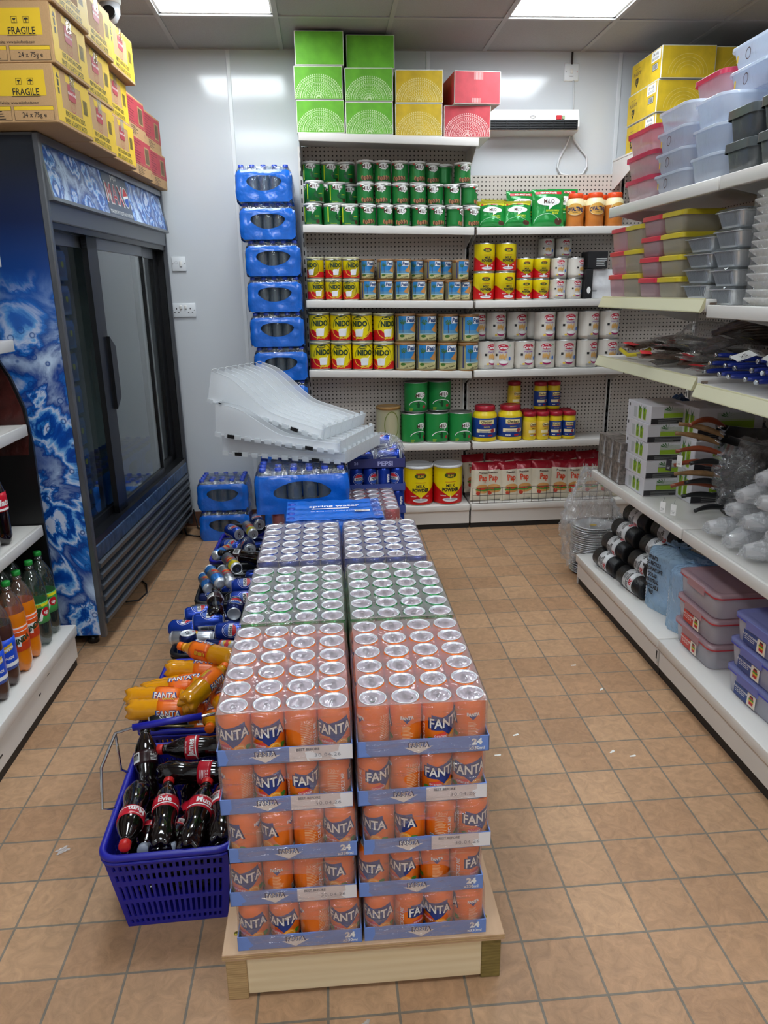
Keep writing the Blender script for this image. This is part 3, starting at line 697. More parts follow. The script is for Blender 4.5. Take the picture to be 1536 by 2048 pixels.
def tray_mesh(variant, W=.272, D=.404, lip=.036, colr=None, logo='FANTA'):
    b = MB(); c = colr or traym; hw, hd, t_ = W/2, D/2, .0022
    for (x0,x1,y0,y1) in ((-hw,hw,-hd,-hd+t_),(-hw,hw,hd-t_,hd),(-hw,-hw+t_,-hd,hd),(hw-t_,hw,-hd,hd)): b.box(x0,x1,y0,y1,.0,lip,c)
    b.box(-hw,hw,-hd,hd,0,.0015,c)
    M = FACE(0,-hd,0)
    if logo == 'FANTA':
        x = -.04 if variant == 'bb' else -.01
        b.flat(P2((x-.03,.018),(x+.03,.02),(x,.003)), wht, M, 1)
        b.flat(T('FANTA',x,.024,.0115,.06,.85), pm('fanta_edge','10245c',.4), M, 2); b.flat(T('FANTA',x,.024,.0105,.0,.85), wht, M, 3)
        if variant == 'bb':
            b.flat(R2(.008,W/2-.0005,.002,lip), trayw, M, 2)
            g_ = pm('print_grey','8d8d95',.6); b.flat(T('BEST BEFORE',.046,.029,.006,.01,.95), pm('print_dark','4b4b55',.6), M, 3); b.flat(T('30.04.26',.085,.015,.0085,0,1.15,0,0,1.15), g_, M, 3)
        else:
            b.flat(T('24',W/2-.026,.024,.014,.05,1.1)+T('x330ml',W/2-.026,.009,.0075,.02,1.05), wht, M, 2)
    return b
def film_shell(W, D, Hh, z0, m, hole=None, top=None, r=.02, seed=0, topm=None, bulge=.004, nr=5, inset=.012, holes=(1,0)):
    """shrink-wrap around a pack: walls follow a rounded rectangle, an oval opening in the front"""
    Lx, Ly = W-2*r, D-2*r
    def per(u):   # u measured along the outline from the middle of the front, to the right
        P_ = 2*(Lx+Ly)+2*pi*r; u = (u+P_/2) % P_ - P_/2; s = 1 if u >= 0 else -1; u = abs(u)
        q = pi*r/2
        if u < Lx/2: p = (u, -D/2, 0, -1)
        elif u < Lx/2+q: a = (u-Lx/2)/r; p = (Lx/2+r*sin(a), -D/2+r-r*cos(a), sin(a), -cos(a))
        elif u < Lx/2+q+Ly: p = (W/2, -Ly/2+(u-Lx/2-q), 1, 0)
        elif u < Lx/2+2*q+Ly: a = (u-Lx/2-q-Ly)/r; p = (Lx/2+r*cos(a), Ly/2+r*sin(a), cos(a), sin(a))
        else: p = (W/2-r-(u-Lx/2-2*q-Ly), D/2, 0, 1)
        return s*p[0], p[1], s*p[2], p[3]
    def wp(u, v):
        x, y, nx, ny = per(u); z = z0+v
        t_ = max(0, (v-(Hh-.03))/.03); ins = inset*t_*t_
        d = bulge*noise.noise(Vector((x*14+seed, y*14, z*20)))+.6*bulge*noise.noise(Vector((x*45+seed, y*45, z*30)))-ins
        return (x+nx*d, y+ny*d, z)
    P_ = 2*(Lx+Ly)+2*pi*r; b = MB(); hf = W/2+.004
    def face(uc, h):
        cx, cz, rx, rz = h
        na = 40
        def fn(a, t_):
            th = 2*pi*a; c, s = cos(th), sin(th)
            wob = 1+.07*sin(3*th+seed)+.05*noise.noise(Vector((c*2+seed, s*2, 3)))
            e_ = (cx+rx*c*wob, cz+rz*s*wob)
            k = min(((hf-cx*(1 if c > 0 else -1))/abs(c)) if abs(c) > 1e-6 else 9, ((Hh-cz) if s > 0 else cz)/abs(s) if abs(s) > 1e-6 else 9)
            o = (cx+k*c, cz+k*s); tt = t_
            return wp(uc+e_[0]+(o[0]-e_[0])*tt, e_[1]+(o[1]-e_[1])*tt)
        b.grid(fn, na, nr, m)
    hx = hf if hole else 0
    if hole and holes[0]: face(0, hole)
    elif hole: b.grid(lambda a, t_: wp(-hf+2*hf*a, t_*Hh), 14, 6, m)
    b.grid(lambda a, t_: wp(hf+(P_-2*hf)*a, t_*Hh) if hole else wp(P_*a, t_*Hh), 44, 6, m)
    if top:
        nx, ny, sag, px, py = top
        def tf(a, c):
            x = (a-.5)*(W-2*inset); y = (c-.5)*(D-2*inset)
            bx = abs(cos(pi*(x/px+ (0 if nx % 2 else .5))))**.7; by = abs(cos(pi*(y/py+(0 if ny % 2 else .5))))**.7
            e_ = min(1, min(a,1-a,c,1-c)*12); edge = .004*(1-e_)
            z = z0+Hh-sag*(1-bx*by)*e_-edge+.001*noise.noise(Vector((x*40,y*40,seed)))
            return (x, y, z)
        b.grid(tf, nx*5, ny*5, topm or m)
    return b
packs = {}
def can_pack(style, variant, full, loc, label, group, rz=0, colr=None, logo='FANTA', lids=True, film_on=True):
    t = thing('drinks_multipack', label, 'multipack', loc, rz, group)
    key = ('tray', variant, logo, str(colr))
    if key not in packs: packs[key] = tray_mesh(variant, colr=colr, logo=logo).mesh('cardboard_tray')
    o = bpy.data.objects.new('cardboard_tray', packs[key]); COL.objects.link(o); o.parent = t
    K = CANS[style]
    for i in range(4):
        for j in range(6):
            if not full and 0 < i < 3 and 0 < j < 5: continue
            a = random.random()*2*pi
            if j == 0: a = random.choice([0,0,.5,-.6,1.1,-1.0,2.0,2.6,-2.2,3.1])+random.uniform(-.2,.2)
            c = K.put(((i-1.5)*.0668, (j-2.5)*.0668-.0, .002), a, parent=t)
            if not c.name.startswith('can'): c.name = 'can'
            if not full or not lids:
                pass
    if film_on:
        k = random.randint(0, 2); key = ('film', full, k, lids)
        if key not in packs:
            hole = (random.uniform(-.012,.012), .056, random.uniform(.045,.06), .022)
            packs[key] = film_shell(.277, .408, .1185, .0005, filmc, hole, (4,6,.010,.0668,.0668) if full else None, seed=k*7+(3 if full else 0), topm=filmt, inset=.007, bulge=.0025, r=.03).mesh('shrink_film')
        o = bpy.data.objects.new('shrink_film', packs[key]); COL.objects.link(o); o.parent = t
    return t
# ---------------------------------------------------------------- pallets of cans
pine = bpy.data.materials.new('pine_wood'); pine.use_nodes = True
def wood(m, c1, c2, sc=(2.5,30,30), rough=.6):
    nt = m.node_tree; N = nt.nodes; L = nt.links; b = N['Principled BSDF']
    tc = N.new('ShaderNodeTexCoord'); mp = N.new('ShaderNodeMapping'); mp.inputs['Scale'].default_value = sc; L.new(tc.outputs['Object'], mp.inputs[0])
    n = N.new('ShaderNodeTexNoise'); n.inputs['Scale'].default_value = 2.0; n.inputs['Detail'].default_value = 6; n.inputs['Distortion'].default_value = .8; L.new(mp.outputs[0], n.inputs['Vector'])
    wv = N.new('ShaderNodeTexWave'); wv.wave_type = 'BANDS'; wv.bands_direction = 'Z'; wv.inputs['Scale'].default_value = .9; wv.inputs['Distortion'].default_value = 5; wv.inputs['Detail'].default_value = 2
    L.new(mp.outputs[0], wv.inputs['Vector'])
    a = N.new('ShaderNodeMath'); a.operation = 'MULTIPLY_ADD'; a.inputs[1].default_value = .22; L.new(wv.outputs['Fac'], a.inputs[0]); L.new(n.outputs['Fac'], a.inputs[2])
    r = N.new('ShaderNodeValToRGB'); r.color_ramp.elements[0].position = .35; r.color_ramp.elements[0].color = lin(c1); r.color_ramp.elements[1].position = 1; r.color_ramp.elements[1].color = lin(c2)
    L.new(a.outputs[0], r.inputs[0]); L.new(r.outputs[0], b.inputs['Base Color']); b.inputs['Roughness'].default_value = rough
    return m
wood(pine, 'ead7b2', 'd9bf92', (1.2,14,14))
oldw = bpy.data.materials.new('weathered_timber'); oldw.use_nodes = True; wood(oldw, 'c8a878', '94774c', (9,9,60))
greenw = bpy.data.materials.new('treated_timber'); greenw.use_nodes = True; wood(greenw, '8c7a42', '685627', (14,14,40))
plym = bpy.data.materials.new('plywood_deck'); plym.use_nodes = True; wood(plym, 'c9a684', 'b8936f', (14,2.0,1), .5)
def pallet(label, x0, x1, y0, y1, front=True):
    t = thing('wooden_platform', label, 'pallet', (x0, y0, 0)); W, D = x1-x0, y1-y0
    b = MB(); b.bbox(-.006, W+.006, -.006, D, .112, .13, plym, .0015, 1); b.box(-.0065,W+.0065,-.0068,-.0058,.118,.120,oldw).box(-.0065,W+.0065,-.0068,-.0058,.124,.1255,oldw).obj('deck', t)
    MB().bbox(.045, W-.045, -.002, .02, .012, .112, pine, .002, 1).obj('front_board', t)
    MB().bbox(0, .045, -.004, D-.02, 0, .112, oldw, .002, 1).obj('side_beam', t)
    MB().bbox(W-.045, W, .0, D-.02, 0, .112, greenw, .002, 1).obj('side_beam', t)
    for x, y in ((.02,.05),(W-.03,.045),(.02,D-.05),(W-.03,D-.06)):
        s = MB().lathe([(0,0),(.0055,0),(.0055,.0012),(.0,.0014)], pm('brass_screw','d8c24a',.3,.8), 12, M=Matrix.Translation((x,y,.130)))
        s.flat(R2(-.0035,.0035,-.0006,.0006)+R2(-.0006,.0006,-.0035,.0035), ink, Matrix.Translation((x,y,.1316)) @ Matrix.Rotation(-pi/2,4,'X'), 1)
        s.obj('screw', t)
    return t
pallet('low wooden platform with a pine front board carrying the wrapped cans', -.270, .345, 1.292, 2.18)
pallet('second low wooden platform behind the first, under the blue cans and water', -.270, .345, 2.195, 3.86)
levels = ['bottom','second from the bottom','middle','second from the top','top']
PD = .0117*10+.0008
cols = [('orange','orange soda cans', 1.496, ['24','bb','24','bb','bb'], ['24','24','bb','bb','24'], .130),
        ('green','green soda cans', 1.908, None, None, .130), ('blue','blue cola cans', 2.40, None, None, .130-.0)]
gname = {'orange': 'cardboard tray of wrapped orange cans', 'green': 'cardboard tray of wrapped green cans', 'blue': 'cardboard tray of wrapped blue cans'}
traycol = {'orange': None, 'green': pm('tray_card_green','2c8a55',.6), 'blue': pm('tray_card_dark','3c4c92',.6)}
for st, nmc, yc, VL, VR, zb in cols:
    for side, xc in (('left', -.108), ('right', .170)):
        V = VL if side == 'left' else VR
        for lv in range(5):
            ph = .1180 if st != 'blue' else .1135
            dx = .006*(lv-2) if side == 'left' else .004*(2-lv)*.4
            jx = [.004,-.005,.006,-.004,.0][lv]
            can_pack(st, V[lv] if V else '24', lv == 4, (xc+(jx if lv < 4 else 0)+ (-.004 if st=='orange' and side=='left' and lv>1 else 0), yc+[0,.004,-.003,.003,0][lv], zb+.0006+ph*lv),
                     '%s, %s layer of the %s stack' % (gname[st], levels[lv], side), 'wrapped trays of %s' % nmc, colr=traycol[st], logo='FANTA' if st == 'orange' else None,
                     film_on=(st == 'orange' or lv == 4), rz=random.uniform(-.008,.008))
# clean up the stand-alone first cans: they were built inside the first pack already
# ---------------------------------------------------------------- tins and jars on the back shelves
def tin(R, h, base, rim, lid, deco, name='tin', ridges=0, n=32, lidh=.008):
    """straight food tin: rims, printed wrapper, plastic lid"""
    def f():
        t = thing(name, None, None)
        b = MB(); p = [(R-.002,0),(R+.0008,.0015),(R+.0008,.005),(R-.0002,.007)]; m = [rim]*3
        zs = [.007+(h-.02-.007)*k/ (ridges*2+1) for k in range(ridges*2+2)] if ridges else [.007, h-.02]
        for k, z in enumerate(zs):
            p.append((R-(.0011 if ridges and k % 2 else 0), z)); m.append(base if k else rim)
        p += [(R+.0008,h-.018 if lid else h-.006),(R+.0008,h-lidh if lid else h-.001),(R-.002,h-lidh+.0005 if lid else h)]; m += [base, rim, rim]
        if not lid: p += [(R-.003,h-.005),(0,h-.005)]; m += [rim, rim]
        b.lathe(p, m[:len(p)-1], n)
        deco(b, R+.0006 if not ridges else R+.0004, h)
        b.obj('tin_body', t)
        if lid:
            MB().lathe([(R+.001,h-lidh-.002),(R+.0022,h-lidh),(R+.0022,h-.001),(R+.001,h),(R-.004,h),(R-.006,h-.0015),(0,h-.0015)], lid, n).obj('lid', t)
        return t
    return Kind(f)
mg = pm('malt_green','1f7a38',.32,.25); mgd = pm('malt_dark_green','0f4f28',.35,.2); brown = pm('print_brown','4a2416',.4); skin = pm('print_tan','a9744a',.5)
def milo(b, R, h, kind=0, s=1.0):
    k = h/.118
    if kind == 0:
        b.cyl(E2(0,.087*k,.030*k,.017*k,18)+P2((.004*k,.08*k),(.018*k,.08*k),(.006*k,.064*k)), wht, R, 1)
        b.cyl(T('MILO',0,.087*k,.021*k,.01,.95,0,.06), brown, R, 2)
        rr = random.Random(int(kind*10+h*1000))
        for i in range(9):
            x = -.03*k+.0075*k*i; b.cyl(E2(x,.02*k+.008*k*rr.random(),.007*k,.012*k,8), brown if i % 2 else skin, R, 1)
        b.cyl(R2(-.044*k,-.032*k,.096*k,.106*k), red, R, 1)
        b.cyl(R2(.06*k,.11*k,.012*k,.03*k), pm('label_grey','b9b9ae'), R, 1); b.cyl(BARS(.064*k,.09*k,.014*k,.028*k), ink, R, 2)
        b.cyl(E2(.03*k,.02*k,.012*k,.007*k,12), mgd, R, 1)
    elif kind == 1:
        b.cyl(E2(-.006*k,.090*k,.032*k,.015*k,20)+P2((0,.082*k),(.016*k,.082*k),(.004*k,.06*k)), wht, R, 1)
        b.cyl(T('MILO',-.006*k,.089*k,.020*k,.01,.95,0,.08), brown, R, 2)
        b.cyl(E2(.0,.055*k,.006*k,.007*k,10)+P2((-.012*k,.05*k),(.012*k,.045*k),(.008*k,.03*k),(-.004*k,.032*k))+P2((.006*k,.034*k),(.03*k,.03*k),(.028*k,.024*k),(.0,.026*k)), mgd, R, 1)
        b.cyl(E2(.034*k,.02*k,.012*k,.012*k,14), brown, R, 1); b.cyl(T('ENERGY',.03*k,.05*k,.005*k,.03)+T('Nutritious',-.02*k,.012*k,.006*k), pm('lime','c9d92b',.4), R, 2)
        b.cyl(R2(-.055*k,-.048*k,.02*k,.1*k), pm('lime','c9d92b'), R, 1)
    else:   # large tin with a runner and a white swoosh
        b.cyl(E2(.012*k,.086*k,.026*k,.015*k,20)+P2((0.02*k,.078*k),(.034*k,.078*k),(.012*k,.062*k)), wht, R, 1)
        b.cyl(T('MILO',.012*k,.086*k,.0175*k,.01,.95,.15,.1), brown, R, 2)
        b.cyl(RING(.0,.03*k,.05*k,.03*k,.0035*k,18,.15,pi-.2), wht, R, 1)
        b.cyl(E2(.0,.05*k,.005*k,.006*k,10)+P2((-.008*k,.045*k),(.008*k,.045*k),(.006*k,.022*k),(-.005*k,.024*k))+P2((-.02*k,.044*k),(-.006*k,.046*k),(-.008*k,.04*k)), mgd, R, 2)
        b.cyl(E2(.03*k,.028*k,.009*k,.008*k,12), pm('heart_red','a83436'), R, 2); b.cyl(LINES(-.045*k,.02*k,.02*k,4,.004*k,.0012*k), pm('lime','c9d92b'), R, 2)
ny = pm('tin_yellow','f2dc12',.3,.1); nr_ = pm('tin_red','c8161c',.32,.1); nin = pm('nido_ink','1d3a22',.45)
def nido(b, R, h):
    k = h/.122; L_ = pi*R
    b.cyl(P2((-L_,.008),(-.02*k,.008),(-.012*k,.03*k),(-.032*k,.05*k),(-L_,.052*k))+P2((L_,.008),(.012*k,.008),(.02*k,.016*k),(.045*k,.04*k),(L_,.03*k))+P2((-.02*k,.008),(.02*k,.008),(.0,.02*k)), nr_, R, 1)
    b.cyl(RING(0,.062*k,.046*k,.048*k,.0022*k,24,-.4,pi+.1), nin, R, 2)
    b.cyl(RING(.0,.05*k,.05*k,.038*k,.003*k,20,pi-.1,2*pi+.2), pm('swoosh_gold','eec23c',.35), R, 2)
    b.cyl(P2((-.018*k,.022*k),(.012*k,.022*k),(.017*k,.05*k),(-.02*k,.05*k)), pm('cup_white','e8e8ea',.3), R, 3)
    b.cyl(E2(-.002*k,.05*k,.0185*k,.004*k,12)+P2((.0,.05*k),(.01*k,.052*k),(.026*k,.068*k),(.014*k,.05*k)), wht, R, 4)
    b.cyl(T('NIDO',.0,.077*k,.022*k,.05,.86), nin, R, 4)
    b.cyl(E2(-.01*k,.1*k,.019*k,.007*k,14), nin, R, 2); b.cyl(T('Nestlé',-.01*k,.1*k,.007*k,.03), ny, R, 3)
pb = pm('sky_print','2f86c9',.32,.2); sand = pm('beach_sand','c9c08a',.4,.2); sea = pm('sea_print','5f93b5',.35,.2)
def peak(b, R, h):
    k = h/.118; L_ = .9*pi*R
    b.cyl(R2(-.042*k,.040*k,.05*k,.108*k), pb, R, 1); b.cyl(R2(-.042*k,.040*k,.038*k,.052*k), sea, R, 2)
    b.cyl(P2((.008*k,.052*k),(.04*k,.086*k),(.04*k,.04*k),(.02*k,.045*k)), pm('hill_orange','c68a4a',.4), R, 3)
    b.cyl(P2((-.042*k,.01*k),(.04*k,.01*k),(.04*k,.036*k),(-.01*k,.03*k),(-.042*k,.036*k)), sand, R, 2)
    b.cyl(R2(-.042*k,.04*k,.034*k,.038*k), pm('surf','a9c9d2'), R, 3)
    b.cyl(R2(-.008*k,.036*k,.080*k,.106*k), wht, R, 4); b.cyl(T('Peak',.014*k,.094*k,.019*k,.04,.8,.1), pm('peak_blue','1c4379',.4), R, 5)
    g = pm('palm_green','3f6b22',.45)
    rr = random.Random(4)
    for i in range(8): a = 2*pi*i/8; b.cyl(P2((-.022*k,.085*k),(-.022*k+.013*k*cos(a)-.002,.085*k+.011*k*sin(a)),(-.022*k+.012*k*cos(a+.5),.085*k+.010*k*sin(a+.5))), g, R, 5)
    b.cyl(R2(-.0235*k,-.0215*k,.04*k,.085*k), brown, R, 4); b.cyl(E2(-.026*k,.027*k,.011*k,.006*k,10), g, R, 5)
    b.cyl(RING(.0,.075*k,.05*k,.062*k,.004*k,16,-1.0,.35), pm('cream','e5dcae',.4), R, 4)
    b.cyl(T('milk Powder',.004*k,.017*k,.008*k,.02,.9,0,.2), pm('dark_olive','3b3a1c'), R, 5)
    b.cyl(R2(-.056*k,-.051*k,.012*k,.105*k), pm('barcode_blue','27326b'), R, 2)
def mpow(b, R, h):
    k = h/.118 if R < .06 else R/.05*1.0; H_ = h
    L_ = pi*R*.98; rr = pi*R*.42
    b.cyl(P2((-L_,.008),(L_,.008),(L_,H_*.5),(rr,H_*.52),(0,H_*.2),(-rr,H_*.52),(-L_,H_*.5)), nr_, R, 1)
    b.cyl(T('MILK',0,H_*.50,H_*.085,.015,.85*R/.05*.118/H_ if False else .9), ink, R, 2); b.cyl(T('POWDER',0,H_*.395,H_*.085,.05,.85), ink, R, 2)
    b.cyl(E2(0,H_*.76,R*.42,H_*.07,16), pm('emblem_green','38501c',.4), R, 2); b.cyl(T('TROPICAL',0,H_*.81,H_*.035,.04), red, R, 3); b.cyl(T('SUN',0,H_*.75,H_*.055,.04), pm('gold','d7b02c',.4), R, 3)
    b.cyl(R2(-R*.36,R*.36,H_*.585,H_*.595), red, R, 2)
    b.cyl(E2(0,H_*.135,R*.55,H_*.05,20), pm('cup_white','e8e8ea'), R, 2); b.cyl(E2(0,H_*.15,R*.42,H_*.028,18), pm('milk_grey','b9bcc4',.3), R, 3)
    b.cyl(P2((-.006,H_*.15),(.006,H_*.15),(.0,H_*.27)), wht, R, 4); b.cyl(T('INSTANT',-R*.5,H_*.24,H_*.025,.03)+T('MILK',R*.5,H_*.24,H_*.025,.03), wht, R, 3)
cer = pm('tin_cream_white','dcd6cc',.32,.15)
def cerelac(b, R, h):
    k = h/.118
    b.cyl(E2(.0,.093*k,.0235*k,.013*k,20), pm('cer_red','c0203a',.35), R, 1); b.cyl(T('Nestlé',.0,.101*k,.004*k,.03)+T('Cerelac',.0,.091*k,.0115*k,.04,.85), wht, R, 2)
    b.cyl(T('Wheat & Milk',.0,.073*k,.0055*k,.02,.9), pm('violet','7c3fa0'), R, 2)
    b.cyl(E2(.004*k,.03*k,.02*k,.013*k,18,pi,2*pi), pm('bowl_magenta','a5205e',.35), R, 2); b.cyl(E2(.004*k,.031*k,.02*k,.0065*k,18), wht, R, 3)
    rr = random.Random(3)
    for i in range(8): b.cyl(E2(-.014*k+.004*k*i,.05*k+.01*k*rr.random(),.0022*k,.011*k,8), pm('wheat','d9a860',.5), R, 3)
    b.cyl(E2(.03*k,.045*k,.005*k,.009*k,12), pm('bear_blue','2a6fc8',.4), R, 2); b.cyl(R2(-.034*k,-.024*k,.056*k,.066*k), ink, R, 2)
    b.cyl(LINES(-.036*k,.018*k,.046*k,4,.005*k,.0015*k), pm('grey_print','9a9a9a'), R, 2); b.cyl(E2(-.02*k,.022*k,.006*k,.004*k,8), pm('banana','e9c348'), R, 3)
    b.cyl(R2(.026*k,.034*k,.096*k,.104*k), pm('sage','a9c4a2'), R, 2)
goldrim = pm('gold_rim','9a6f3c',.35,.6); ivory = pm('tin_ivory','a9a27a',.35,.3)
K_milo = tin(.0485,.118,mg,tinrim,pm('lid_white','e4e4e0',.35),lambda b,R,h: milo(b,R,h,0),'malt_drink_tin',3)
K_milo1 = tin(.052,.120,pm('malt_bright','208a40',.4),tinrim,MC['lid_white'],lambda b,R,h: milo(b,R,h,1),'malt_drink_tin')
K_nido_s = tin(.0500,.1225,ny,tinrim,pm('lid_clear','c9c6a0',.2),nido,'milk_powder_tin')
K_nido_b = tin(.0635,.171,ny,tinrim,MC['lid_clear'],nido,'milk_powder_tin',5)
K_peak_s = tin(.0495,.1185,ivory,goldrim,pm('lid_tan','9c7650',.35),peak,'milk_powder_tin')
K_peak_b = tin(.0635,.170,ivory,goldrim,MC['lid_tan'],peak,'milk_powder_tin',4)
K_mp_b = tin(.063,.165,ny,tinrim,None,mpow,'milk_powder_tin')
K_mp_s = tin(.0505,.1215,ny,tinrim,None,mpow,'milk_powder_tin')
K_cer_s = tin(.0505,.1205,cer,tinrim,None,cerelac,'cereal_tin',2)
K_cer_b = tin(.0655,.173,cer,tinrim,None,cerelac,'cereal_tin',3)
K_big_milo = tin(.0755,.190,pm('malt_bright','208a40',.4),tinrim,None,lambda b,R,h: milo(b,R,h*.8,2),'malt_drink_tin',4)
K_mp_x = tin(.095,.262,ny,tinrim,pm('lid_white_big','e6e9ec',.3),mpow,'milk_powder_tin',3,lidh=.014)
K_gold = tin(.079,.235,pm('pale_gold_tin','c2bd9a',.35,.3),goldrim,pm('lid_gold','a8814a',.35),lambda b,R,h: b.cyl(RING(.0,.12,.05,.09,.006,20), pm('olive_print','77803c'), R, 1),'powder_tin',5)
def row(K, xs, y, z, lab, cat, grp, shelf=None, rots=None, dz=0):
    """a row of alike goods, told apart by their place in the row"""
    n = len(xs)
    for i, x in enumerate(xs):
        yy = y[i] if hasattr(y, '__len__') else y
        zz = (zl(shelf, x) if shelf and x < .91 else (BZ[shelf] if shelf else 0))+z+.0008
        r = rots[i] if rots else random.uniform(-.45, .45)
        K.put((x, yy, zz), r, lab % od(i, n), cat, grp)
bays = 'left-hand back shelves'
row(K_milo1, [-.043,.07,.171], 4.648, 0, 'large-logo green malt tin, bottom front row of the top tin shelf, %s', 'tin', 'large-logo malt drink tins', 's2', [-.1,.5,.1])
row(K_milo1, [-.028,.102], [4.648,4.69], .1215, 'green malt drink tin with a large white logo, second row beside the stacked water, %s', 'tin', 'large-logo malt drink tins', 's2', [.1,.15])
row(K_milo1, [-.043,.055,.185], [4.765,4.775,4.77], .12, 'green malt drink tin standing behind the large-logo tins, second row, %s', 'tin', 'large-logo malt drink tins', 's2')
row(K_milo1, [-.045,.06,.165], [4.765,4.775,4.77], 0, 'green malt tin behind the large-logo bottom row, %s', 'tin', 'large-logo malt drink tins', 's2')
row(K_milo1, [-.043,.065,.16], [4.765,4.775,4.77], .241, 'green malt tin of the raised back row, %s', 'tin', 'large-logo malt drink tins', 's2', [0,.3,-.1])
rt = [.05,.4,-.2,.3,.1,1.1,.2]
row(K_milo, [.278,.38,.482,.585,.688,.792,.895], 4.645, 0, 'small green malt tin, bottom row of seven, %s', 'tin', 'small malt drink tins', 's2', rt)
row(K_milo, [.266,.369,.471,.575,.676,.777,.88], 4.648, .1185, 'small green malt tin, middle row of seven, %s', 'tin', 'small malt drink tins', 's2', [.2,-.3,.3,.1,-.3,.2,1.2])
row(K_milo, [.268,.368,.47,.57,.663,.742,.838], [4.65,4.65,4.65,4.65,4.70,4.73,4.65], .237, 'small green malt tin, upper row of seven, %s', 'tin', 'small malt drink tins', 's2', [.2,.1,-.2,.3,.1,2.2,.2])
row(K_milo, [.663,.742], [4.76,4.80], .1185, 'small green malt drink tin hidden behind the middle row, %s', 'tin', 'small malt drink tins', 's2') if False else None
row(K_nido_s, [-.045,.063,.168], 4.648, 0, 'small yellow and red milk powder tin, lower row, %s', 'tin', 'small yellow milk powder tins', 's3', [.4,.15,-.3])
row(K_nido_s, [-.042,.066,.170], 4.648, .123, 'small yellow and red milk powder tin, upper row, %s', 'tin', 'small yellow milk powder tins', 's3', [-.5,.3,.3])
row(K_peak_s, [.271,.375,.478,.58,.684,.787,.868], [4.648]*6+[4.70], 0, 'small beach-picture milk powder tin with a tan lid, lower row, %s', 'tin', 'small beach-picture milk powder tins', 's3', [.3,.1,-.1,-.1,.1,.2,-.3])
row(K_peak_s, [.265,.378,.482,.575,.664,.752,.835], [4.70,4.648,4.648,4.71,4.655,4.72,4.665], .1192, 'small beach-picture milk powder tin with a tan lid, upper row, %s', 'tin', 'small beach-picture milk powder tins', 's3', [.2,.2,0,0,.3,0,.5])
row(K_nido_b, [-.033,.097,.228,.36], 4.66, 0, 'large yellow and red milk powder tin, lower row, %s', 'tin', 'large yellow milk powder tins', 's4', [.35,-.1,.2,-.3])
row(K_nido_b, [-.032,.098,.229,.362], 4.662, .1718, 'large yellow and red milk powder tin, upper row, %s', 'tin', 'large yellow milk powder tins', 's4', [.1,.2,-.3,.4])
row(K_peak_b, [.493,.624,.755,.888], 4.66, 0, 'large beach-picture milk powder tin, lower row, %s', 'tin', 'large beach-picture milk powder tins', 's4', [.3,.1,.1,.6])
row(K_peak_b, [.495,.626,.76,.892], 4.66, .1708, 'large beach-picture milk powder tin, upper row, %s', 'tin', 'large beach-picture milk powder tins', 's4', [.2,.2,.4,.4])
row(K_mp_b, [.98,1.11], 4.66, 0, 'tall yellow and red milk powder tin without a lid, lower row, %s', 'tin', 'tall yellow and red milk powder tins', 's3', [.05,.25])
row(K_mp_b, [.982,1.113], 4.66, .1655, 'tall yellow and red milk powder tin without a lid, upper row, %s', 'tin', 'tall yellow and red milk powder tins', 's3', [.1,.05])
row(K_mp_s, [1.23,1.333], 4.65, 0, 'short yellow and red milk powder tin, lower row, %s', 'tin', 'short yellow and red milk powder tins', 's3', [.05,.1])
row(K_mp_s, [1.231,1.334], 4.65, .122, 'short yellow and red milk powder tin, upper row, %s', 'tin', 'short yellow and red milk powder tins', 's3', [0,.05])
row(K_cer_s, [1.438,1.541], 4.65, 0, 'small white infant cereal tin, lower row, %s', 'tin', 'small white cereal tins', 's3', [.1,.2])
row(K_cer_s, [1.441,1.545], 4.65, .121, 'small white infant cereal tin, upper row, %s', 'tin', 'small white cereal tins', 's3', [.0,.6])
for k in range(3): row(K_cer_s, [1.395,1.505], 4.775, .121*k, 'small white infant cereal tin in the shaded back stack, '+['bottom','middle','top'][k]+' row, %s', 'tin', 'small white cereal tins', 's3')
row(K_cer_b, [1.01,1.118,1.248,1.38,1.512,1.65,1.786], [4.70,4.66,4.66,4.66,4.66,4.66,4.66], 0, 'large white infant cereal tin, lower row, %s of seven', 'tin', 'large white cereal tins', 's4', [.5,-.3,.2,-.1,.1,.5,.2])
row(K_cer_b, [1.373,1.514,1.651,1.783], 4.66, .1738, 'large white infant cereal tin, upper front row, %s of four', 'tin', 'large white cereal tins', 's4', [.2,.1,.5,.3])
row(K_cer_b, [.955,1.085,1.222,1.35], 4.762, .1738, 'large white cereal tin in the shaded upper back row, %s', 'tin', 'large white cereal tins', 's4', [.5,.3,.3,.3])
row(K_cer_b, [1.085+.09,1.31], 4.793, 0, 'large white infant cereal tin in the dark behind the lower row, %s', 'tin', 'large white cereal tins', 's4') if False else None
row(K_big_milo, [.541,.695,.848], 4.665, 0, 'big green malt drink tin without a lid, front row, %s of three', 'tin', 'big malt drink tins', 's5', [.5,.3,.2])
row(K_big_milo, [.557,.712,.865], [4.80-.02]*3, 0, 'big green malt drink tin without a lid, back row, %s of three', 'tin', 'big malt drink tins', 's5') if False else None
row(K_big_milo, [.565,.722], [4.70,4.745], .191, 'big green malt drink tin standing on the others, %s of two', 'tin', 'big malt drink tins', 's5', [.1,.1])
row(K_gold, [.385], 4.68, 0, 'large pale tin with a gold lid half hidden behind the clear plastic trays%s', 'tin', None, 's5') if False else K_gold.put((.385,4.68,BZ['s5']+.002), .2, 'large pale tin with a gold lid half hidden behind the clear plastic trays', 'tin')
row(K_mp_x, [.365,.577,.772], 4.68, 0, 'very large white-lidded milk powder tin on the base shelf, %s', 'tin', 'very large milk powder tins', 'base', [-.5,.05,.05])
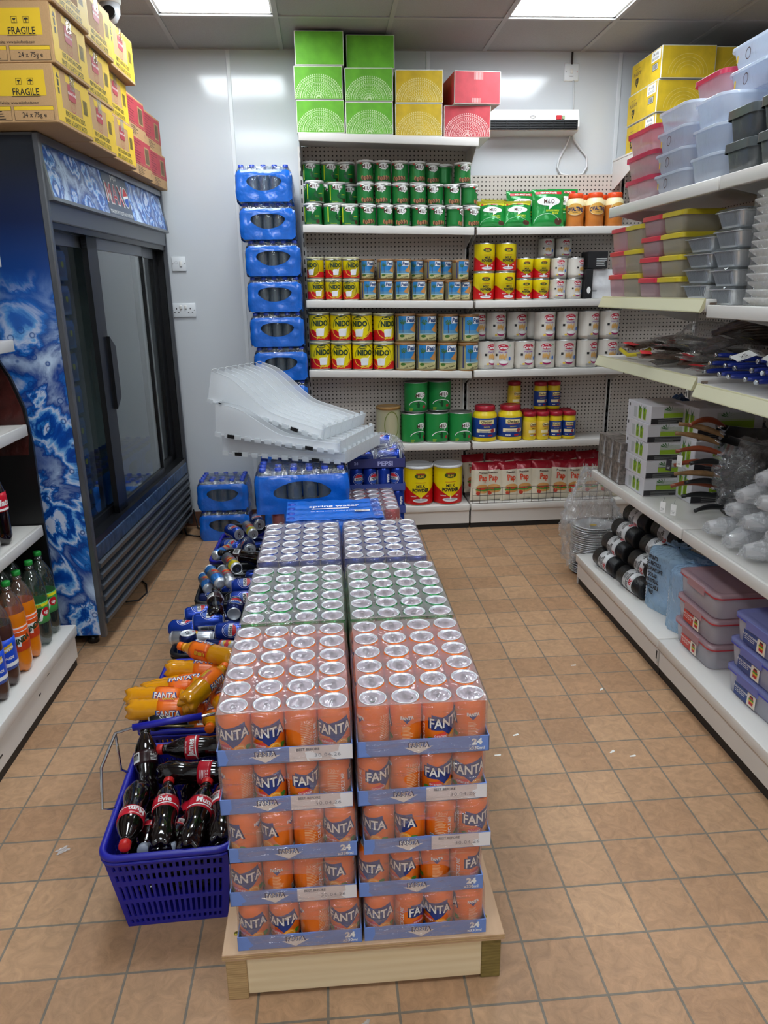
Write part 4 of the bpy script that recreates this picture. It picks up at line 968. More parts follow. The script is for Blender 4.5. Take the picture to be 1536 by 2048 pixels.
# the small white goods beside the cereal
def lab_box(name, w_, d_, h_, m, deco, r=.003):
    def f():
        t = MB(); t.bbox(-w_/2, w_/2, -d_/2, d_/2, 0, h_, m, r, 1); deco(t, FACE(0,-d_/2,0), w_, h_); return t.obj(name)
    return Kind(f)
lab_box('carton', .12,.14,.10, pm('box_black','1a1a1c',.4), lambda b,M,w,h: b.flat(LINES(-.01,.06,.07,5,.01,.002), wht, M)).put((1.665,4.66,BZ['s3']+.176), 0, 'small black carton standing on a white foil pack beside the cereal tins', 'carton')
def foil():
    b = MB(); b.grid(lambda a,c: (-.085+.17*a, -.06-.012*sin(pi*a)*sin(pi*c)+.004*noise.noise(Vector((a*6,c*6,1))), .17*c), 14, 14, pm('foil_white','e6e6e8',.3,.1,bump=.4,bscale=14))
    b.box(-.085,.085,-.058,.06,0,.17,MC['foil_white']); b.flat(LINES(-.06,.05,.03,3,.008,.002), ink, FACE(0,-.075,0)); return b.obj('foil_pack')
Kind(foil).put((1.705,4.68,BZ['s3']+.002), 0, 'square white foil pack on the shelf beside the small cereal tins', 'packet')
lab_box('carton', .045,.16,.172, MC['box_black'], lambda b,M,w,h: b.flat(E2(0,.05,.012,.02), wht, M)).put((1.612,4.655,BZ['s3']+.002), 0, 'narrow black carton squeezed between cereal tins and the white foil pack', 'carton')
# peanut butter jars
lidr = pm('jar_lid_red','a3182c',.35); jy = pm('jar_yellow','e5c81e',.3); jb = pm('jar_label_blue','1c3f8c',.35); jcream = pm('jar_label_yellow','e8c23c',.4)
def pbjar(R, h, lab, wide):
    def f():
        t = thing('spread_jar', None, None); b = MB(); nk = .78 if wide else .9
        p = [(R*.9,0),(R*.98,.004),(R,.012),(R,h*.62),(R,h*.70),(R*.97,h*.76),(R*nk,h*.84),(R*nk,h*.86)]
        b.lathe(p, [jy,jy,lab if not wide else jy,lab if not wide else jy,jy,jy,jy] if False else [jy]*7, 30)
        b.lathe([(R+.0003,h*.12),(R+.0006,h*.12+.001),(R+.0006,h*.66),(R+.0003,h*.66+.001)], lab, 30)
        Rr = R+.0006; W = wht if lab is jb else red
        b.cyl(R2(-R*.85,R*.85,h*.26,h*.36), pm('ribbon_cream','efe2b6',.4), Rr, 1); b.cyl(E2(R*.5,h*.31,R*.2,h*.055,12), pm('heart_red','a83436'), Rr, 2); b.cyl(LINES(-R*.6,R*.9,h*.33,3,h*.022,h*.008), jb, Rr, 2)
        b.cyl(R2(-R*.62,R*.62,h*.50,h*.62), pm('logo_cream','f3e3a0',.4), Rr, 1); b.cyl(T('Checkers',0,h*.565,h*.075,.03,.8,.1), ink if lab is jb else brown, Rr, 2); b.cyl(T('PEANUT BUTTER',0,h*.49,h*.035,.03,.8), red, Rr, 2)
        b.cyl(T('SMOOTH',0,h*.42,h*.03,.03), jy if lab is jb else brown, Rr, 2); b.cyl(E2(-R*.55,h*.18,R*.06,h*.018)+E2(-R*.4,h*.18,R*.06,h*.018)+E2(-R*.25,h*.18,R*.06,h*.018), wht, Rr, 2); b.cyl(R2(R*.1,R*.5,h*.16,h*.2), red, Rr, 2)
        b.obj('jar_body', t)
        rl = R*nk+.003
        MB().lathe([(rl,h*.85),(rl+.001,h*.86),(rl+.001,h*.965),(rl-.002,h*.985),(rl-.008,h),(rl-.012,h-.003),(0,h-.003)], lidr, 40, fn=lambda p,a: Vector((p.x*(1+.012*cos(20*a)), p.y*(1+.012*cos(20*a)), p.z))).obj('lid', t)
        return t
    return Kind(f)
K_pj, K_ps, K_py = pbjar(.079,.228,jb,True), pbjar(.0425,.18,jb,False), pbjar(.0425,.18,jcream,False)
row(K_pj, [1.007,1.173], 4.665, 0, 'large yellow peanut butter jar with a blue label and red lid, front, %s', 'jar', 'large peanut butter jars', 's5', [.0,.05])
row(K_pj, [.945+.02,1.135], 4.81-.015, .012 if False else 0, 'x %s', 'jar', 'g', 's5') if False else None
for i, (x, y) in enumerate(((.985,4.79-.002),(1.155,4.79-.002))):
    K_pj.put((x, 4.745+.0, BZ['s5']+.001), .2, 'x') if False else None
row(K_ps, [1.469,1.557], 4.64, 0, 'small peanut butter jar with a blue label, front row, %s', 'jar', 'small blue-label peanut butter jars', 's5', [-.1,-.2])
row(K_py, [1.297,1.382], 4.64, 0, 'small peanut butter jar with a yellow label, front row, %s', 'jar', 'small yellow-label peanut butter jars', 's5', [.5,.4])
row(K_py, [1.30,1.388,1.474,1.56], 4.735, 0, 'small peanut butter jar behind, only its red lid showing, %s', 'jar', 'small peanut butter jars behind the front row', 's5')
row(K_py, [1.228], 4.775, .19 if False else .0, 'small peanut butter jar standing alone behind the large jars%s', 'jar', None, 's5') if False else None
K_py.put((1.222,4.78,BZ['s5']+.001),.3,'small peanut butter jar with a yellow label behind the large jars, carrying another jar','jar')
K_py.put((1.225,4.78,BZ['s5']+.182),.4,'small peanut butter jar with a yellow label standing on another jar at the back','jar')
row(K_ps, [1.388,1.476], 4.735, .181, 'small peanut butter jar with a blue label stacked on the second row, %s', 'jar', 'stacked blue-label peanut butter jars', 's5', [.1,.2])
# orange-lidded drink jars
ol = pm('jar_lid_orange','e04a18',.35); amb = pm('malt_powder','c0722c',.35); ocr = pm('label_cream','e9dcae',.4)
def ovj():
    t = thing('drink_jar', None, None); R = .058; h = .192; b = MB()
    b.lathe([(R*.86,0),(R*.94,.004),(R*.9,.05),(R*.97,.09),(R,.12),(R*.92,.145),(R*.72,.162),(R*.70,.165)], [amb,amb,amb,amb,ocr,ocr,ocr], 30)
    Rf = lambda v: R*.985
    b.cyl(E2(0,.1,.05,.032,24), pm('oval_amber','d9a247',.35), R*1.0, 1); b.cyl(RING(0,.1,.052,.034,.002,24), ocr, R*1.0, 2)
    b.cyl(T('OVALTINE',0,.102,.022,.05,.66,0,0,1,3), pm('oval_navy','1a2450',.4), R*1.0, 3); b.cyl(T('CLASSIC',0,.082,.006,.03), MC['nido_ink'], R*1.0, 3)
    b.obj('jar_body', t); rl = R*.74
    MB().lathe([(rl,.162),(rl+.001,.164),(rl+.001,.186),(rl-.003,.191),(0,.192)], ol, 36, fn=lambda p,a: Vector((p.x*(1+.012*cos(18*a)), p.y*(1+.012*cos(18*a)), p.z))).obj('lid', t)
    return t
K = Kind(ovj)
row(K, [1.535,1.645,1.765], [4.68,4.65,4.65], 0, 'malt drink jar with an orange lid, front row, %s', 'jar', 'orange-lidded drink jars', 's2', [-.3,0,.15])
row(K, [1.60,1.715,1.81], 4.765, 0, 'malt drink jar with an orange lid, behind the front row, %s', 'jar', 'orange-lidded drink jars', 's2')
# pouches and bags
def pillow(W, Hh, D, mats, seed=0, deco=None, name='bag', top=.86, base='flat'):
    """sealed bag: puffed front and back, crimped top; mats=(body, top)"""
    def f():
        b = MB()
        def side(s):
            def fn(a, c):
                x = (a-.5)*W*(1-.06*sin(pi*c)); z = c*Hh
                t_ = max(0, (min(1, (1-c)*4)))**.6*(min(1, c*7))**.5*(sin(pi*min(max(a,.0),1)))**.55
                y = s*D/2*t_+.006*noise.noise(Vector((x*18+seed, z*18, s)))*t_+.003*noise.noise(Vector((x*60+seed, z*60, s)))
                return (x, y, z)
            return fn
        for s in (-1, 1):
            g = side(s)
            b.grid(lambda a, c: g(a, c*top), 14, 14, mats[0]); b.grid(lambda a, c: g(a, top+(1-top)*c), 14, 4, mats[1])
        if deco:
            g = side(-1); 
            def mp(shapes, m, layer):
                V = []; F = []
                for poly in shapes:
                    us = [p[0] for p in poly]; st = W/14
                    for k in range(math.floor(min(us)/st), math.floor(max(us)/st)+1):
                        q = clipstrip(poly, k*st, (k+1)*st)
                        q = [(v, u) for u, v in q]; 
                        if len(q) < 3: continue
                        for kk in range(math.floor(min(p[0] for p in q)/(Hh/14)), math.floor(max(p[0] for p in q)/(Hh/14))+1):
                            q2 = clipstrip(q, kk*Hh/14, (kk+1)*Hh/14)
                            if len(q2) < 3: continue
                            bs = len(V)
                            for v, u in q2:
                                p = g(min(.995, max(.005, u/W+.5)), min(.99, max(.01, v/Hh))); V.append((p[0], p[1]-.0012-.0005*layer, p[2]))
                            F.append(list(range(bs, len(V))))
                b.add(V, F, m, True)
            deco(mp, W, Hh)
        return b.obj(name)
    return Kind(f)
foilg = pm('pouch_green','1d8a3c',.22,.15,bump=.3,bscale=25)
def dmilo(mp, W, h):
    mp(R2(-W*.4,W*.4,h*.86,h*.93), red, 1); mp(T('NEW MALT TASTE',0,h*.895,h*.045,.03,.9), wht, 2)
    mp(E2(0,h*.66,W*.36,h*.12,18)+P2((0,h*.58),(W*.2,h*.58),(0,h*.44)), wht, 1); mp(T('MILO',0,h*.66,h*.12,.012,.85,.05,.0), brown, 2)
    mp(T('SUPPORTS ENERGY',W*.12,h*.42,h*.045,.03,.75)+T('RELEASE',W*.2,h*.35,h*.045,.03,.8), pm('lime','c9d92b'), 2); mp(E2(W*.3,h*.14,W*.12,h*.09,14), brown, 1); mp(RING(-W*.05,h*.1,W*.4,h*.25,h*.02,14,.3,pi), pm('pale_green','8cc79a',.4), 1)
def dmilo2(mp, W, h):
    mp(R2(-W*.45,W*.45,h*.80,h*.86), pm('lime','c9d92b'), 1); dmilo(mp, W, h*.92)
K_p1 = pillow(.17,.155,.075,(foilg,pm('pouch_gold','a8a226',.3,.3)),3,dmilo2,'drink_pouch',.84)
K_p2 = pillow(.20,.215,.07,(foilg,foilg),8,dmilo,'drink_pouch',.9)
zs = BZ['s2']
K_p1.put((1.02,4.645,zs+.002),(rad(-14),0,.05),'green malt drink pouch with a yellow stripe, first from the tins','pouch','leaning malt drink pouches')
K_p1.put((1.17,4.635,zs+.002),(rad(-14),0,-.1),'green malt drink pouch with a yellow stripe, beside the tall pouch','pouch','leaning malt drink pouches')
K_p1.put((1.06,4.74,zs+.02),(rad(-10),0,.2),'green malt drink pouch lying behind the two front pouches','pouch','leaning malt drink pouches')
K_p2.put((1.225,4.735,zs+.002),(rad(-6),0,.1),'tall green malt drink pouch, farthest left of the three tall ones','pouch','tall malt drink pouches')
K_p2.put((1.36,4.655,zs+.002),(rad(-6),0,-.03),'tall green malt drink pouch with its whole logo showing, in front','pouch','tall malt drink pouches')
K_p2.put((1.475,4.72,zs+.012),(rad(-6),0,.15),'tall green malt drink pouch between the front pouch and the orange-lidded jars','pouch','tall malt drink pouches')
bagc = pm('snack_bag_cream','e6dcc4',.2,bump=.4,bscale=25); bagr = pm('snack_bag_red','a31428',.22,.1,bump=.4,bscale=25)
def dpap(mp, W, h):
    mp(T('Premium',0,h*.735,h*.055,.03,.9,.1), brown, 2); mp(T('Pap',0,h*.60,h*.15,.035,.8,.0), pm('pap_orange','e0481c',.35), 2)
    mp(E2(.0,h*.27,W*.32,h*.07,16,pi,2*pi), pm('bun','d59a55',.5), 1); mp(E2(.0,h*.29,W*.34,h*.035,14), pm('leaf_green','4c8b2b'), 2); mp(E2(.0,h*.32,W*.3,h*.03,14)+E2(-W*.2,h*.2,W*.1,h*.05,12), pm('tomato','c43a24',.4), 2); mp(E2(.0,h*.34,W*.31,h*.09,16,0,pi), pm('bun','d59a55'), 3)
K_b = [pillow(.15,.255,.07,(bagc,bagr),s,dpap,'snack_bag',.8) for s in (1,5,9)]
bx = [.985,1.085,1.19,1.29,1.40,1.52,1.63,1.745,1.85]
for i, x in enumerate(bx): K_b[i % 3].put((x, 4.655+.01*(i % 2), BZ['base']+.003), (rad(-8),rad(random.uniform(-6,6)),random.uniform(-.25,.25)), 'cream and red bag behind the wire rail, front row, %s' % od(i,9), 'bag', 'cream and red bags on the base shelf')
for i in range(9): K_b[(i+1) % 3].put((.975+.112*i, 4.765, BZ['base']+.035), (rad(-9),rad(random.uniform(-9,9)),random.uniform(-.3,.3)), 'cream and red bag in the shaded back row, %s' % od(i,9), 'bag', 'cream and red bags on the base shelf')
# wire rail
t = thing('wire_rail', 'low dark wire rail along the front of the base shelf holding back the bags', 'rail', (.922, 4.583, .168))
wr = pm('dark_wire','4a4038',.35,.7)
for z in (.002, .055, .105): MB().tube([(0,0,z),(.93,0,z)], .0017, wr, 6).obj('rail_wire', t)
for k in range(20): MB().tube([(.049*k,0,0),(.049*k,0,.107)], .0014, wr, 6).obj('upright_wire', t)
# boxes on the top shelf
def mandala(mp, w_, h_, c, seed, tone):
    x0 = 0; R0 = w_*.46
    for r, t_ in ((1,.0026),(.9,.0018),(.74,.003),(.68,.0016),(.55,.0022),(.42,.0018),(.3,.003)):
        mp(RING(0,0,R0*r,R0*r*.88,t_,30,0,pi), c, 1)
    for r, n, s in ((1.06,34,.0036),(.95,30,.0024),(.82,26,.0055),(.62,20,.0045),(.48,16,.003),(.36,12,.0045),(.2,9,.005),(.1,5,.005)):
        sh = []
        for i in range(n):
            a = pi*(i+.5)/n; sh += [[(R0*r*cos(a)+s*cos(b)*(.55 if r in (.82,.62,.2,.36) else 1), .88*R0*r*sin(a)+s*1.3*sin(b)) for b in (0,1.26,2.5,3.77,5.03)]]
        mp(sh, c, 2)
def gift(col, dark, pal, plain=False):
    m = pm('box_print_'+col, col, .55, var=.16, bscale=16)
    def f():
        t = MB(); W, D, Hh = .262, .33, .163
        t.bbox(-W/2,W/2,-D/2,D/2,0,Hh,pm('box_edge_white','dcdcd2',.6),.0025,1)
        for M, w_ in ((FACE(0,-D/2,0),W),(FACE(0,D/2,0,pi),W),(FACE(W/2,0,0,pi/2),D),(FACE(-W/2,0,0,-pi/2),D)):
            t.flat(R2(-w_/2+.004,w_/2-.004,.004,Hh-.004), m, M, 1)
        if not plain: mandala(lambda s,c,l: t.flat([[(u,v+.008) for u,v in p] for p in s],c,FACE(0,-D/2,0),l+1), W, Hh, pm('box_pale_'+pal,pal,.6), 1, None)
        t.flat(R2(-W/2+.004,W/2-.004,-.1,.1), m, Matrix.Translation((0,0,Hh)) @ Matrix.Rotation(-pi/2,4,'X'), 1)
        if plain and col == 'c23b45': t.flat(BARS(-.02,.03,.12,.155,3)+BARS(-.03,.02,.008,.03,5), pm('box_pale_'+pal,pal,.6), FACE(0,-D/2,0), 2)
        return t.obj('carton')
    return Kind(f)
KG, KGp, KY, KR, KRp = gift('67b22c','',  'c6e3a6'), gift('67b22c','','c6e3a6',True), gift('cfae1c','','e3d283'), gift('c23b45','','efbdb9'), gift('c23b45','','efbdb9',True)
zt = BZ['top']
def ztp(x): return zl('top', x)+.001
GS = 'patterned cartons on top of the shelves'
for K, x, l, lab in ((KG,.022,0,'green carton with a pale half-circle pattern, bottom row, at the left end'),(KG,.291,0,'green carton with a pale half-circle pattern, bottom row, next to the yellow one'),
                     (KY,.563,0,'yellow carton with a pale half-circle pattern, on the shelf itself'),(KR,.836,0,'red carton with a pale half-circle pattern, overhanging the right end of the top shelf'),
                     (KG,.017,1,'green patterned carton in the middle row, left one'),(KG,.292,1,'green patterned carton in the middle row, beside the upper yellow one'),
                     (KY,.566,1,'yellow patterned carton stacked on the other yellow one'),(KRp,.872,1,'plain-fronted red carton turned slightly on the patterned red one'),
                     (KGp,.026,2,'plain bright green carton at the very top left of the stack'),(KGp,.302,2,'plain green carton at the top, the right-hand one of two')):
    r = {'KRp':0}.get('x', random.uniform(-.015,.015)) + (.09 if K is KRp else (-.02 if K is KR else 0))
    K.put((x, 4.665+(-.02 if K is KRp else 0)+(.03 if (K is KGp and x > .2) else 0), ztp(x)+.1655*l+(.0)), (0,0,r), lab, 'carton', GS)
# yellow cartons in the right-hand corner
def ycart():
    t = MB(); W, D, Hh = .30, .40, .158; m = pm('box_print_d2b11e','d2b11e',.55,var=.14,bscale=16)
    t.bbox(0,W,0,D,0,Hh,MC['box_edge_white'],.0025,1)
    M = FACE(0,0,0) @ Matrix.Translation((0,0,0)); t.flat(R2(.004,W-.004,.004,Hh-.004), m, M, 1)
    for r in (.11,.09,.07,.05): t.flat(RING(W/2,.02,r,r*.9,.0015,26,0,pi), pm('box_pale_e3d283','e3d283'), M, 2)
    M = FACE(0,0,0,-pi/2) @ Matrix.Translation((-D,0,0)); t.flat(R2(.004,D-.004,.004,Hh-.004), m, M, 1)
    t.flat(T('PLAXATIP',.085,.098,.019,.02,.9)+R2(.05,.12,.122,.124)+T('STOUT',.085,.112,.007), brown, M, 2)
    t.flat(P2((.065,.075),(.105,.075),(.105,.05),(.085,.025),(.065,.05)), ink, M, 2); t.flat(T('S',.085,.055,.022,.03), m, M, 3)
    t.flat(R2(.27,.385,.1,.15), wht, M, 2); t.flat(T('24 x 65g',.325,.135,.014,.02)+T('BB 10/2026',.325,.113,.013), ink, M, 3); t.flat(R2(.29,.36,.055,.088), ink, M, 2); t.flat(R2(.293,.357,.058,.085), wht, M, 3); t.flat(BARS(.296,.354,.06,.083,6), ink, M, 4)
    return t.obj('carton')
K = Kind(ycart)
for l in range(3):
    for k in range(3):
        K.put((1.838+.008*(l == 0)+.006*(l==2)+.306*k, 4.345-.012*(l)+.02*(k>0), 2.264+.160*l), (0,0,0), 'yellow carton in the right ceiling corner, %s row, %s' % (['bottom','middle','top'][l], ['with its printed end showing','second from its printed end','farthest right'][k]), 'carton', 'yellow cartons in the right corner')
# ---------------------------------------------------------------- water packs
rrect = lambda W, D, r, n=6: [((sx*(W/2-r)+r*cos(a0+pi/2*k/n)), (sy*(D/2-r)+r*sin(a0+pi/2*k/n))) for sx,sy,a0 in ((1,1,0),(-1,1,pi/2),(-1,-1,pi),(1,-1,1.5*pi)) for k in range(n+1)]
bluef = pm('water_film_blue','1263c9',.22,bump=.7,bscale=18,var=.12,coat=.3)
clearf = film('water_film_clear','eef4fa',.05,.10,.9,24)
petc = film('clear_bottle','e6eff5',.10,.06,.0,20,.97)
capb = pm('cap_blue','1a3fae',.35)
def wbottle():
    b = MB(); p = [(.0,.004),(.022,.002),(.030,.008)]
    for k in range(9): p.append((.0315-(.0018 if k % 2 else 0), .016+.0105*k))
    p += [(.0315,.115),(.028,.14),(.019,.162),(.0125,.175),(.0125,.182)]
    b.lathe(p, petc, 16); o = b.obj('bottle')
    MB().lathe([(.0145,.178),(.0148,.18),(.0148,.194),(.0,.196)], capb, 14).obj('bottle_cap', o)
    MB().lathe([(.0322,.108),(.0322,.138)], pm('water_label','2b6fd0',.35), 16).obj('bottle_label', o) if False else None
    return o
KW = Kind(wbottle)
def water_pack(nx, ny, px=.0655):
    W, D, Hh = nx*px+.006, ny*px+.006, .192
    def f():
        t = thing('water_multipack', None, None)
        sh = film_shell(W, D, .168, 0, bluef, (.0, .10, W*.30, .04), None, r=.028, seed=nx*3+ny, inset=.008, bulge=.006, nr=7, holes=(1,0))
        sh.obj('printed_film', t)
        # clear crown over the bottle tops
        def tf(a, c):
            x = (a-.5)*(W-.03); y = (c-.5)*(D-.03); e_ = min(1, min(a,1-a,c,1-c)*9)
            dx = (x/px-(.5 if nx % 2 == 0 else 0)); dy = (y/px-(.5 if ny % 2 == 0 else 0)); dx -= round(dx); dy -= round(dy)
            z = .190+.010*max(0, 1-(dx*dx+dy*dy)*9)-.022*(1-e_)
            return (x, y, z+.003*noise.noise(Vector((x*40,y*40,2))))
        cf = MB().grid(tf, nx*6, ny*6, clearf)
        rr0, rr1 = rrect(W-.012, D-.012, .028), rrect(W-.034, D-.034, .03); n_ = len(rr0)
        cf.add([(x,y,.164) for x,y in rr0]+[(x*1.01,y*1.01,.180) for x,y in rr1]+[(x*.985,y*.985,.187) for x,y in rr1], [(j*n_+i, j*n_+(i+1) % n_, (j+1)*n_+(i+1) % n_, (j+1)*n_+i) for j in range(2) for i in range(n_)], clearf, True)
        cf.obj('clear_film', t)
        b = MB(); b.flat(R2(-D*.3,D*.3,.02,.13), pm('label_dark_blue','0c3a94',.35), FACE(-W/2-.002,0,0,-pi/2), 2); b.flat(E2(.06,.10,.02,.03)+E2(-.05,.09,.015,.02), pm('lime','c9d92b'), FACE(-W/2-.002,0,0,-pi/2), 3); b.flat(R2(.04,.07,.03,.07), wht, FACE(-W/2-.002,0,0,-pi/2), 3)
        b.obj('side_print', t)
        for i in range(nx):
            for j in range(ny):
                if j not in (0,1) and i not in (0, nx-1) and not (j == ny-1): continue
                KW.put(((i-(nx-1)/2)*px, (j-(ny-1)/2)*px, .001), random.random()*6, parent=t)
        return t
    return Kind(f)
W4 = water_pack(5, 4, .0625); W6 = water_pack(6, 4, .0665)
for lv in range(11):
    z = .187*lv*1.0+.014
    if lv > 3: x = -.275-.004*(lv-4)+[.0,.006,-.0,.004,.008,-.008,-.012][min(lv-4,6)]
    else: x = -.27
    W4.put((x, 4.66+.0, .001+.2007*lv), (0,0,random.uniform(-.03,.03)), 'blue-wrapped pack of water bottles in the tall tower, %s' % (['standing on the floor','second from the floor','third from the floor','fourth from the floor','fifth from the floor','sixth from the top','fifth from the top','fourth from the top','third from the top','second from the top','topmost'][lv]), 'multipack', 'tower of water packs against the wall')
for lv in range(2):
    W4.put((-.685+.004*lv, 4.66, .001+.2007*lv), (0,0,.02-.03*lv), 'blue-wrapped pack of water bottles %s, left of the tall tower' % ['on the floor','on top of another pack'][lv], 'multipack', 'two water packs by the fridge corner', )
W6.put((-.125, 3.19, .603), (0,0,.03), 'blue-wrapped pack of water bottles under the clear plastic trays', 'multipack')
# cola cans behind, with a lower level hidden under the water
for (xc, yc, n, lab) in ((-.12,2.83,3,'below the spring water, left'),(.155,2.83,3,'below the spring water, right'),(-.125,3.27,4,'left'),(.165,3.27,4,'right')):
    for lv in range(n):
        back = yc > 3
        can_pack('red','x', back and lv == 3, (xc, yc, .1306+.118*lv), ('wrapped tray of red cola cans %s, %s layer' % (lab, levels[lv])) if not back else 'red cola cans behind the spring water, %s stack, %s' % (lab, ['bottom tray','second tray','third tray','top tray, can ends showing'][lv] if xc > 0 else ['bottom tray','second tray','third tray','top tray under the water pack'][lv]),
                 'wrapped trays of red cola cans', colr=pm('tray_card_red','8e2028',.6), logo=None, film_on=(back and lv == 3))
# spring water pack lying in front of them
sp = film_shell(.40,.30,.195,0,bluef,None,None,r=.03,seed=4,inset=.02,bulge=.006)
t = thing('water_multipack','flat blue pack printed with the words spring water, behind the blue cans','multipack',(.01,2.83,.4855),.02)
def tf(a, c):
    x = (a-.5)*.375; y = (c-.5)*.275
    return (x, y, .193+.004*abs(cos(pi*x/.0655))*abs(cos(pi*y/.0655))+.003*noise.noise(Vector((x*14,y*14,5))))
sp.grid(tf, 30, 22, bluef)
Mt = Matrix.Translation((0,0,.1985)) @ Matrix.Rotation(-pi/2,4,'X')
sp.flat(T('spring water',-.0,.04,.026,.02,1.1), wht, Mt, 1); sp.flat(R2(-.09,.06,-.002,.008), wht, Mt, 1); sp.flat(T('our spring water is bottled at source',0,-.03,.009,.0,1), wht, Mt, 1); sp.flat(R2(.08,.14,-.05,-.03), wht, Mt, 1); sp.flat(BARS(.085,.135,-.047,-.033), ink, Mt, 2)
sp.obj('printed_film', t)
MB().grid(lambda a,c: (.148+.045*a, -.14+.28*c, .205+.012*abs(sin(pi*c*4))*sin(pi*a)), 6, 30, clearf).obj('clear_film', t)
for j in range(4):
    for x in (-.17,.17): KW.put((x, -.10+.066*j, .002), 0, parent=t)
# open tray of bagged blue cans
for lv in range(5):
    can_pack('blue','x', False, (.225, 3.64, .1306+.1135*lv), 'cardboard tray of blue cola cans behind the red cans, %s layer' % levels[lv], 'stack of blue can trays under the bagged cans', colr=traycol['blue'], logo=None, film_on=False, lids=False)
t = thing('can_tray','dark blue card tray printed with a cola name, holding loose bagged cans','tray',(.225,3.64,.6995))
b = tray_mesh('x',.275,.40,.045,pm('tray_navy','33366e',.5),None); b.flat(T('PEPSI',.04,.022,.022,.04,1.1), pm('tray_pale','a7a9d6'), FACE(0,-.2,0), 2); b.flat(T('24',-.1,.026,.014,.04), MC['tray_pale'], FACE(0,-.2,0), 2); b.obj('cardboard_tray', t)
def lying(K, c, d, z=None, roll=0, label=None, cat=None, group=None, length=.115, tilt=0):
    """put a can or bottle lying with its middle at c, axis towards d"""
    d = Vector(d).normalized(); p = Vector(c)-d*length/2
    return K.axis(p, d, label, cat, group, roll*.5+pi)
for i, (x, y, z, d, r) in enumerate(((.15,3.50,.738,(1,.35,.0),.2),(.29,3.52,.742,(1,-.25,.1),-.1),(.15,3.62,.738,(1,.2,0),1.2),(.29,3.66,.738,(1,.1,0),.3),(.25,3.57,.80,(1,-.3,.15),0.1),(.17,3.58,.798,(.9,.5,.05),.5))):
    lying(CANS['blue'], (x,y,z), d, roll=r, label='loose blue cola can in the clear bag on a tray, %s' % ['front left','front right','back left','back right','top right','top left'][i], cat='can', group='loose bagged cans behind the clear trays')
def blob(rx, ry, rz, m, seed=0, amp=.12, n=28, fold=.05, name='plastic_bag', flat=True, parent=None, loc=(0,0,0), rot=(0,0,0), fn=None):
    b = MB()
    def g(a, c):
        th, ph = 2*pi*a, pi*c
        v = Vector((sin(ph)*cos(th), sin(ph)*sin(th), -cos(ph)))
        w_ = Vector((sin(ph)*cos(th)*1.7+seed, sin(ph)*sin(th)*1.7, -cos(ph)*1.7))
        s = 1+amp*noise.noise(w_)+fold*1.6*abs(noise.noise(w_*3.1))-fold*.6+.07*noise.noise(w_*6)+.03*noise.noise(w_*13)
        p = Vector((v.x*rx*s, v.y*ry*s, v.z*rz*s))
        if flat: p.z = max(p.z, -rz*.92)
        if fn: p = fn(p)
        return p
    b.grid(g, n*2, n, m, False); return b.obj(name, parent, loc, rot)
bagfilm = film('clear_bag_film','fbfcfd',.12,.13,.6,40)
tag(blob(.15,.13,.065,bagfilm,3,.2,20,.1,'plastic_bag',loc=(.225,3.58,.775)), 'clear crinkled bag around loose blue cans on the dark blue tray', 'bag')
# ---------------------------------------------------------------- clear shelf-organiser trays
mil = film('milky_plastic','fbfcfd',.62,.02,.15,30,rough=.2)
mil3 = film('clear_divider','fbfcfd',.36,.02,.15,30,rough=.2)
mil2 = film('milky_plastic_edge','f2f5f7',.7,.05,.1,30,rough=.2)
def organiser():
    L_, W = .60, .43; t = thing('organiser_tray', None, None)
    b = MB(); b.box(0,L_,0,W,0,.004,mil)
    for k in range(22): b.box(.02,L_-.02,.0095+k*.0195,.0125+k*.0195,.004,.0075,mil)
    b.obj('tray_base', t)
    b = MB(); b.box(-.003,.0,0,W,-.004,.05,mil2)
    for k in range(8): b.box(-.0035,.012,.01+k*.055,.014+k*.055,.0,.06,mil2)
    b.obj('front_lip', t)
    pf = [(0,.0),(0,.036),(.03,.034)]
    for i in range(15): u = i/14; pf.append((.24+.30*u, .034+.100*(3*u*u-2*u**3)))
    pf += [(L_,.136),(L_,.0)]
    for k in range(9):
        y = .002+k*(W-.006)/8; fb = MB(); fb.prism([(p[0],p[1]+.003) for p in pf], y, y+.0018, mil3, 'y')
        fb.tube([(p[0],y+.001,p[1]+.003) for p in pf[1:-1]], .0016, mil2, 5)
        if k < 8: fb.tube([(L_,y+.001,.139),(L_+.004,y+.016,.143),(L_+.004,y+(W-.006)/8-.012,.143),(L_,y+(W-.006)/8,.139)], .0014, mil2, 5)
        fb.obj('divider', t)
    for x in (.12,.50): MB().box(x,x+.035,-.006,.0,-.006,.010,black).obj('clip', t)
    b = MB()
    for k in range(12): b.box(.02+k*.05,.05+k*.05,-.004,.0,-.008,.012,mil2)
    b.obj('edge_rail', t)
    return t
K = Kind(organiser)
# local +x runs from the low front end towards the high end
for i, (p, rz, pitch, lab) in enumerate((((.065,3.085,.812), 2.72, -.012, 'bottom clear plastic divider tray, resting on the water pack'),((.04,3.075,.858), 2.73, -.085, 'middle clear plastic divider tray of the tilted stack'),((-.03,3.15,.905), 2.66, -.24, 'top clear plastic divider tray, its curved fins standing up'))):
    M = Matrix.Translation(p) @ Matrix.Rotation(rz,4,'Z') @ Matrix.Scale(-1,4,(0,1,0)) @ Matrix.Rotation(pitch,4,'Y')
    o = K.put((0,0,0)); tag(o, lab, 'tray', 'clear divider trays')
    l_, q_, s_ = M.decompose(); o.rotation_mode = 'QUATERNION'; o.location = l_; o.rotation_quaternion = q_; o.scale = s_
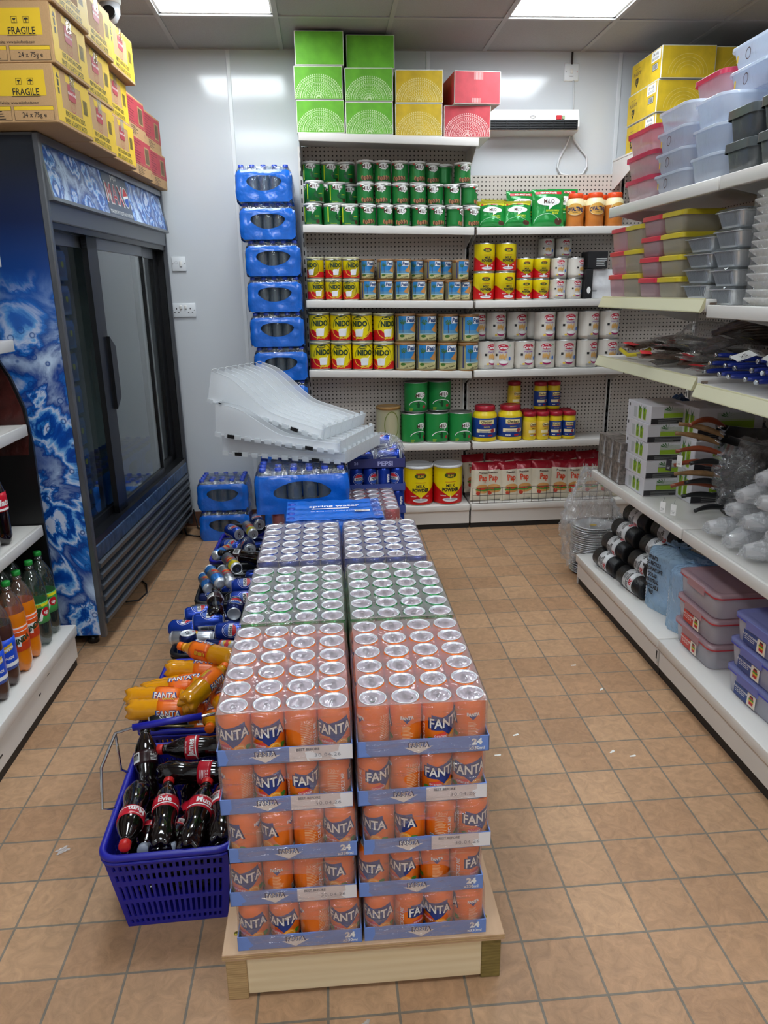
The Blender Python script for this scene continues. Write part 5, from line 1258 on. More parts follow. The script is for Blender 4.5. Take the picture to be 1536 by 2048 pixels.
# ---------------------------------------------------------------- baskets
def rrect(W, D, r, n=6):
    P_ = []
    for cx, cy, a0 in ((W/2-r, D/2-r, 0), (-W/2+r, D/2-r, pi/2), (-W/2+r, -D/2+r, pi), (W/2-r, -D/2+r, 1.5*pi)):
        for k in range(n+1): a = a0+pi/2*k/n; P_.append((cx+r*cos(a), cy+r*sin(a)))
    return P_
def basket(colm, handles=True):
    def f():
        t = thing('shopping_basket', None, None); W, D, Hh = .30, .44, .238; tw, td = .245, .375
        b = MB()
        rows = [(0,.012,0),(.012,.024,.35),(.024,.036,0),(.036,.080,1),(.080,.094,0),(.094,.140,1),(.140,.156,0),(.156,.176,.6),(.176,.190,0),(.190,.206,.6),(.206,.238,0)]
        def pt(side, u, z, inn):
            k = z/Hh; w_ = (tw+(W-tw)*k)/2-inn; d_ = (td+(D-td)*k)/2-inn; r = .03
            L1, L2 = 2*w_, 2*d_
            return {0:(-w_+L1*u,-d_),1:(w_,-d_+L2*u),2:(w_-L1*u,d_),3:(-w_,d_-L2*u)}[side]+(z,)
        for side, nsl in ((0,18),(1,26),(2,18),(3,26)):
            for z0,z1,kind in rows:
                cells = nsl
                for c in range(cells):
                    u0, u1 = .04+.92*c/cells, .04+.92*(c+1)/cells; um = u0+(u1-u0)*.52
                    segs = [(u0,u1)] if kind == 0 else [(um,u1)]
                    for a, e_ in segs:
                        q = [pt(side,a,z0,0),pt(side,e_,z0,0),pt(side,e_,z1,0),pt(side,a,z1,0)]; q2 = [pt(side,a,z0,.003),pt(side,e_,z0,.003),pt(side,e_,z1,.003),pt(side,a,z1,.003)]
                        b.add(q+q2, [(0,1,2,3),(7,6,5,4),(0,4,5,1),(1,5,6,2),(2,6,7,3),(3,7,4,0)], colm)
                for a, e_ in ((0,.04),(.96,1)):
                    q = [pt(side,a,z0,0),pt(side,e_,z0,0),pt(side,e_,z1,0),pt(side,a,z1,0)]; q2 = [pt(side,a,z0,.003),pt(side,e_,z0,.003),pt(side,e_,z1,.003),pt(side,a,z1,.003)]
                    b.add(q+q2, [(0,1,2,3),(7,6,5,4),(0,4,5,1),(1,5,6,2),(2,6,7,3),(3,7,4,0)], colm)
        b.box(-tw/2,tw/2,-td/2,td/2,0,.004,colm); b.obj('basket_wall', t)
        pr = rrect(W+.012, D+.012, .04); r_ = MB()
        r_.tube([(x,y,Hh+.002) for x,y in pr], .009, colm, 10, True); r_.tube([(x,y,Hh-.012) for x,y in rrect(W+.016,D+.016,.04)], .005, colm, 8, True); r_.obj('rim', t)
        if handles:
            for nme, pts, gr in (('carry_handle', [(-.158,-.05,.245),(-.19,-.055,.25),(-.195,.0,.335),(-.165,.055,.40),(-.12,.06,.41)], [(-.12,.06,.41),(-.02,.07,.416),(.06,.075,.42)]),):
                o = MB().tube(pts+gr+[(.12,.08,.425)], .0042, chrome, 8).tube([(-.158,.10,.245),(-.17,.08,.27),(-.165,.055,.40)], .0035, chrome, 8).obj(nme, t)
                MB().tube(gr, .0095, colm, 10).obj('grip', o)
        return t
    return Kind(f)
blu = pm('basket_blue','1d1f9a',.35); blk = pm('basket_black','141417',.4)
KB, KBn, KK = basket(blu), basket(blu, False), basket(blk, False)
BX = -.452
KB.put((-.428,1.705,.001), .03, 'blue plastic shopping basket full of cola bottles, nearest the viewer', 'basket')
KBn.put((-.455,2.225,.001), -.02, 'blue plastic basket overflowing with orange drink bottles', 'basket')
KK.put((-.455,2.72,.001), .0, 'black basket of loose blue cola cans behind the orange bottles', 'basket')
KK.put((-.45,3.20,.001), .03, 'black basket holding slim silver and blue cans', 'basket')
KBn.put((-.45,3.70,.001), -.03, 'farthest blue basket, heaped with cans near the water packs', 'basket')
tag(MB().tube([(-.60,2.02,.25),(-.625,2.01,.255),(-.615,2.0,.27),(-.5,1.995,.262),(-.44,1.99,.262)], .0035, pm('dull_wire','9a8c62',.3,.8), 8).obj('basket_handle'), 'folded wire handle lying on the rim of the second blue basket', 'handle')
# ---------------------------------------------------------------- bottles
cola = pm('cola_liquid','0c0505',.08,coat=.6); fliq = pm('orange_liquid','d58e06',.12,coat=.5,trans=.0); fcap = pm('cap_orange','ef6a12',.35); rcap = pm('cap_red','c8201e',.35)
def petal(p, a, R, z1=.03):
    if p.z < z1:
        k = (1-p.z/z1); s = .5+.5*cos(5*a); return Vector((p.x*(1-.16*k*s), p.y*(1-.16*k*s), p.z+.008*k*s))
    return p
def bottle(name, liquid, capm, prof, label, deco, n=30, neck=None, top=None):
    """prof: list (r,z) in metres; label: (z0,z1,material)"""
    def f():
        t = thing(name, None, None); b = MB()
        b.lathe(prof, [liquid]*(len(prof)-1) if not neck else [neck if prof[i+1][1] > top else liquid for i in range(len(prof)-1)], n, fn=lambda p,a: petal(p,a,0))
        b.obj('bottle_body', t)
        z0, z1, lm = label; 
        def rad_at(z):
            for i in range(len(prof)-1):
                if prof[i][1] <= z <= prof[i+1][1] and prof[i+1][1] > prof[i][1]:
                    k = (z-prof[i][1])/(prof[i+1][1]-prof[i][1]); return prof[i][0]+k*(prof[i+1][0]-prof[i][0])
            return prof[0][0]
        Rl = max(rad_at(z0), rad_at(z1))+.0006
        lb = MB(); lb.lathe([(rad_at(z0+(z1-z0)*k/4)+.0008, z0+(z1-z0)*k/4) for k in range(5)], lm, n); deco(lb, lambda v: rad_at(v)+.0008, z0, z1); lb.obj('bottle_label', t)
        zt = prof[-1][1]; rc = prof[-1][0]+.0015
        MB().lathe([(rc,zt-.004),(rc+.0006,zt-.003),(rc+.0006,zt+.011),(rc-.001,zt+.013),(0,zt+.013)], capm, 24, fn=lambda p,a: Vector((p.x*(1+.02*cos(16*a)), p.y*(1+.02*cos(16*a)), p.z))).obj('cap', t)
        return t
    return Kind(f)
colap = [(.0,.010),(.016,.005),(.026,.0),(.031,.010),(.0335,.03),(.034,.052),(.030,.075),(.0285,.092),(.031,.11),(.0330,.143),(.0332,.15),(.030,.172),(.022,.195),(.0145,.21),(.0125,.216),(.0145,.217),(.0145,.220),(.0122,.222),(.0122,.228)]
def dcola(nm):
    def f(b, R, z0, z1):
        c = (z0+z1)/2; b.cyl(P2((-.045,z0+.002),(.05,z0+.010),(.05,z0+.013),(-.045,z0+.005)), wht, R(c), 1)
        b.cyl(T(nm,0,c+.002,.017,.03,.9), wht, R(c)+.0006, 2); b.cyl(T('SHARE WITH',0,z1-.004,.004,.02), wht, R(c)+.0004, 2)
        b.cyl(R2(.062,.09,z0+.006,z1-.004), wht, R(c), 1); b.cyl(BARS(.065,.088,z0+.012,z1-.006), ink, R(c), 2); b.cyl(LINES(-.09,z1-.008,.03,6,.004,.0014), wht, R(c), 1)
    return f
lred = pm('label_cola_red','c3142a',.3)
KC = {n: bottle('cola_bottle', cola, rc_, colap, (.118,.156,lred), dcola(n)) for n, rc_ in (('Evie',rcap),('James',rcap),('Mum',rcap))}
KC['grey'] = bottle('cola_bottle', cola, pm('cap_grey','8c93a0',.35), colap, (.118,.156,lred), dcola('Zero'))
KC['black'] = bottle('cola_bottle', cola, black, colap, (.118,.156,pm('label_black_red','2a0d10',.3)), dcola('Max'))
def at2(K, A, B, z, zt=None, roll=0, lab=None, cat='bottle', grp=None, L_=.235, flip=False):
    """foot towards A, cap towards B"""
    A = Vector((A[0],A[1],z)); B = Vector((B[0],B[1],zt if zt is not None else z)); d = (B-A).normalized(); m = (A+B)/2
    return K.axis(m-d*L_/2, d, lab, cat, grp, roll+(pi if flip else 0))
GC = 'cola bottles in the nearest basket'
at2(KC['Mum'], (-.541,1.715),(-.520,1.50),.250,.262, 2.6,'dark cola bottle at the basket left edge, red cap pointing to the viewer', grp=GC)
at2(KC['Evie'],(-.440,1.50),(-.462,1.72),.238,.262,.05+pi,'cola bottle with the name Evie on its red label, in the middle of the basket', grp=GC)
at2(KC['Mum'],(-.373,1.50),(-.360,1.70),.238,.258,.5+pi,'cola bottle right of the Evie one, label turned partly away', grp=GC)
at2(KC['Mum'],(-.30,1.52),(-.312,1.72),.236,.256,.2,'cola bottle half hidden by the wrapped cans, at the right of the basket', grp=GC)
at2(KC['James'],(-.29,1.858),(-.508,1.868),.275,.268,2.2,'cola bottle lying across the back of the basket, cap to the left', grp=GC)
at2(KC['Mum'],(-.50,1.79),(-.28,1.765),.245,.25,.3,'dark cola bottle lying across the basket below the handle, barcode showing', grp=GC)
at2(KC['black'],(-.54,1.79),(-.555,1.87),.21,.27,.0,'upright-leaning dark bottle in the far left basket corner', grp=GC)
at2(KC['grey'],(-.50,1.69),(-.487,1.548),.165,.218,.3,'cola bottle with a grey cap peeping over the front rim, left one', grp=GC)
at2(KC['grey'],(-.43,1.69),(-.420,1.548),.165,.218,.3,'cola bottle with a grey cap peeping over the front rim, right one', grp=GC)
at2(KC['black'],(-.35,1.69),(-.354,1.548),.165,.21,.3,'cola bottle with a black cap low behind the front rim', grp=GC)
at2(KC['black'],(-.535,1.70),(-.530,1.56),.165,.18,.3,'cola bottle with a black cap in the front left corner of the basket', grp=GC)
at2(KC['Mum'],(-.42,1.82),(-.40,1.62),.17,.175,.3,'cola bottle deep in the basket under the others, red label glimpsed', grp=GC)
for i, x in enumerate((-.52,-.45,-.38,-.31)):
    at2(KC['black' if i % 2 else 'Mum'],(x,1.60),(x,1.80),.10,.10,.7*i,'cola bottle of the hidden lower layer seen through the basket slots, %s' % od(i,4), grp=GC)
    at2(KC['Mum' if i % 2 else 'grey'],(x,1.62),(x,1.82),.036,.036,.9*i,'cola bottle lying on the basket floor, %s' % od(i,4), grp=GC)
# orange drink bottles
fp = [(.0,.010),(.016,.005),(.026,.0),(.032,.012),(.0335,.03),(.031,.04),(.0335,.052),(.031,.064),(.0335,.078),(.033,.10),(.0335,.13),(.033,.155),(.028,.178),(.018,.198),(.0130,.208),(.0155,.209),(.0155,.212),(.0128,.214),(.0128,.222)]
lor = pm('label_orange','ee6f10',.3)
def dfan(b, R, z0, z1):
    Rc = R((z0+z1)/2); b.cyl(T('FANTA',0,z0+.035,.022,.05,.8,0,pi/2), fnav, Rc, 2); b.cyl(T('FANTA',0,z0+.035,.020,.01,.8,0,pi/2), wht, Rc, 3)
    b.cyl(R2(.05,.075,z0+.008,z1-.012), wht, Rc, 1); b.cyl(LINES(.053,z1-.016,.018,10,.0055,.002), ink, Rc, 2); b.cyl(R2(-.06,-.04,z0+.005,z0+.05), pm('label_deep','c23a10'), Rc, 1); b.cyl(LINES(-.058,z0+.048,.014,8,.005,.002), pm('lime','c9d92b'), Rc, 2)
KF = bottle('orange_drink_bottle', fliq, fcap, fp, (.098,.176,lor), dfan)
GF = 'orange drink bottles heaped on the second basket'
for i, (A, B, z, zt, r, lab) in enumerate((((-.335,2.245),(-.531,2.345),.345,.352,1.2,'orange drink bottle at the back of the heap, cap pointing left'),
    ((-.562,2.275),(-.369,2.262),.305,.29,.4,'orange drink bottle with its base to the left, second row of the heap'),
    ((-.60,2.215),(-.42,2.245),.268,.275,2.0,'orange drink bottle low in the heap, third from the front'),
    ((-.625,2.19),(-.44,2.20),.272,.285,.8,'orange drink bottle third from the back, its base sticking out left'),
    ((-.662,2.143),(-.47,2.13),.285,.275,3.0,'orange drink bottle jutting out farthest to the left'),
    ((-.648,2.052),(-.43,2.047),.292,.285,4.7,'nearest orange drink bottle with a white text box on its label'),
    ((-.452,1.985),(-.372,2.16),.345,.355,4.6,'orange drink bottle lying on top of the others, base towards the viewer'),
    ((-.385,2.20),(-.362,2.04),.27,.295,1.0,'orange drink bottle pointing its cap at the viewer beside the cans, upper'),
    ((-.392,2.16),(-.39,2.005),.24,.26,1.0,'orange drink bottle pointing its cap at the viewer beside the cans, lower'))):
    at2(KF, A, B, z, zt, r*.35-.2, lab, grp=GF, L_=.225, flip=True)
for i in range(4): at2(KF,(-.56,2.08+.07*i),(-.36,2.08+.07*i),.13,.13,i,'orange drink bottle of the layer hidden inside the second basket, %s' % od(i,4,'near','far'), grp=GF, L_=.225)
# tall slim cans
def slim(cols, deco=None):
    def f():
        t = thing('drink_can', None, None); b = MB(); R, h = .0265, .168
        b.lathe([(.0,.006),(.017,.0),(.020,.003),(R,.012),(R,h*.4),(R,h*.7),(R,h-.016),(.022,h-.003)], [silver]*3+[cols[0],cols[1],cols[2],silver], 24); 
        if deco: deco(b, R, h)
        b.obj('can_body', t)
        MB().lathe([(.0218,h-.003),(.0232,h-.001),(.0228,h+.0005),(.0215,h),(.020,h-.004),(0,h-.004)], silver, 24).flat(RING(0,.004,.006,.009,.0025,12), pm('tab_metal','aeb2b6'), Matrix.Translation((0,0,h-.0032)) @ Matrix.Rotation(-pi/2,4,'X'), 1).obj('can_end', t)
        return t
    return Kind(f)
def den(b, R, h): b.cyl(E2(0,h*.55,.015,.015), MC['gold'] if 'gold' in MC else wht, R, 1); b.cyl(E2(.01,h*.55,.011,.008)+E2(-.01,h*.55,.011,.008), red, R, 2); b.cyl(T('ENERGY',0,h*.4,.008,.03)+T('330ml',.05,h*.3,.007), red, R, 2)
sl_blue = pm('pale_blue_can','3d86d6',.25,.5); sv = pm('silver_can','b9bcc2',.3,.85); sy = pm('yellow_can','e3cf1e',.3,.4); nv = pm('navy_can','17255c',.25,.5)
KS1, KS2, KS3, KS4 = slim((sl_blue,sv,sl_blue),den), slim((sv,sv,sv),den), slim((sv,sv,sy),den), slim((nv,sv,nv),den)
at2(CANS['black'],(-.585,2.02),(-.465,2.05),.258,.258,pi+.2,'black cola can lying behind the rim of the second blue basket','can',None,.115)
G1 = 'loose cans heaped on the black baskets'
def can_at(K, A, B, z, r, lab, L_=.115, zt=None): at2(K, A, B, z, zt, r*.5, lab, 'can', G1, L_, True)
can_at(CANS['blue'],(-.605,2.79),(-.50,2.81),.268,.3,'blue cola can at the back left of the first black basket')
can_at(CANS['blue'],(-.535,2.60),(-.425,2.605),.325,.1,'blue cola can with its round logo facing up, in the middle of the heap')
can_at(CANS['blue'],(-.64,2.665),(-.53,2.64),.275,-.4,'blue cola can sticking out left above the tall silver one')
can_at(KS2,(-.62,2.555),(-.45,2.54),.285,.5,'tall silver can lying across the front of the first black basket',.168)
CANS['navy'].put((-.547,2.50+.03,.20), (0,0,.4), 'dark can standing upright in the front corner of the black basket', 'can', G1)
can_at(CANS['blue'],(-.437,2.51),(-.33,2.50),.325,2.0,'blue can with a striped back panel beside the orange cans')
can_at(KS4,(-.46,2.44),(-.33,2.41),.30,.6,'slim navy and silver can above the back orange bottle',.168)
at2(KC['black'],(-.451,2.60),(-.481,2.80),.345,.36,.3,'dark cola bottle lying on the loose cans, base towards the viewer', grp=None)
can_at(CANS['navy'],(-.39,2.64),(-.397,2.76),.33,.5,'navy can with its silver base facing the viewer')
can_at(KS1,(-.475,2.95),(-.56,3.14),.325,.6,'slim pale blue and silver can slanting over the second black basket',.168,.34)
can_at(KS2,(-.425,2.92),(-.50,3.12),.335,.1,'slim silver can lying beside the pale blue one',.168,.345)
can_at(KS3,(-.49,3.20),(-.41,3.01),.37,.8,'slim silver can with a yellow top end',.168)
can_at(KS1,(-.555,3.08),(-.60,3.22),.262,.6,'pale blue slim can inside the left edge of the second black basket',.168)
at2(KC['black'],(-.35,3.17),(-.47,3.22),.365,.37,.3,'dark bottle lying across the cans near the blue trays', grp=None)
can_at(CANS['blue'],(-.42,2.95),(-.34,2.955),.32,1.1,'blue can poking out beside the green trays')
can_at(CANS['blue'],(-.42,2.86),(-.33,2.87),.30,2.2,'blue can half buried under the slim cans')
can_at(CANS['navy'],(-.41,3.38),(-.39,3.29),.37,2.2,'dark can pointing at the viewer, near the farthest basket')
can_at(CANS['blue'],(-.54,3.70),(-.47,3.60),.34,.2,'blue cola can leaning over the farthest basket, logo showing')
can_at(KS3,(-.44,3.66),(-.39,3.50),.37,.2,'slim silver and yellow can on the farthest heap',.168)
can_at(CANS['navy'],(-.40,3.74),(-.37,3.62),.38,.2,'dark can with a silver end on the farthest heap')
can_at(KS1,(-.56,3.42),(-.50,3.52),.30,.2,'slim pale blue can between the black and the farthest blue basket',.168)
at2(KC['black'],(-.50,3.84),(-.38,3.78),.29,.31,.3,'dark bottle at the very back of the heap', grp=None)
can_at(CANS['blue'],(-.55,3.56),(-.46,3.50),.30,.9,'blue cola can low at the front of the farthest basket')
fill = [('blue','blue'),('navy','navy'),('blue','blue')]
for bi, (yc, nb) in enumerate(((2.72,'the first black basket'),(3.20,'the second black basket'),(3.70,'the farthest basket'))):
    for lv, z in enumerate((.215,.145)):
        for i in range(3):
            for j in range(4):
                if lv and j not in (0,3): continue
                lying(CANS[['blue','navy','black'][(i+j+bi) % 3]], (-.455+.0+(i-1)*.1+ (0 if i == 1 else (.012 if i == 0 else -.012))*1, yc-.135+.088*j, z), (0,1,.05) if False else (1,.1*(j % 2),0), roll=i*2+j, label='filler can lying inside %s, %s layer, %s, %s row' % (nb, ['upper','lower'][lv], ['left','middle','right'][i], ORD[j]), cat='can', group='cans filling the baskets')
# ---------------------------------------------------------------- large bottles on the left shelves
big = [(.0,.012),(.022,.004),(.036,.0),(.045,.012),(.0475,.035),(.047,.06),(.0475,.16),(.0475,.21),(.0455,.235),(.036,.275),(.023,.30),(.0155,.312),(.0135,.318),(.0165,.319),(.0165,.323),(.0135,.325),(.0135,.338)]
def d7(b, R, z0, z1):
    Rc = R((z0+z1)/2); b.cyl(R2(-.075,.075,z1-.016,z1-.004), pm('bright_yellow','e9e21c'), Rc, 1)
    b.cyl(P2((-.03,z0+.01),(.005,z0+.012),(.02,z0+.058),(-.03,z0+.06)), wht, Rc, 1); b.cyl(T('7',-.008,z0+.038,.05,.05,.9), pm('dark_seven','0f3b22'), Rc, 2)
    b.cyl(E2(.026,z0+.045,.018,.018,20), red, Rc, 2); b.cyl(T('up',.026,z0+.045,.015,.04,.9), wht, Rc, 3); b.cyl(P2((-.04,z0+.012),(-.02,z0+.004),(.0,z0+.02),(-.03,z0+.026)), pm('seven_green','14803a',.4), Rc, 2); b.cyl(T('2.25L',.0,z1-.010,.007,.03), ink, Rc, 2)
greencap = pm('cap_green','1f8a34',.35)
K7 = bottle('soft_drink_bottle', film('clear_drink','ccd9d6',.05,.14,0,20,.72), greencap, big, (.10,.185,pm('label_green','39a24a',.35)), d7)
def dmir(b, R, z0, z1):
    Rc = R((z0+z1)/2); b.cyl(R2(-.075,.075,z1-.006,z1-.001)+R2(-.075,.075,z1-.02,z1-.017), wht, Rc, 1); b.cyl(RING(-.035,z0+.05,.02,.02,.003)+E2(-.035,z0+.05,.012,.012), pm('label_deep','c23a10'), Rc, 2)
    b.cyl(P2((.0,z0+.02),(.012,z0+.02),(.012,z0+.05),(.03,z0+.05),(.03,z0+.06),(-.01,z0+.06)), wht, Rc, 2); b.cyl(T('MIRINDA',.004,z0+.042,.02,.05,.8,.2,.25), pm('dark_seven','0f3b22'), Rc, 3); b.cyl(R2(-.15,.15,z0,z0+.03), pm('label_deep','c23a10'), Rc, 1)
KM = bottle('soft_drink_bottle', pm('mirinda_orange','e07d10',.12,coat=.5), greencap, big, (.09,.185,pm('label_mirinda','e85a14',.3)), dmir, neck=film('clear_neck','e9dcc8',.1,.14,0,20,.85), top=.262)
def dsch(b, R, z0, z1):
    Rc = R((z0+z1)/2); b.cyl(P2((-.03,z0+.06),(.03,z0+.075),(.03,z0+.098),(-.03,z0+.083)), MC['gold'], Rc, 1); b.cyl(T('Schweppes',0,z0+.079,.014,.03,.75,0,.24), wht, Rc, 2); b.cyl(T('LEMONADE',0,z0+.045,.010,.03,.8), wht, Rc, 2); b.cyl(R2(-.075,.075,z0+.012,z0+.026), wht, Rc, 1)
KSc = bottle('soft_drink_bottle', pm('tonic_dark','4a2f28',.1,coat=.5), pm('cap_yellow','e8c21c'), big, (.07,.185,pm('label_schweppes','1d4fd0',.3)), dsch, neck=film('clear_neck','e9dcc8',.1,.14,0,20,.85), top=.25)
GB = 'large bottles on the lowest left shelf'
for j, (xo, rw) in enumerate(((-1.178,'front row'),(-1.29,'second row'),(-1.40,'third row'))):
    for i, (K, y, nm_) in enumerate(((K7,2.868,'clear lemon-lime'),(K7,2.762,'clear lemon-lime'),(KM,2.655,'orange'),(KM,2.55,'orange'),(KSc,2.445,'blue-labelled'),(KSc,2.34,'blue-labelled'),(K7,2.235,'clear'))):
        if j and i > 4: continue
        K.put((xo+.005*(i % 2), y, .1905), (0,0,.55+.1*(i % 3)), 'large %s drink bottle, %s of the lowest left shelf, %s' % (nm_, rw, ['farthest','second farthest','third farthest','fourth farthest','fifth farthest','sixth farthest','nearest'][i]), 'bottle', GB)
bigc = [(r*.98, z*.86) for r, z in big]
def dcm(b, R, z0, z1):
    Rc = R((z0+z1)/2); b.cyl(T('My Mate',0,(z0+z1)/2,.024,.03,.9,.15), wht, Rc, 2); b.cyl(R2(-.06,.06,z0+.004,z0+.012), wht, Rc, 1)
KCL = bottle('cola_bottle', cola, rcap, bigc, (.13,.20,lred), dcm)
for i, y in enumerate((2.70,2.595,2.49,2.385)):
    KCL.put((-1.235, y, .633), (0,0,.7), 'large dark cola bottle on the second left shelf, %s' % ['farthest','second farthest','third farthest','nearest'][i], 'bottle', 'cola bottles on the second left shelf')
KCL.put((-1.235,2.66,1.041), (0,0,.5), 'large dark cola bottle on the third left shelf', 'bottle')
# water in the fridge
for i in range(5):
    for l in range(2 if i < 4 else 1):
        W4.put((-1.30+.02*i, 3.30+.30*i, .474+.203*l*1), (0,0,pi/2-.06), 'blue-wrapped water pack inside the fridge, %s layer, %s' % (['lower','upper'][l], ['nearest the viewer','second from the near end','in the middle','second from the far end','at the far end'][i]), 'multipack', 'water packs inside the fridge') if l == 0 else None
# ---------------------------------------------------------------- goods on the right-hand shelves
XF = 1.36
def tub(L_, D, Hh, bodym, lidm, lidh=.02, taper=.90, r=.03, clip=True, deco=None, name='food_tub'):
    """storage tub: long side faces -x after rotation; local front = -y, width L_ along x"""
    def f():
        t = thing(name, None, None); b = MB(); n = 6; Z = [0, .006, Hh*.5, Hh-lidh*.7]; rings = []
        for z in Z:
            k = taper+(1-taper)*z/Hh; ins = .006 if z == 0 else 0
            rings.append([(x*1, y*1, z) for x, y in rrect(L_*k-ins*2, D*k-ins*2, r*k, n)])
        N_ = len(rings[0]); V = [p for rg in rings for p in rg]; F = [(j*N_+i, j*N_+(i+1) % N_, (j+1)*N_+(i+1) % N_, (j+1)*N_+i) for j in range(len(Z)-1) for i in range(N_)]
        b.add(V, F, bodym, True); b.add(rings[0], [tuple(range(N_))[::-1]], bodym); b.obj('tub_body', t)
        l = MB(); o = rrect(L_+.008, D+.008, r, n); i_ = rrect(L_-.014, D-.014, r*.9, n); i2 = rrect(L_-.05, D-.05, r*.8, n)
        zs = Hh-lidh
        V = [(x,y,zs) for x,y in o]+[(x,y,(zs+.0055) if lidm[0] is not lidm[1] else Hh-.004) for x,y in o]+[(x,y,Hh-.003) for x,y in o]+[(x,y,Hh) for x,y in i_]+[(x,y,Hh-.004) for x,y in i2]
        F = [(j*N_+i, j*N_+(i+1) % N_, (j+1)*N_+(i+1) % N_, (j+1)*N_+i) for j in range(4) for i in range(N_)]
        l.add(V, F[:N_], lidm[0], True); l.add(V, F[N_:], lidm[1], True); l.add(V[4*N_:], [tuple(range(N_))], lidm[1]); l.obj('lid', t)
        if clip:
            for s in (-1,1): MB().bbox(-L_*.22,L_*.22,s*(D/2+.004)-.003,s*(D/2+.004)+.003,Hh-.035,Hh-.002,lidm[1],.002,1).obj('clip', t)
        if deco:
            d = MB(); deco(d, FACE(0,-D*(taper+1)/4-.0035,0), L_, Hh); d.obj('sticker', t)
        return t
    return Kind(f)
def facex(K, xfront, y0, y1, z, D, lab, cat='tub', grp=None, rz=0):
    """stand a thing with its front at x = xfront, spanning y0..y1, facing the aisle"""
    return K.put((xfront+D/2, (y0+y1)/2, z), (0,0,LX+rz), lab, cat, grp)
clr = film('clear_tub','eeeef4',.52,.03,.05,12,.93,rough=.12)
cl_red = pm('lid_seal_red','b5323c',.35); cl_blue = pm('lid_seal_blue','2f3fb4',.35)
lid_r, lid_b = film('lid_clear_red','e6c3c9',.5,.05,.05,14,rough=.15), film('lid_clear_blue','a9b0ea',.5,.05,.05,14,rough=.15)
def stick(c):
    m = pm('sticker_'+c, c, .4)
    def f(b, M, L_, Hh):
        b.flat(R2(-.075,.0,.012,.058), m, M, 1); b.flat(R2(.0,.045,.012,.058), pm('sticker_cream','e8dccb',.4), M, 1)
        b.flat(T('FOOD CONTAINER',-.038,.044,.007,.02,.9)+LINES(-.068,.036,.06,2,.006,.0015), wht, M, 2)
        b.flat(R2(.012,.034,.02,.03)+R2(.012,.034,.042,.047), red, M, 2); b.flat(R2(.01,.036,.03,.036), MC['gold'], M, 2); b.flat(R2(.014,.032,.047,.053), brown, M, 2); b.flat(R2(.01,.036,.036,.042), pm('leaf_green','4c8b2b'), M, 2)
    return f
KTr = tub(.285,.22,.1,clr,(cl_red,lid_r),.018,.92,.03,True,stick('c23329'))
KTr0 = tub(.285,.22,.1,clr,(cl_red,lid_r),.018,.92,.03,True,None)
KTb = tub(.27,.24,.1,clr,(cl_blue,lid_b),.018,.92,.03,True,stick('24407f'))
for l in range(3):
    (KTr0 if l == 2 else KTr).put((1.335+.118, 2.445, .1655+.1003*l), (0,0,LX), 'red-sealed clear food tub on the base shelf, %s of three' % ['lowest','middle','topmost'][l], 'tub', 'red-sealed food tubs')
    KTb.put((1.345+.126, 2.07-.012*(l==2), .1655+.1003*l), (0,0,LX+.03), 'blue-sealed clear food tub on the base shelf, %s of three' % ['lowest','middle','topmost'][l], 'tub', 'blue-sealed food tubs')
    KTr0.put((1.60+.05, 2.37, .1655+.1003*l), (0,0,LX), 'red-lidded tub against the back panel behind the front tubs, %s' % ['lowest','middle','topmost'][l], 'tub', 'red-lidded tubs at the back')
# shelf of nested tub sets
pinkl, redl, yell = film('lid_pink','e0506f',.75,.03,.05,14,rough=.2), pm('lid_red_soft','cc3346',.3), pm('lid_yellow_soft','c9b428',.3)
tinr, tiny = film('tub_pink_clear','eccbd1',.58,.04,.05,14,rough=.15), film('tub_yellow_clear','e0dac4',.56,.04,.05,14,rough=.15)
tinw = film('tub_cool_clear','e8eff9',.6,.07,.3,14,rough=.1); tinp = film('tub_pink_cool','eadde2',.6,.07,.3,14,rough=.1); tindk = film('tub_smoke','9aa0a2',.45,.08,.4,14,.8,rough=.1); dkl = pm('lid_charcoal','4a5052',.25)
K4r, K4y = tub(.185,.15,.100,tinr,(redl,redl),.02,.88,.02,False), tub(.19,.15,.100,tiny,(yell,yell),.02,.88,.02,False)
K4r2, K4y2 = tub(.18,.17,.080,tinr,(redl,redl),.02,.88,.02,False), tub(.185,.17,.080,tiny,(yell,yell),.02,.88,.02,False)
z4 = 1.469
lvn = ['lowest','second','third','topmost']
for l in range(3):
    facex(K4r, 1.35, 3.395, 3.56, z4+.1005*l, .15, 'pink clear tub with a red lid at the far end of the price-strip shelf, %s' % ['lowest','middle','topmost'][l], 'tub', 'small square tubs')
    facex(K4y, 1.35, 3.235, 3.385, z4+.1005*l, .15, 'clear tub with a yellow lid, second stack from the far end, %s' % ['lowest','middle','topmost'][l], 'tub', 'small square tubs')
for l in range(4):
    facex(K4r2, 1.35, 3.04, 3.225, z4+.0805*l, .17, 'clear tub with a red lid in the third stack from the far end, %s' % lvn[l], 'tub', 'small square tubs')
    facex(K4y2, 1.35, 2.85, 3.035, z4+.0805*l, .17, 'clear tub with a yellow lid in the fourth stack beside the foil trays, %s' % lvn[l], 'tub', 'small square tubs')
    facex(K4y2, 1.56, 2.90, 3.085, z4+.0805*l, .17, 'clear tub with a yellow lid standing behind the front stack, %s' % lvn[l], 'tub', 'small square tubs')
z5 = 1.863
Kp, Kw, Kd, Kw2 = tub(.31,.22,.093,tinp,(pinkl,pinkl),.02,.86,.05,False), tub(.29,.22,.075,tinw,(tinw,tinw),.012,.86,.05,False), tub(.18,.2,.098,tindk,(dkl,dkl),.03,.85,.035,False), tub(.25,.22,.09,tinw,(tinw,tinw),.012,.86,.06,False)
for l in range(3): facex(Kp, 1.35, 3.17, 3.46, z5+.0935*l, .22, 'clear tub with a pink lid, far end of the highest shelf, %s' % ['lowest','middle','topmost'][l], 'tub', 'pink-lidded tubs on the highest shelf')
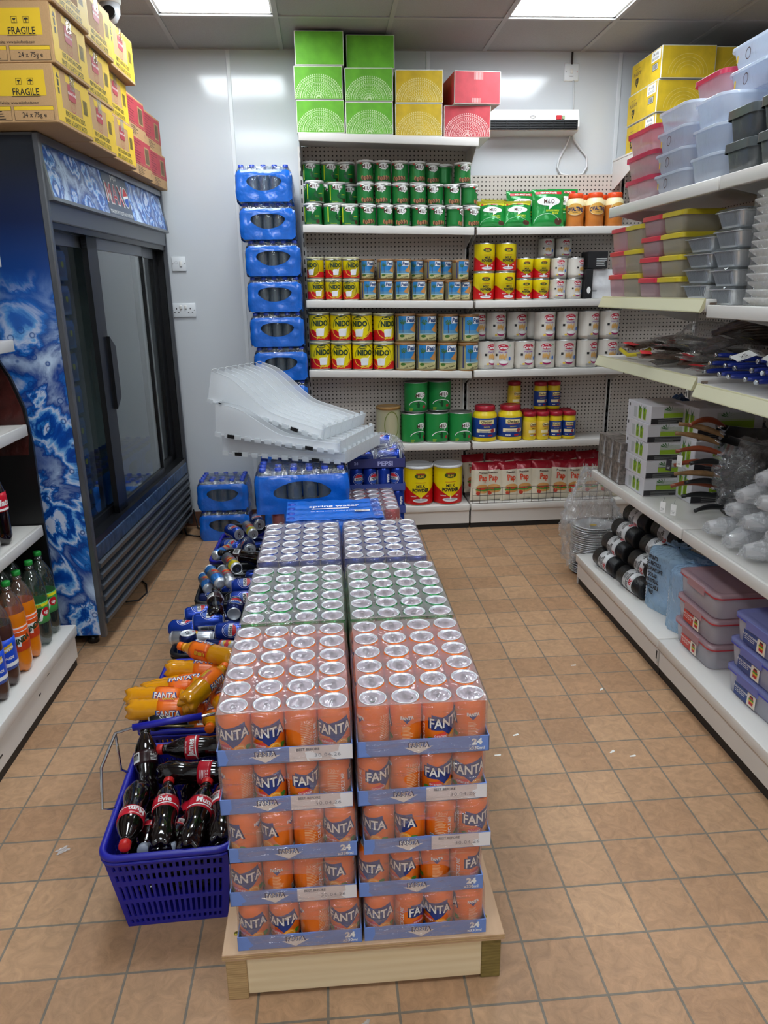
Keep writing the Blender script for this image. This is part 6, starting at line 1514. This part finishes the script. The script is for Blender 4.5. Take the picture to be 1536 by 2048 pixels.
def seal(b, M, L_, Hh): b.flat(RING(-.02,Hh*.5,.016,.018,.003,18), brown, M, 2); b.flat(R2(-.09,-.08,Hh*.3,Hh*.6), MC['gold'], M, 2)
Kws = tub(.29,.22,.075,tinw,(tinw,tinw),.012,.86,.05,False,seal)
for l in range(4): facex(Kws if l < 3 else Kw, 1.35, 2.88, 3.165, z5+.0755*l, .22, 'cool clear tub with a round sticker beside the pink-lidded ones, %s of four' % lvn[l], 'tub', 'clear tubs on the highest shelf')
for l in range(3): facex(Kw2, 1.35, 2.625, 2.87, z5+.0905*l, .22, 'plain cool clear tub in plastic wrap, next to the black-lidded ones, %s of three' % ['lowest','middle','topmost'][l], 'tub', 'wrapped clear tubs on the highest shelf')
for l in range(2):
    facex(Kd, 1.35, 2.43, 2.61, z5+.0985*l, .2, 'smoky tub with a charcoal lid on the highest shelf, %s one' % ['lower','upper'][l], 'tub', 'charcoal-lidded tubs')
    facex(Kd, 1.35, 2.235, 2.42, z5+.0985*l, .2, 'smoky charcoal-lidded tub nearest the photo edge, %s one' % ['lower','upper'][l], 'tub', 'charcoal-lidded tubs')
facex(tub(.25,.22,.082,tinp,(pinkl,pinkl),.02,.86,.05,False), 1.43, 2.80, 3.05, z5+.303, .22, 'pink-lidded tub set lying on top of the clear tubs', 'tub')
for l in range(2): facex(Kws, 1.43, 2.51, 2.79, z5+.274+.0755*l, .22, 'clear tub with a round sticker on the upper pile, %s of two' % ['lower','upper'][l], 'tub', 'clear tubs of the upper pile')
for l in range(3): facex(Kw2, 1.40, 2.25, 2.50, z5+.198+.0905*l, .22, 'large clear tub above the charcoal lids, %s of three' % ['lowest','middle','topmost'][l], 'tub', 'large clear tubs at the photo edge')
# foil containers
foilm = pm('foil_silver','d3d6d9',.3,.6,bump=.25,bscale=60)
def foilc(L_, D, Hh):
    def f():
        t = thing('foil_container', None, None); b = MB(); n = 5
        def ring(k, z, fl=0): return [(x,y,z) for x,y in rrect(L_*k+fl, D*k+fl, .02, n)]
        rs = [ring(.78,0), ring(.8,.004), ring(.95,Hh*.78), ring(1.04,Hh*.8), ring(1.04,Hh*.83)]; N_ = len(rs[0])
        V = []
        for q, rg in enumerate(rs):
            for i, (x,y,z) in enumerate(rg):
                V.append((x,y,z))
        # ribs on the walls
        b.add(V, [(j*N_+i, j*N_+(i+1) % N_, (j+1)*N_+(i+1) % N_, (j+1)*N_+i) for j in range(4) for i in range(N_)], foilm, False)
        for k in range(int(L_/.009)-3):
            x = -L_*.38+k*.009
            b.add([(x,-D*.402,.006),(x+.0045,-D*.402-.003,.006),(x+.0045,-D*.475-.003,Hh*.76),(x,-D*.475,Hh*.76)], [(0,1,2,3)], foilm)
        b.obj('foil_tray', t)
        l = MB(); rs = [ring(1.03,Hh*.84), ring(.92,Hh*.97), ring(.85,Hh)]; l.add([p for r_ in rs for p in r_], [(j*N_+i, j*N_+(i+1) % N_, (j+1)*N_+(i+1) % N_, (j+1)*N_+i) for j in range(2) for i in range(N_)]+[tuple(2*N_+i for i in range(N_))], film('lid_clear_hard','eef2f4',.08,.1,.2,20,.95)); l.obj('clear_lid', t)
        return t
    return Kind(f)
Kf1, Kf2 = foilc(.195,.16,.054), foilc(.165,.16,.062)
for l in range(4): facex(Kf1, 1.36, 2.655, 2.84, z4+.0545*l, .16, 'silver foil container with a clear lid, stack beside the yellow lids, %s' % lvn[l], 'container', 'foil containers, farther stack')
for l in range(5): facex(Kf2, 1.36, 2.475, 2.64, 1.449+.0625*l+(.02 if 0 else 0), .16, 'silver foil container with a clear lid, stack beside the foam plates, %s' % (['lowest','second','middle','fourth','topmost'][l]), 'container', 'foil containers, nearer stack')
foam = pm('foam_white','dcd9d4',.5)
def foamp():
    b = MB(); V = []; rs = [rrect(.17,.15,.04,6), rrect(.20,.18,.05,6), rrect(.215,.195,.05,6), rrect(.215,.195,.05,6)]
    zs = (0,.012,.02,.0245)
    N_ = len(rs[0]); V = [(x,y,z) for r_, z in zip(rs, zs) for x, y in r_]
    b.add(V, [(j*N_+i, j*N_+(i+1) % N_, (j+1)*N_+(i+1) % N_, (j+1)*N_+i) for j in range(3) for i in range(N_)]+[tuple(range(N_))[::-1], tuple(3*N_+i for i in range(N_))], foam, True)
    b.add([(x*1.002,y*1.002,z) for x,y in rs[2] for z in (.0,.0245)], [(2*i,2*((i+1) % N_),2*((i+1) % N_)+1,2*i+1) for i in range(N_)], film('foam_wrap','f2f2f2',.1,.1,.8,30))
    return b.obj('foam_plate_pack')
K = Kind(foamp)
for l in range(14):
    K.put((1.365+.105+.004*(l % 3), 2.345-.002*(l % 2), 1.449+.025*l), (0,0,LX), 'wrapped pack of white foam trays by the photo edge, %s' % (['lowest']+[ORD[k]+' from the shelf' for k in range(1,7)]+[ORD[6-k]+' from the top' for k in range(6)]+['topmost'])[l], 'pack', 'white foam tray packs')
for l in range(14): K.put((1.47, 2.12, 1.449+.025*l), (0,0,LX), 'wrapped pack of white foam trays in the stack beyond the photo edge, layer %s' % ORD[min(l,11)], 'pack', 'white foam tray packs beyond') if l < 0 else None
# glasses boxes
bw_ = pm('box_white','cfccd0',.45); bdark = pm('box_charcoal','2a272b',.45); lime_ = pm('drink_green','93b32c',.4); mint = pm('mint_green','3f6f3a',.45); gl = pm('glass_print','b0b2b0',.4)
def gbox(W=.20, D=.24, Hh=.0795):
    def f():
        b = MB(); b.bbox(-W/2,W/2,-D/2,D/2,0,Hh,bw_,.002,1)
        M = FACE(0,-D/2,0)
        b.flat(R2(-W/2+.002,W/2-.002,.003,Hh*.34), bdark, M, 1); b.flat(LINES(-W*.33,Hh*.26,W*.66,4,Hh*.06,.0009,2), gl, M, 2)
        b.flat(R2(-W*.22,W*.36,Hh*.34,Hh*.66), lime_, M, 1); b.flat(R2(-W*.22,W*.36,Hh*.60,Hh*.86), pm('glass_pale','b9bcb4',.4), M, 1); b.flat(R2(-W*.27,W*.40,Hh*.34,Hh*.36), gl, M, 2)
        for k in range(6): a = .3+k*.5; b.flat(P2((-W*.05,Hh*.72),(-W*.05+.03*cos(a)-.004,Hh*.72+.016*sin(a)+.008),(-W*.05+.03*cos(a+.25),Hh*.72+.016*sin(a+.25)+.004)), mint, M, 3)
        M = FACE(-W/2,0,0,-pi/2)
        for q, x in enumerate((-.035,.012,.056)):
            if q: b.flat(P2((x-.014,.012),(x+.014,.012),(x+.018,Hh*.74),(x-.018,Hh*.74)), lime_, M, 1); b.flat(P2((x-.004,Hh*.5),(x+.012,Hh*.96),(x+.0,Hh*.78),(x-.014,Hh*.9)), mint, M, 2); b.flat(P2((x-.01,.02),(x+.006,.015),(x+.01,Hh*.5),(x-.004,Hh*.55)), pm('drink_deep','6f8c1e',.4), M, 2)
            else: b.flat(P2((x-.014,.012),(x+.014,.012),(x+.018,Hh*.74),(x-.018,Hh*.74)), gl, M, 1)
        b.flat(R2(-.105,-.092,Hh*.68,Hh*.84), bdark, M, 1); b.flat(LINES(-.105,Hh*.35,.02,4,.006,.0014), gl, M, 1); b.flat(R2(-.068,-.067,.0,Hh), gl, M, 1)
        b.flat(R2(-W*.2,W*.2,-.05,.0), gl, Matrix.Translation((0,0,Hh)) @ Matrix.Rotation(-pi/2,4,'X'), 1)
        return b.obj('glassware_box')
    return Kind(f)
K = gbox()
for l in range(5): K.put((1.478-.003*(l % 2), 3.165, .623+.080*l), (0,0,.03*((l*2) % 3-1)*.6), 'white and charcoal boxed drinking glasses with lime drinks printed, %s of five' % (['lowest','second','middle','fourth','topmost'][l]), 'box', 'boxed drinking glasses in the front stack')
K2 = gbox(.28,.22,.135)
for l in range(3): K2.put((1.664, 3.02+.0, .623+.1355*l), (0,0,.0), 'large boxed glasses in the shade behind the pans, %s of three' % ['lowest','middle','topmost'][l], 'box', 'large boxed glasses')
blob(.07,.09,.12,pm('blue_cloth_pack','1f4a7c',.4,bump=.5),3,.15,14,.05,'wrapped_pack',loc=(1.66,3.38,.9)); tag(bpy.data.objects['wrapped_pack'],'blue wrapped bundle behind the front stack of glasses boxes','packet')
Kx = gbox(.1,.2,.155); Kx.put((1.665,3.38,.623),(0,0,0),'narrow box carrying the blue wrapped bundle at the back','box')
# floral mug boxes
def mug():
    b = MB(); m = pm('floral_print','6f6660',.4,var=.7,bscale=55,bump=.2); b.bbox(-.045,.045,-.05,.05,0,.098,m,.002,1)
    b.flat(P2((.012,.005),(.04,.005),(.04,.09),(.03,.08)), pm('mug_grey','9c9ea2',.4), FACE(0,-.05,0), 1); b.flat(LINES(.02,.02,.018,2,.007,.002), wht, FACE(0,-.05,0), 2); return b.obj('mug_box')
K = Kind(mug)
for l in range(2):
    for k in range(3): K.put((1.40, 3.50-.098*k, .623+.0985*l), (0,0,LX), 'small dark floral mug box at the shelf end, %s row, %s' % (['lower','upper'][l], ['farthest','middle','nearest the glasses boxes'][k]), 'box', 'floral mug boxes')
# saucepans and frying pans with handles
woodh = pm('handle_brown','8a3f24',.3,coat=.3); woodl = pm('handle_wood','8c6a45',.5,bump=.2,bscale=40,var=.2); panm = pm('pan_steel','b7b9bb',.22,.95); pank = pm('pan_nonstick','17171a',.35,bump=.3,bscale=200)
def pan(hm, body, R=.12, Hp=.055, bend=0, L_=.2):
    def f():
        t = thing('frying_pan', None, None)
        MB().lathe([(0,.0),(R*.78,.0),(R*.86,.006),(R,Hp),(R+.003,Hp+.001),(R-.003,Hp),(R*.83,.009),(0,.006)], body, 40).obj('pan_body', t)
        b = MB(); pts = []; rr = []
        for i in range(10): u = i/9; pts.append((-(R-.004)-L_*u, 0, Hp*.8+.03*u+bend*sin(pi*u*.9)-.02*u*u)); rr.append(.007+.005*sin(pi*min(1,u*1.1)) if u < .97 else .008)
        b.tube(pts, rr, hm, 10); b.tube([(-R+.003,0,Hp*.8),(-R-.035,0,Hp*.8+.012)], .009, chrome, 10); b.obj('handle', t)
        return t
    return Kind(f)
K1, K2_, K3 = pan(woodh, panm, bend=.02), pan(pm('handle_black','1b1c1e',.4), pank, .115, .045, .01, .17), pan(woodl, panm, .115, .05, .005)
def pan_at(K, c, ang, tilt, lab, g='stacked pans with side handles'): K.put(c, (0, tilt, ang), lab, 'pan', g)
pc = (1.68, 2.74)
for i, (K, z, a, tl, lab) in enumerate(((K2_,.623,.32,.0,'lowest black-handled frying pan on the shelf'),(K2_,.652,-.05,.0,'black-handled pan second from the shelf'),(K1,.682,-.06,.0,'brown-handled pan with two paper tags, lowest of the brown ones'),
    (K2_,.712,-.02,.0,'black-handled pan in the middle of the pile'),(K3,.738,-.05,.02,'wooden-handled pan in the middle of the pile'),(K1,.765,-.10,.0,'brown-handled pan third from the top'),(K2_,.792,.12,.03,'black-handled pan near the top of the pile'),
    (K1,.815,-.12,.02,'brown-handled pan with a dark paper tag'),(K3,.845,-.05,.20,'wooden-handled pan tilted up with a white tag'),(K3,.875,-.12,.22,'topmost wooden-handled pan pointing up at the boxes'))):
    pan_at(K, (pc[0]+.01*(i % 2)-(.0 if i < 8 else .02), pc[1]+.006*(i % 3)+.01*(i>7), z), a, tl, lab)
pan(woodh, panm, .12, .07, .03, .2).put((1.70,2.86,.90),(0,.05,.35),'shiny steel pan with a brown handle on the back of the pile','pan')
MB().lathe([(0,0),(.08,0),(.10,.02),(.105,.06),(.10,.06),(.095,.02),(0,.006)], pank, 36).obj('casserole'); o = bpy.data.objects['casserole']; o.location = (1.70,2.56,.80); tag(o,'round black non-stick pan beside the steel one','pan')
def ptag(c, lab, m=None, rz=-.9):
    b = MB(); b.box(-.011,.011,-.0005,.0005,-.045,0,m or wht); b.flat(LINES(-.007,-.026,.014,3,.005,.001), ink if m is None else wht, FACE(0,-.0006,0), 1); b.tube([(0,0,0),(.003,.002,.018)], .0006, ink, 5)
    tag(b.obj('price_tag', None, c, (0,0,rz)), lab, 'tag')
ptag((1.365,2.72,.88),'white paper tag hanging from the upper wooden handle')
ptag((1.318,2.71,.868),'dark paper tag hanging from the brown handle', bdark)
ptag((1.305,2.70,.70),'left white paper tag under the lowest brown handle')
ptag((1.345,2.69,.69),'right white paper tag under the lowest brown handle')
tag(blob(.15,.17,.15,bagfilm,21,.2,22,.14,'plastic_bag',loc=(1.655,2.70,.79)), 'clear crinkled wrapping around the pile of frying pans', 'bag')
# bags of clear cups
bagfilm2 = film('sleeve_film','fbfcfd',.16,.12,1.0,60)
cupm = film('clear_cup','fcfcfd',.6,.10,.4,30)
def cups():
    t = thing('cup_pack', None, None); b = MB()
    prof = []
    for k in range(14): prof += [(.034,.012*k),(.036,.012*k+.004),(.036,.012*k+.006)]
    prof = [(.022,-.05),(.033,-.002)]+prof
    b.lathe(prof, cupm, 18); b.obj('cup_stack', t)
    blob(.042,.042,.125,bagfilm2,random.random()*9,.12,14,.14,'plastic_sleeve',False,t,(0,0,.06))
    return t
KU = [Kind(cups) for _ in range(3)]
cu = [(1.50,2.47,.665,0),(1.50,2.34,.665,1),(1.50,2.21,.665,2),(1.53,2.08,.665,0),(1.55,2.44,.735,1),(1.54,2.30,.735,2),(1.54,2.16,.738,0),(1.56,2.40,.805,1),(1.56,2.26,.808,2),(1.56,2.12,.81,0),(1.60,2.36,.875,1),(1.59,2.21,.88,2),(1.62,2.08,.88,0),(1.48,1.95,.665,1),(1.55,1.97,.74,2)]
for i, (x, y, z, k) in enumerate(cu):
    d = Vector((.9, .25*sin(i*2.1), .18*sin(i*1.3)))
    KU[k].axis(Vector((x-.08, y, z)), d, 'clear plastic cups in a crinkled sleeve, %s layer of the pile, %s' % (['bottom','second','third','top'][0 if z < .7 else 1 if z < .77 else 2 if z < .85 else 3], ['farthest from the viewer','second farthest','third farthest','near the photo edge','nearest of all'][min(4, max(0, int((2.52-y)/.125)))]), 'cups', 'sleeves of clear cups')
# utensils
rng = random.Random(5)
def packet(W, L_, m1, m2, seed, name='utensil_packet'):
    def f():
        b = MB(); 
        def g(s):
            return lambda a, c: ((a-.5)*W, (c-.5)*L_, .002+s*.014*sin(pi*a)**.6*sin(pi*c)**.5*(1 if s > 0 else .1)+.002*noise.noise(Vector((a*8+seed,c*12,s))))
        b.grid(g(1), 10, 16, m1); b.grid(g(-1), 6, 8, m1)
        b.flat(R2(-W*.38,W*.38,L_*.28,L_*.46), m2, Matrix.Translation((0,0,.018)) @ Matrix.Rotation(-pi/2,4,'X'), 1)
        return b.obj(name)
    return Kind(f)
brf = pm('bag_brown_cutlery','5a4a40',.2,.1,coat=.5,bump=.6,bscale=40,var=.4); sif = film('packet_clear','d8d4d0',.3,.2,1,40)
KP = [packet(.08,.24,brf,red,1), packet(.07,.20,sif,red,2), packet(.06,.22,brf,pm('tag_yellow','d8c41e',.4),3), packet(.07,.2,sif,wht,4)]
zz = 1.197
for i in range(22):
    x = 1.40+.33*rng.random(); y = 3.36-.66*(i/21); KP[i % 4].put((x, y, zz+.004+.016*(i % 5)+.04*(x > 1.55)), (rng.uniform(-.12,.12), rng.uniform(-.25,.05), rng.uniform(.9,2.2)), '%s on the utensil shelf, %s%s' % (['brown cutlery packet with a red label','clear utensil packet with a red label','brown packet with a yellow label','clear utensil packet with a white label'][i % 4], od(i//4, 6, 'far', 'near').replace('farmost','farthest').replace('nearmost','nearest').replace('from the far','from the far end').replace('from the near','from the near end'), ''), 'packet', 'utensil packets on the shelf')
b = MB(); b.tube([(1.375,3.42,1.235),(1.38,3.34,1.215),(1.40,3.26,1.225),(1.42,3.2,1.25)], .009, pm('tag_yellow','d8c41e',.4), 8); tag(b.obj('ribbon'),'crumpled yellow and black ribbon at the far shelf corner','ribbon')
tag(blob(.16,.22,.075,bagfilm,9,.25,20,.16,'plastic_bag',loc=(1.62,3.0,1.30)),'large crinkled clear bag of brown cutlery on the utensil shelf','bag')
for i in range(9):
    tag(MB().tube([(1.52+.02*(i % 3), 2.93-.01*i, 1.26+.012*i),(1.62,2.86-.01*i,1.30+.012*i),(1.72,2.80-.01*i,1.31+.012*i)], .012, brf, 8).obj('brown_spatula'), 'brown spatula in the clear cutlery bag, %s' % (['lowest']+[ORD[k]+' from the bottom' for k in range(1,8)]+['topmost'])[i], 'spatula', 'brown spatulas in the clear bag')
bh = pm('handle_blue','1b2f86',.25,coat=.4)
def knife():
    t = thing('kitchen_knife', None, None); b = MB()
    b.tube([(0,0,0),(.02,0,.001),(.07,0,.0),(.125,0,.001),(.135,0,0)], [.007,.0115,.013,.011,.008], bh, 10, M=Matrix.Scale(.75,4,(0,0,1))); b.obj('handle', t)
    MB().lathe([(0,-.006),(.008,-.004),(.009,.004),(.006,.006)], chrome, 12, M=Matrix.Rotation(-pi/2,4,'Y')).obj('ring_end', t)
    MB().prism([(.13,-.012),(.29,-.004),(.30,.004),(.26,.012),(.13,.012)], -.0008, .0008, panm, 'z').obj('blade', t)
    return t
K = Kind(knife)
for i in range(18):
    l = i//6; K.put((1.385+.012*(i % 2)+.03*l, 2.64-.085*(i % 6)+.02*l, zz+.014+.027*l), (0, rng.uniform(-.03,.02), rng.uniform(-.22,.22)), 'blue-handled kitchen knife with the handle towards the aisle, %s layer, %s from the far end' % (['bottom','middle','top'][l], ORD[i % 6]), 'knife', 'blue-handled knives')
for i, (x,y) in enumerate(((1.40,2.42),(1.46,2.34),(1.42,2.24),(1.50,2.5))):
    b = MB(); b.box(-.035,.035,-.025,.025,0,.001,wht); b.flat(T('x5',0,0,.02)+LINES(-.02,-.015,.04,2,.005,.001), ink, Matrix.Translation((0,0,.001)) @ Matrix.Rotation(-pi/2,4,'X'), 1)
    tag(b.obj('price_card',None,(x,y,zz+.088),(.25,-.3,.5*i)), 'small white paper card lying on the blue-handled knives, %s' % ORD[i], 'card', 'paper cards on the knives')
# refuse-sack rolls
rollm = pm('sack_black','18181a',.42,bump=.35,bscale=60)
def roll():
    t = thing('sack_roll', None, None); b = MB(); R, L_ = .047, .215
    b.lathe([(0,0.003),(.012,.0),(.02,.003),(.03,.0),(R-.004,.001),(R,.006),(R+.001,.1),(R,L_-.006),(R-.004,L_-.001),(.03,L_),(.02,L_-.003),(0,L_)], rollm, 28, fn=lambda p,a: Vector((p.x*(1+.02*sin(3*a+p.z*30)), p.y*(1+.02*sin(3*a+p.z*30)), p.z)))
    b.obj('roll_body', t); l = MB(); Rl = R+.0022
    l.lathe([(Rl,.07),(Rl,.15)], pm('roll_label','d9dadb',.4), 28)
    for k in range(3):
        o = (k-1)*.098
        l.cyl(T('20',o,.135,.022,.05,1.0), red, Rl, 1); l.cyl(T('REFUSE SACKS',o,.112,.012,.04,.8)+R2(o-.035,o+.035,.098,.102), ink, Rl, 1); l.cyl(BARS(o-.03,o+.0,.074,.094), ink, Rl, 1); l.cyl(RING(o+.02,.084,.008,.008,.0015,3), ink, Rl, 1)
    l.obj('paper_band', t); return t
K = Kind(roll)
z0 = .166
far = [(1.352,3.42,.213,-1.5),(1.392,3.42,.290,-1.2),(1.432,3.41,.365,-1.0),(1.482,3.40,.438,-1.1),(1.53,3.40,.512,-1.3),(1.45,3.42,.213,0),(1.49,3.41,.29,0),(1.54,3.42,.213,1),(1.53,3.41,.37,1)]
near = [(1.372,3.16,.213,-1.9),(1.418,3.15,.292,-1.4),(1.462,3.14,.37,-1.3),(1.505,3.13,.446,-1.2),(1.47,3.15,.213,0),(1.515,3.15,.292,1),(1.555,3.12,.52,-1.0)]
for nm2, lst in (('farther', far), ('nearer', near)):
    for i, (x, y, z, r) in enumerate(lst):
        K.axis(Vector((x, y, z)), Vector((.10,-1,-.0)), 'black refuse sack roll with a paper band, %s pile, %s' % (nm2, ['lowest at the front edge','second step up','third step up','fourth step up','fifth, at the top','behind the lowest','behind the second','deepest on the shelf','inner third'][i] if nm2 == 'farther' else ['lowest at the front edge','second step up','third step up','fourth step up','behind the lowest','behind the second','topmost'][i]), 'roll', 'refuse sack rolls', roll=r)
# blue bags of cups
blf = film('blue_bag_film','c6e5fd',.6,.06,.8,26,.95)
def bluebag(text):
    def f():
        t = thing('cup_bag', None, None)
        for i in range(5):
            for j in range(2):
                b = MB(); prof = [(.022,0)]
                for k in range(12): prof += [(.033,.015*k+.02),(.036,.015*k+.026)]
                b.lathe(prof, pm('white_cup','d9e0e8',.4), 14); b.obj('cup_column', t, ((i-2)*.07*.8 if False else (i-1.5)*.072, -.04+.075*j, .004)) if i < 4 else None
        b = MB(); W, D, Hh = .16, .09, .27
        def g(a, c):
            th = 2*pi*a; k = 1 if c < .72 else max(.08, 1-((c-.72)/.2)**1.0) if c < .92 else .12+.25*(c-.92)/.08*(1+.5*sin(5*th))
            z = Hh*c*1.28
            rx = W*(1+.05*sin(6*th)+.07*noise.noise(Vector((cos(th)*3,sin(th)*3,c*5)))); ry = D*(1+.09*noise.noise(Vector((cos(th)*3,sin(th)*3,c*6+4))))
            s, co = sin(th), cos(th); sq = lambda v: math.copysign(abs(v)**.7, v)
            zz_ = z if c < .72 else Hh*.92+(z-Hh*.92)*.45
            return (rx*sq(co)*k, ry*sq(s)*k, max(.001, zz_+.006*noise.noise(Vector((cos(th)*6,sin(th)*6,c*9)))))
        b.grid(g, 60, 26, blf); b.obj('blue_bag', t)
        if text:
            b = MB(); M = FACE(-.045,-D*1.06,0)
            for k, s_ in enumerate(('SPRINTS','DO RECYCLE','MICROWAVE SAFE','DO LAD','INDUSTRIAL','RECYCLABLE','FREE')):
                b.flat(T(s_, .0+.004*(k % 2), .235-.026*k, .0165, .05, .85), ink, M, 1)
            b.obj('printed_text', t)
        return t
    return Kind(f)
bluebag(True).put((1.47,2.86,.166),(0,0,LX+.25),'blue bag of cups printed with black capitals about recycling, beside the sack rolls','bag',None,None,(.78,1,1))
bluebag(False).put((1.455,2.655,.166),(0,0,LX+.25),'plain blue bag of cups between the printed bag and the red-sealed tubs','bag',None,None,(.58,1,1))
bluebag(False).put((1.66,2.74,.166),(0,0,LX),'plain blue bag of cups at the back of the base shelf','bag',None,None,(1,1,1.15))
# metal plates in a clear bag on the floor end
pt = pm('plate_metal','d3d5d7',.28,.7)
def plate_b():
    return MB().lathe([(0,.0),(.085,.0),(.095,.010),(.118,.013),(.119,.0145),(.095,.0115),(.084,.0015),(0,.0015)], pt, 36).obj('metal_plate')
K = Kind(plate_b)
for k in range(24):
    K.put((1.425+.003*sin(k*1.7), 3.735+.003*cos(k*2.3), .004+.0114*k), (.012*sin(k), .012*cos(k*1.3), 0), 'thin round metal plate in the bagged stack at the shelf end, %s' % ((ORD[k]+' from the floor') if k < 12 else ((ORD[23-k]+' from the top') if k < 23 else 'topmost')), 'plate', 'stack of metal plates in the clear bag')
tag(MB().flat(E2(0,0,.02,.012), MC['gold'], Matrix.Rotation(-pi/2,4,'X'), 1).obj('sticker', None, (1.42,3.73,.272)), 'small gold sticker lying on the topmost metal plate', 'sticker')
def bagfn(p):
    k = (p.z+.30)/.6
    p.x += -.07*max(0,k-.55)+.0*k; 
    return p
tag(blob(.165,.15,.31,bagfilm,12,.18,34,.22,'plastic_bag',True,None,(1.40,3.70,.30),(0,0,0),lambda p: Vector((p.x*(1.0 if p.z < .05 else 1-.5*(p.z-.05)/.3)-.25*max(0,p.z-.05)*.4, p.y, p.z*1.02))), 'tall crumpled clear bag around the stacked metal plates', 'bag')
# litter on the tiles
lit = pm('paper_scrap','e9e7e2',.6)
for i, (x, y, a) in enumerate(((.985,2.70,.1),(1.03,2.50,.9),(.62,2.23,.4),(.53,2.12,.1),(.92,2.10,.7),(.98,2.07,.2))):
    tag(MB().box(-.011,.011,-.003,.003,.0002,.0012,lit).box(-.004,.008,-.006,.001,.0012,.002,lit).obj('paper_scrap',None,(x,y,0),(0,0,a)), 'tiny white paper scrap on the right aisle tiles, %s' % ['farthest','near the joint clip','left-hand pair, farther','left-hand pair, nearer','middle one of the near group','nearest of the right group'][i], 'litter')
for i, (x, y) in enumerate(((.03,1.195),(-.80,1.80))):
    tag(MB().grid(lambda a,c: (.03*(a-.5)*(1+.3*sin(9*c)), .022*(c-.5), .003+.004*abs(noise.noise(Vector((a*5,c*5,i))))), 8, 8, film('wrapper_film','f6f6f6',.5,.2,.5,80)).obj('film_scrap',None,(x,y,0),(0,0,.6)), ['crumpled scrap of clear wrap in front of the wooden platform','small clear wrapper on the tiles left of the basket'][i], 'litter')
bpy.context.view_layer.update()
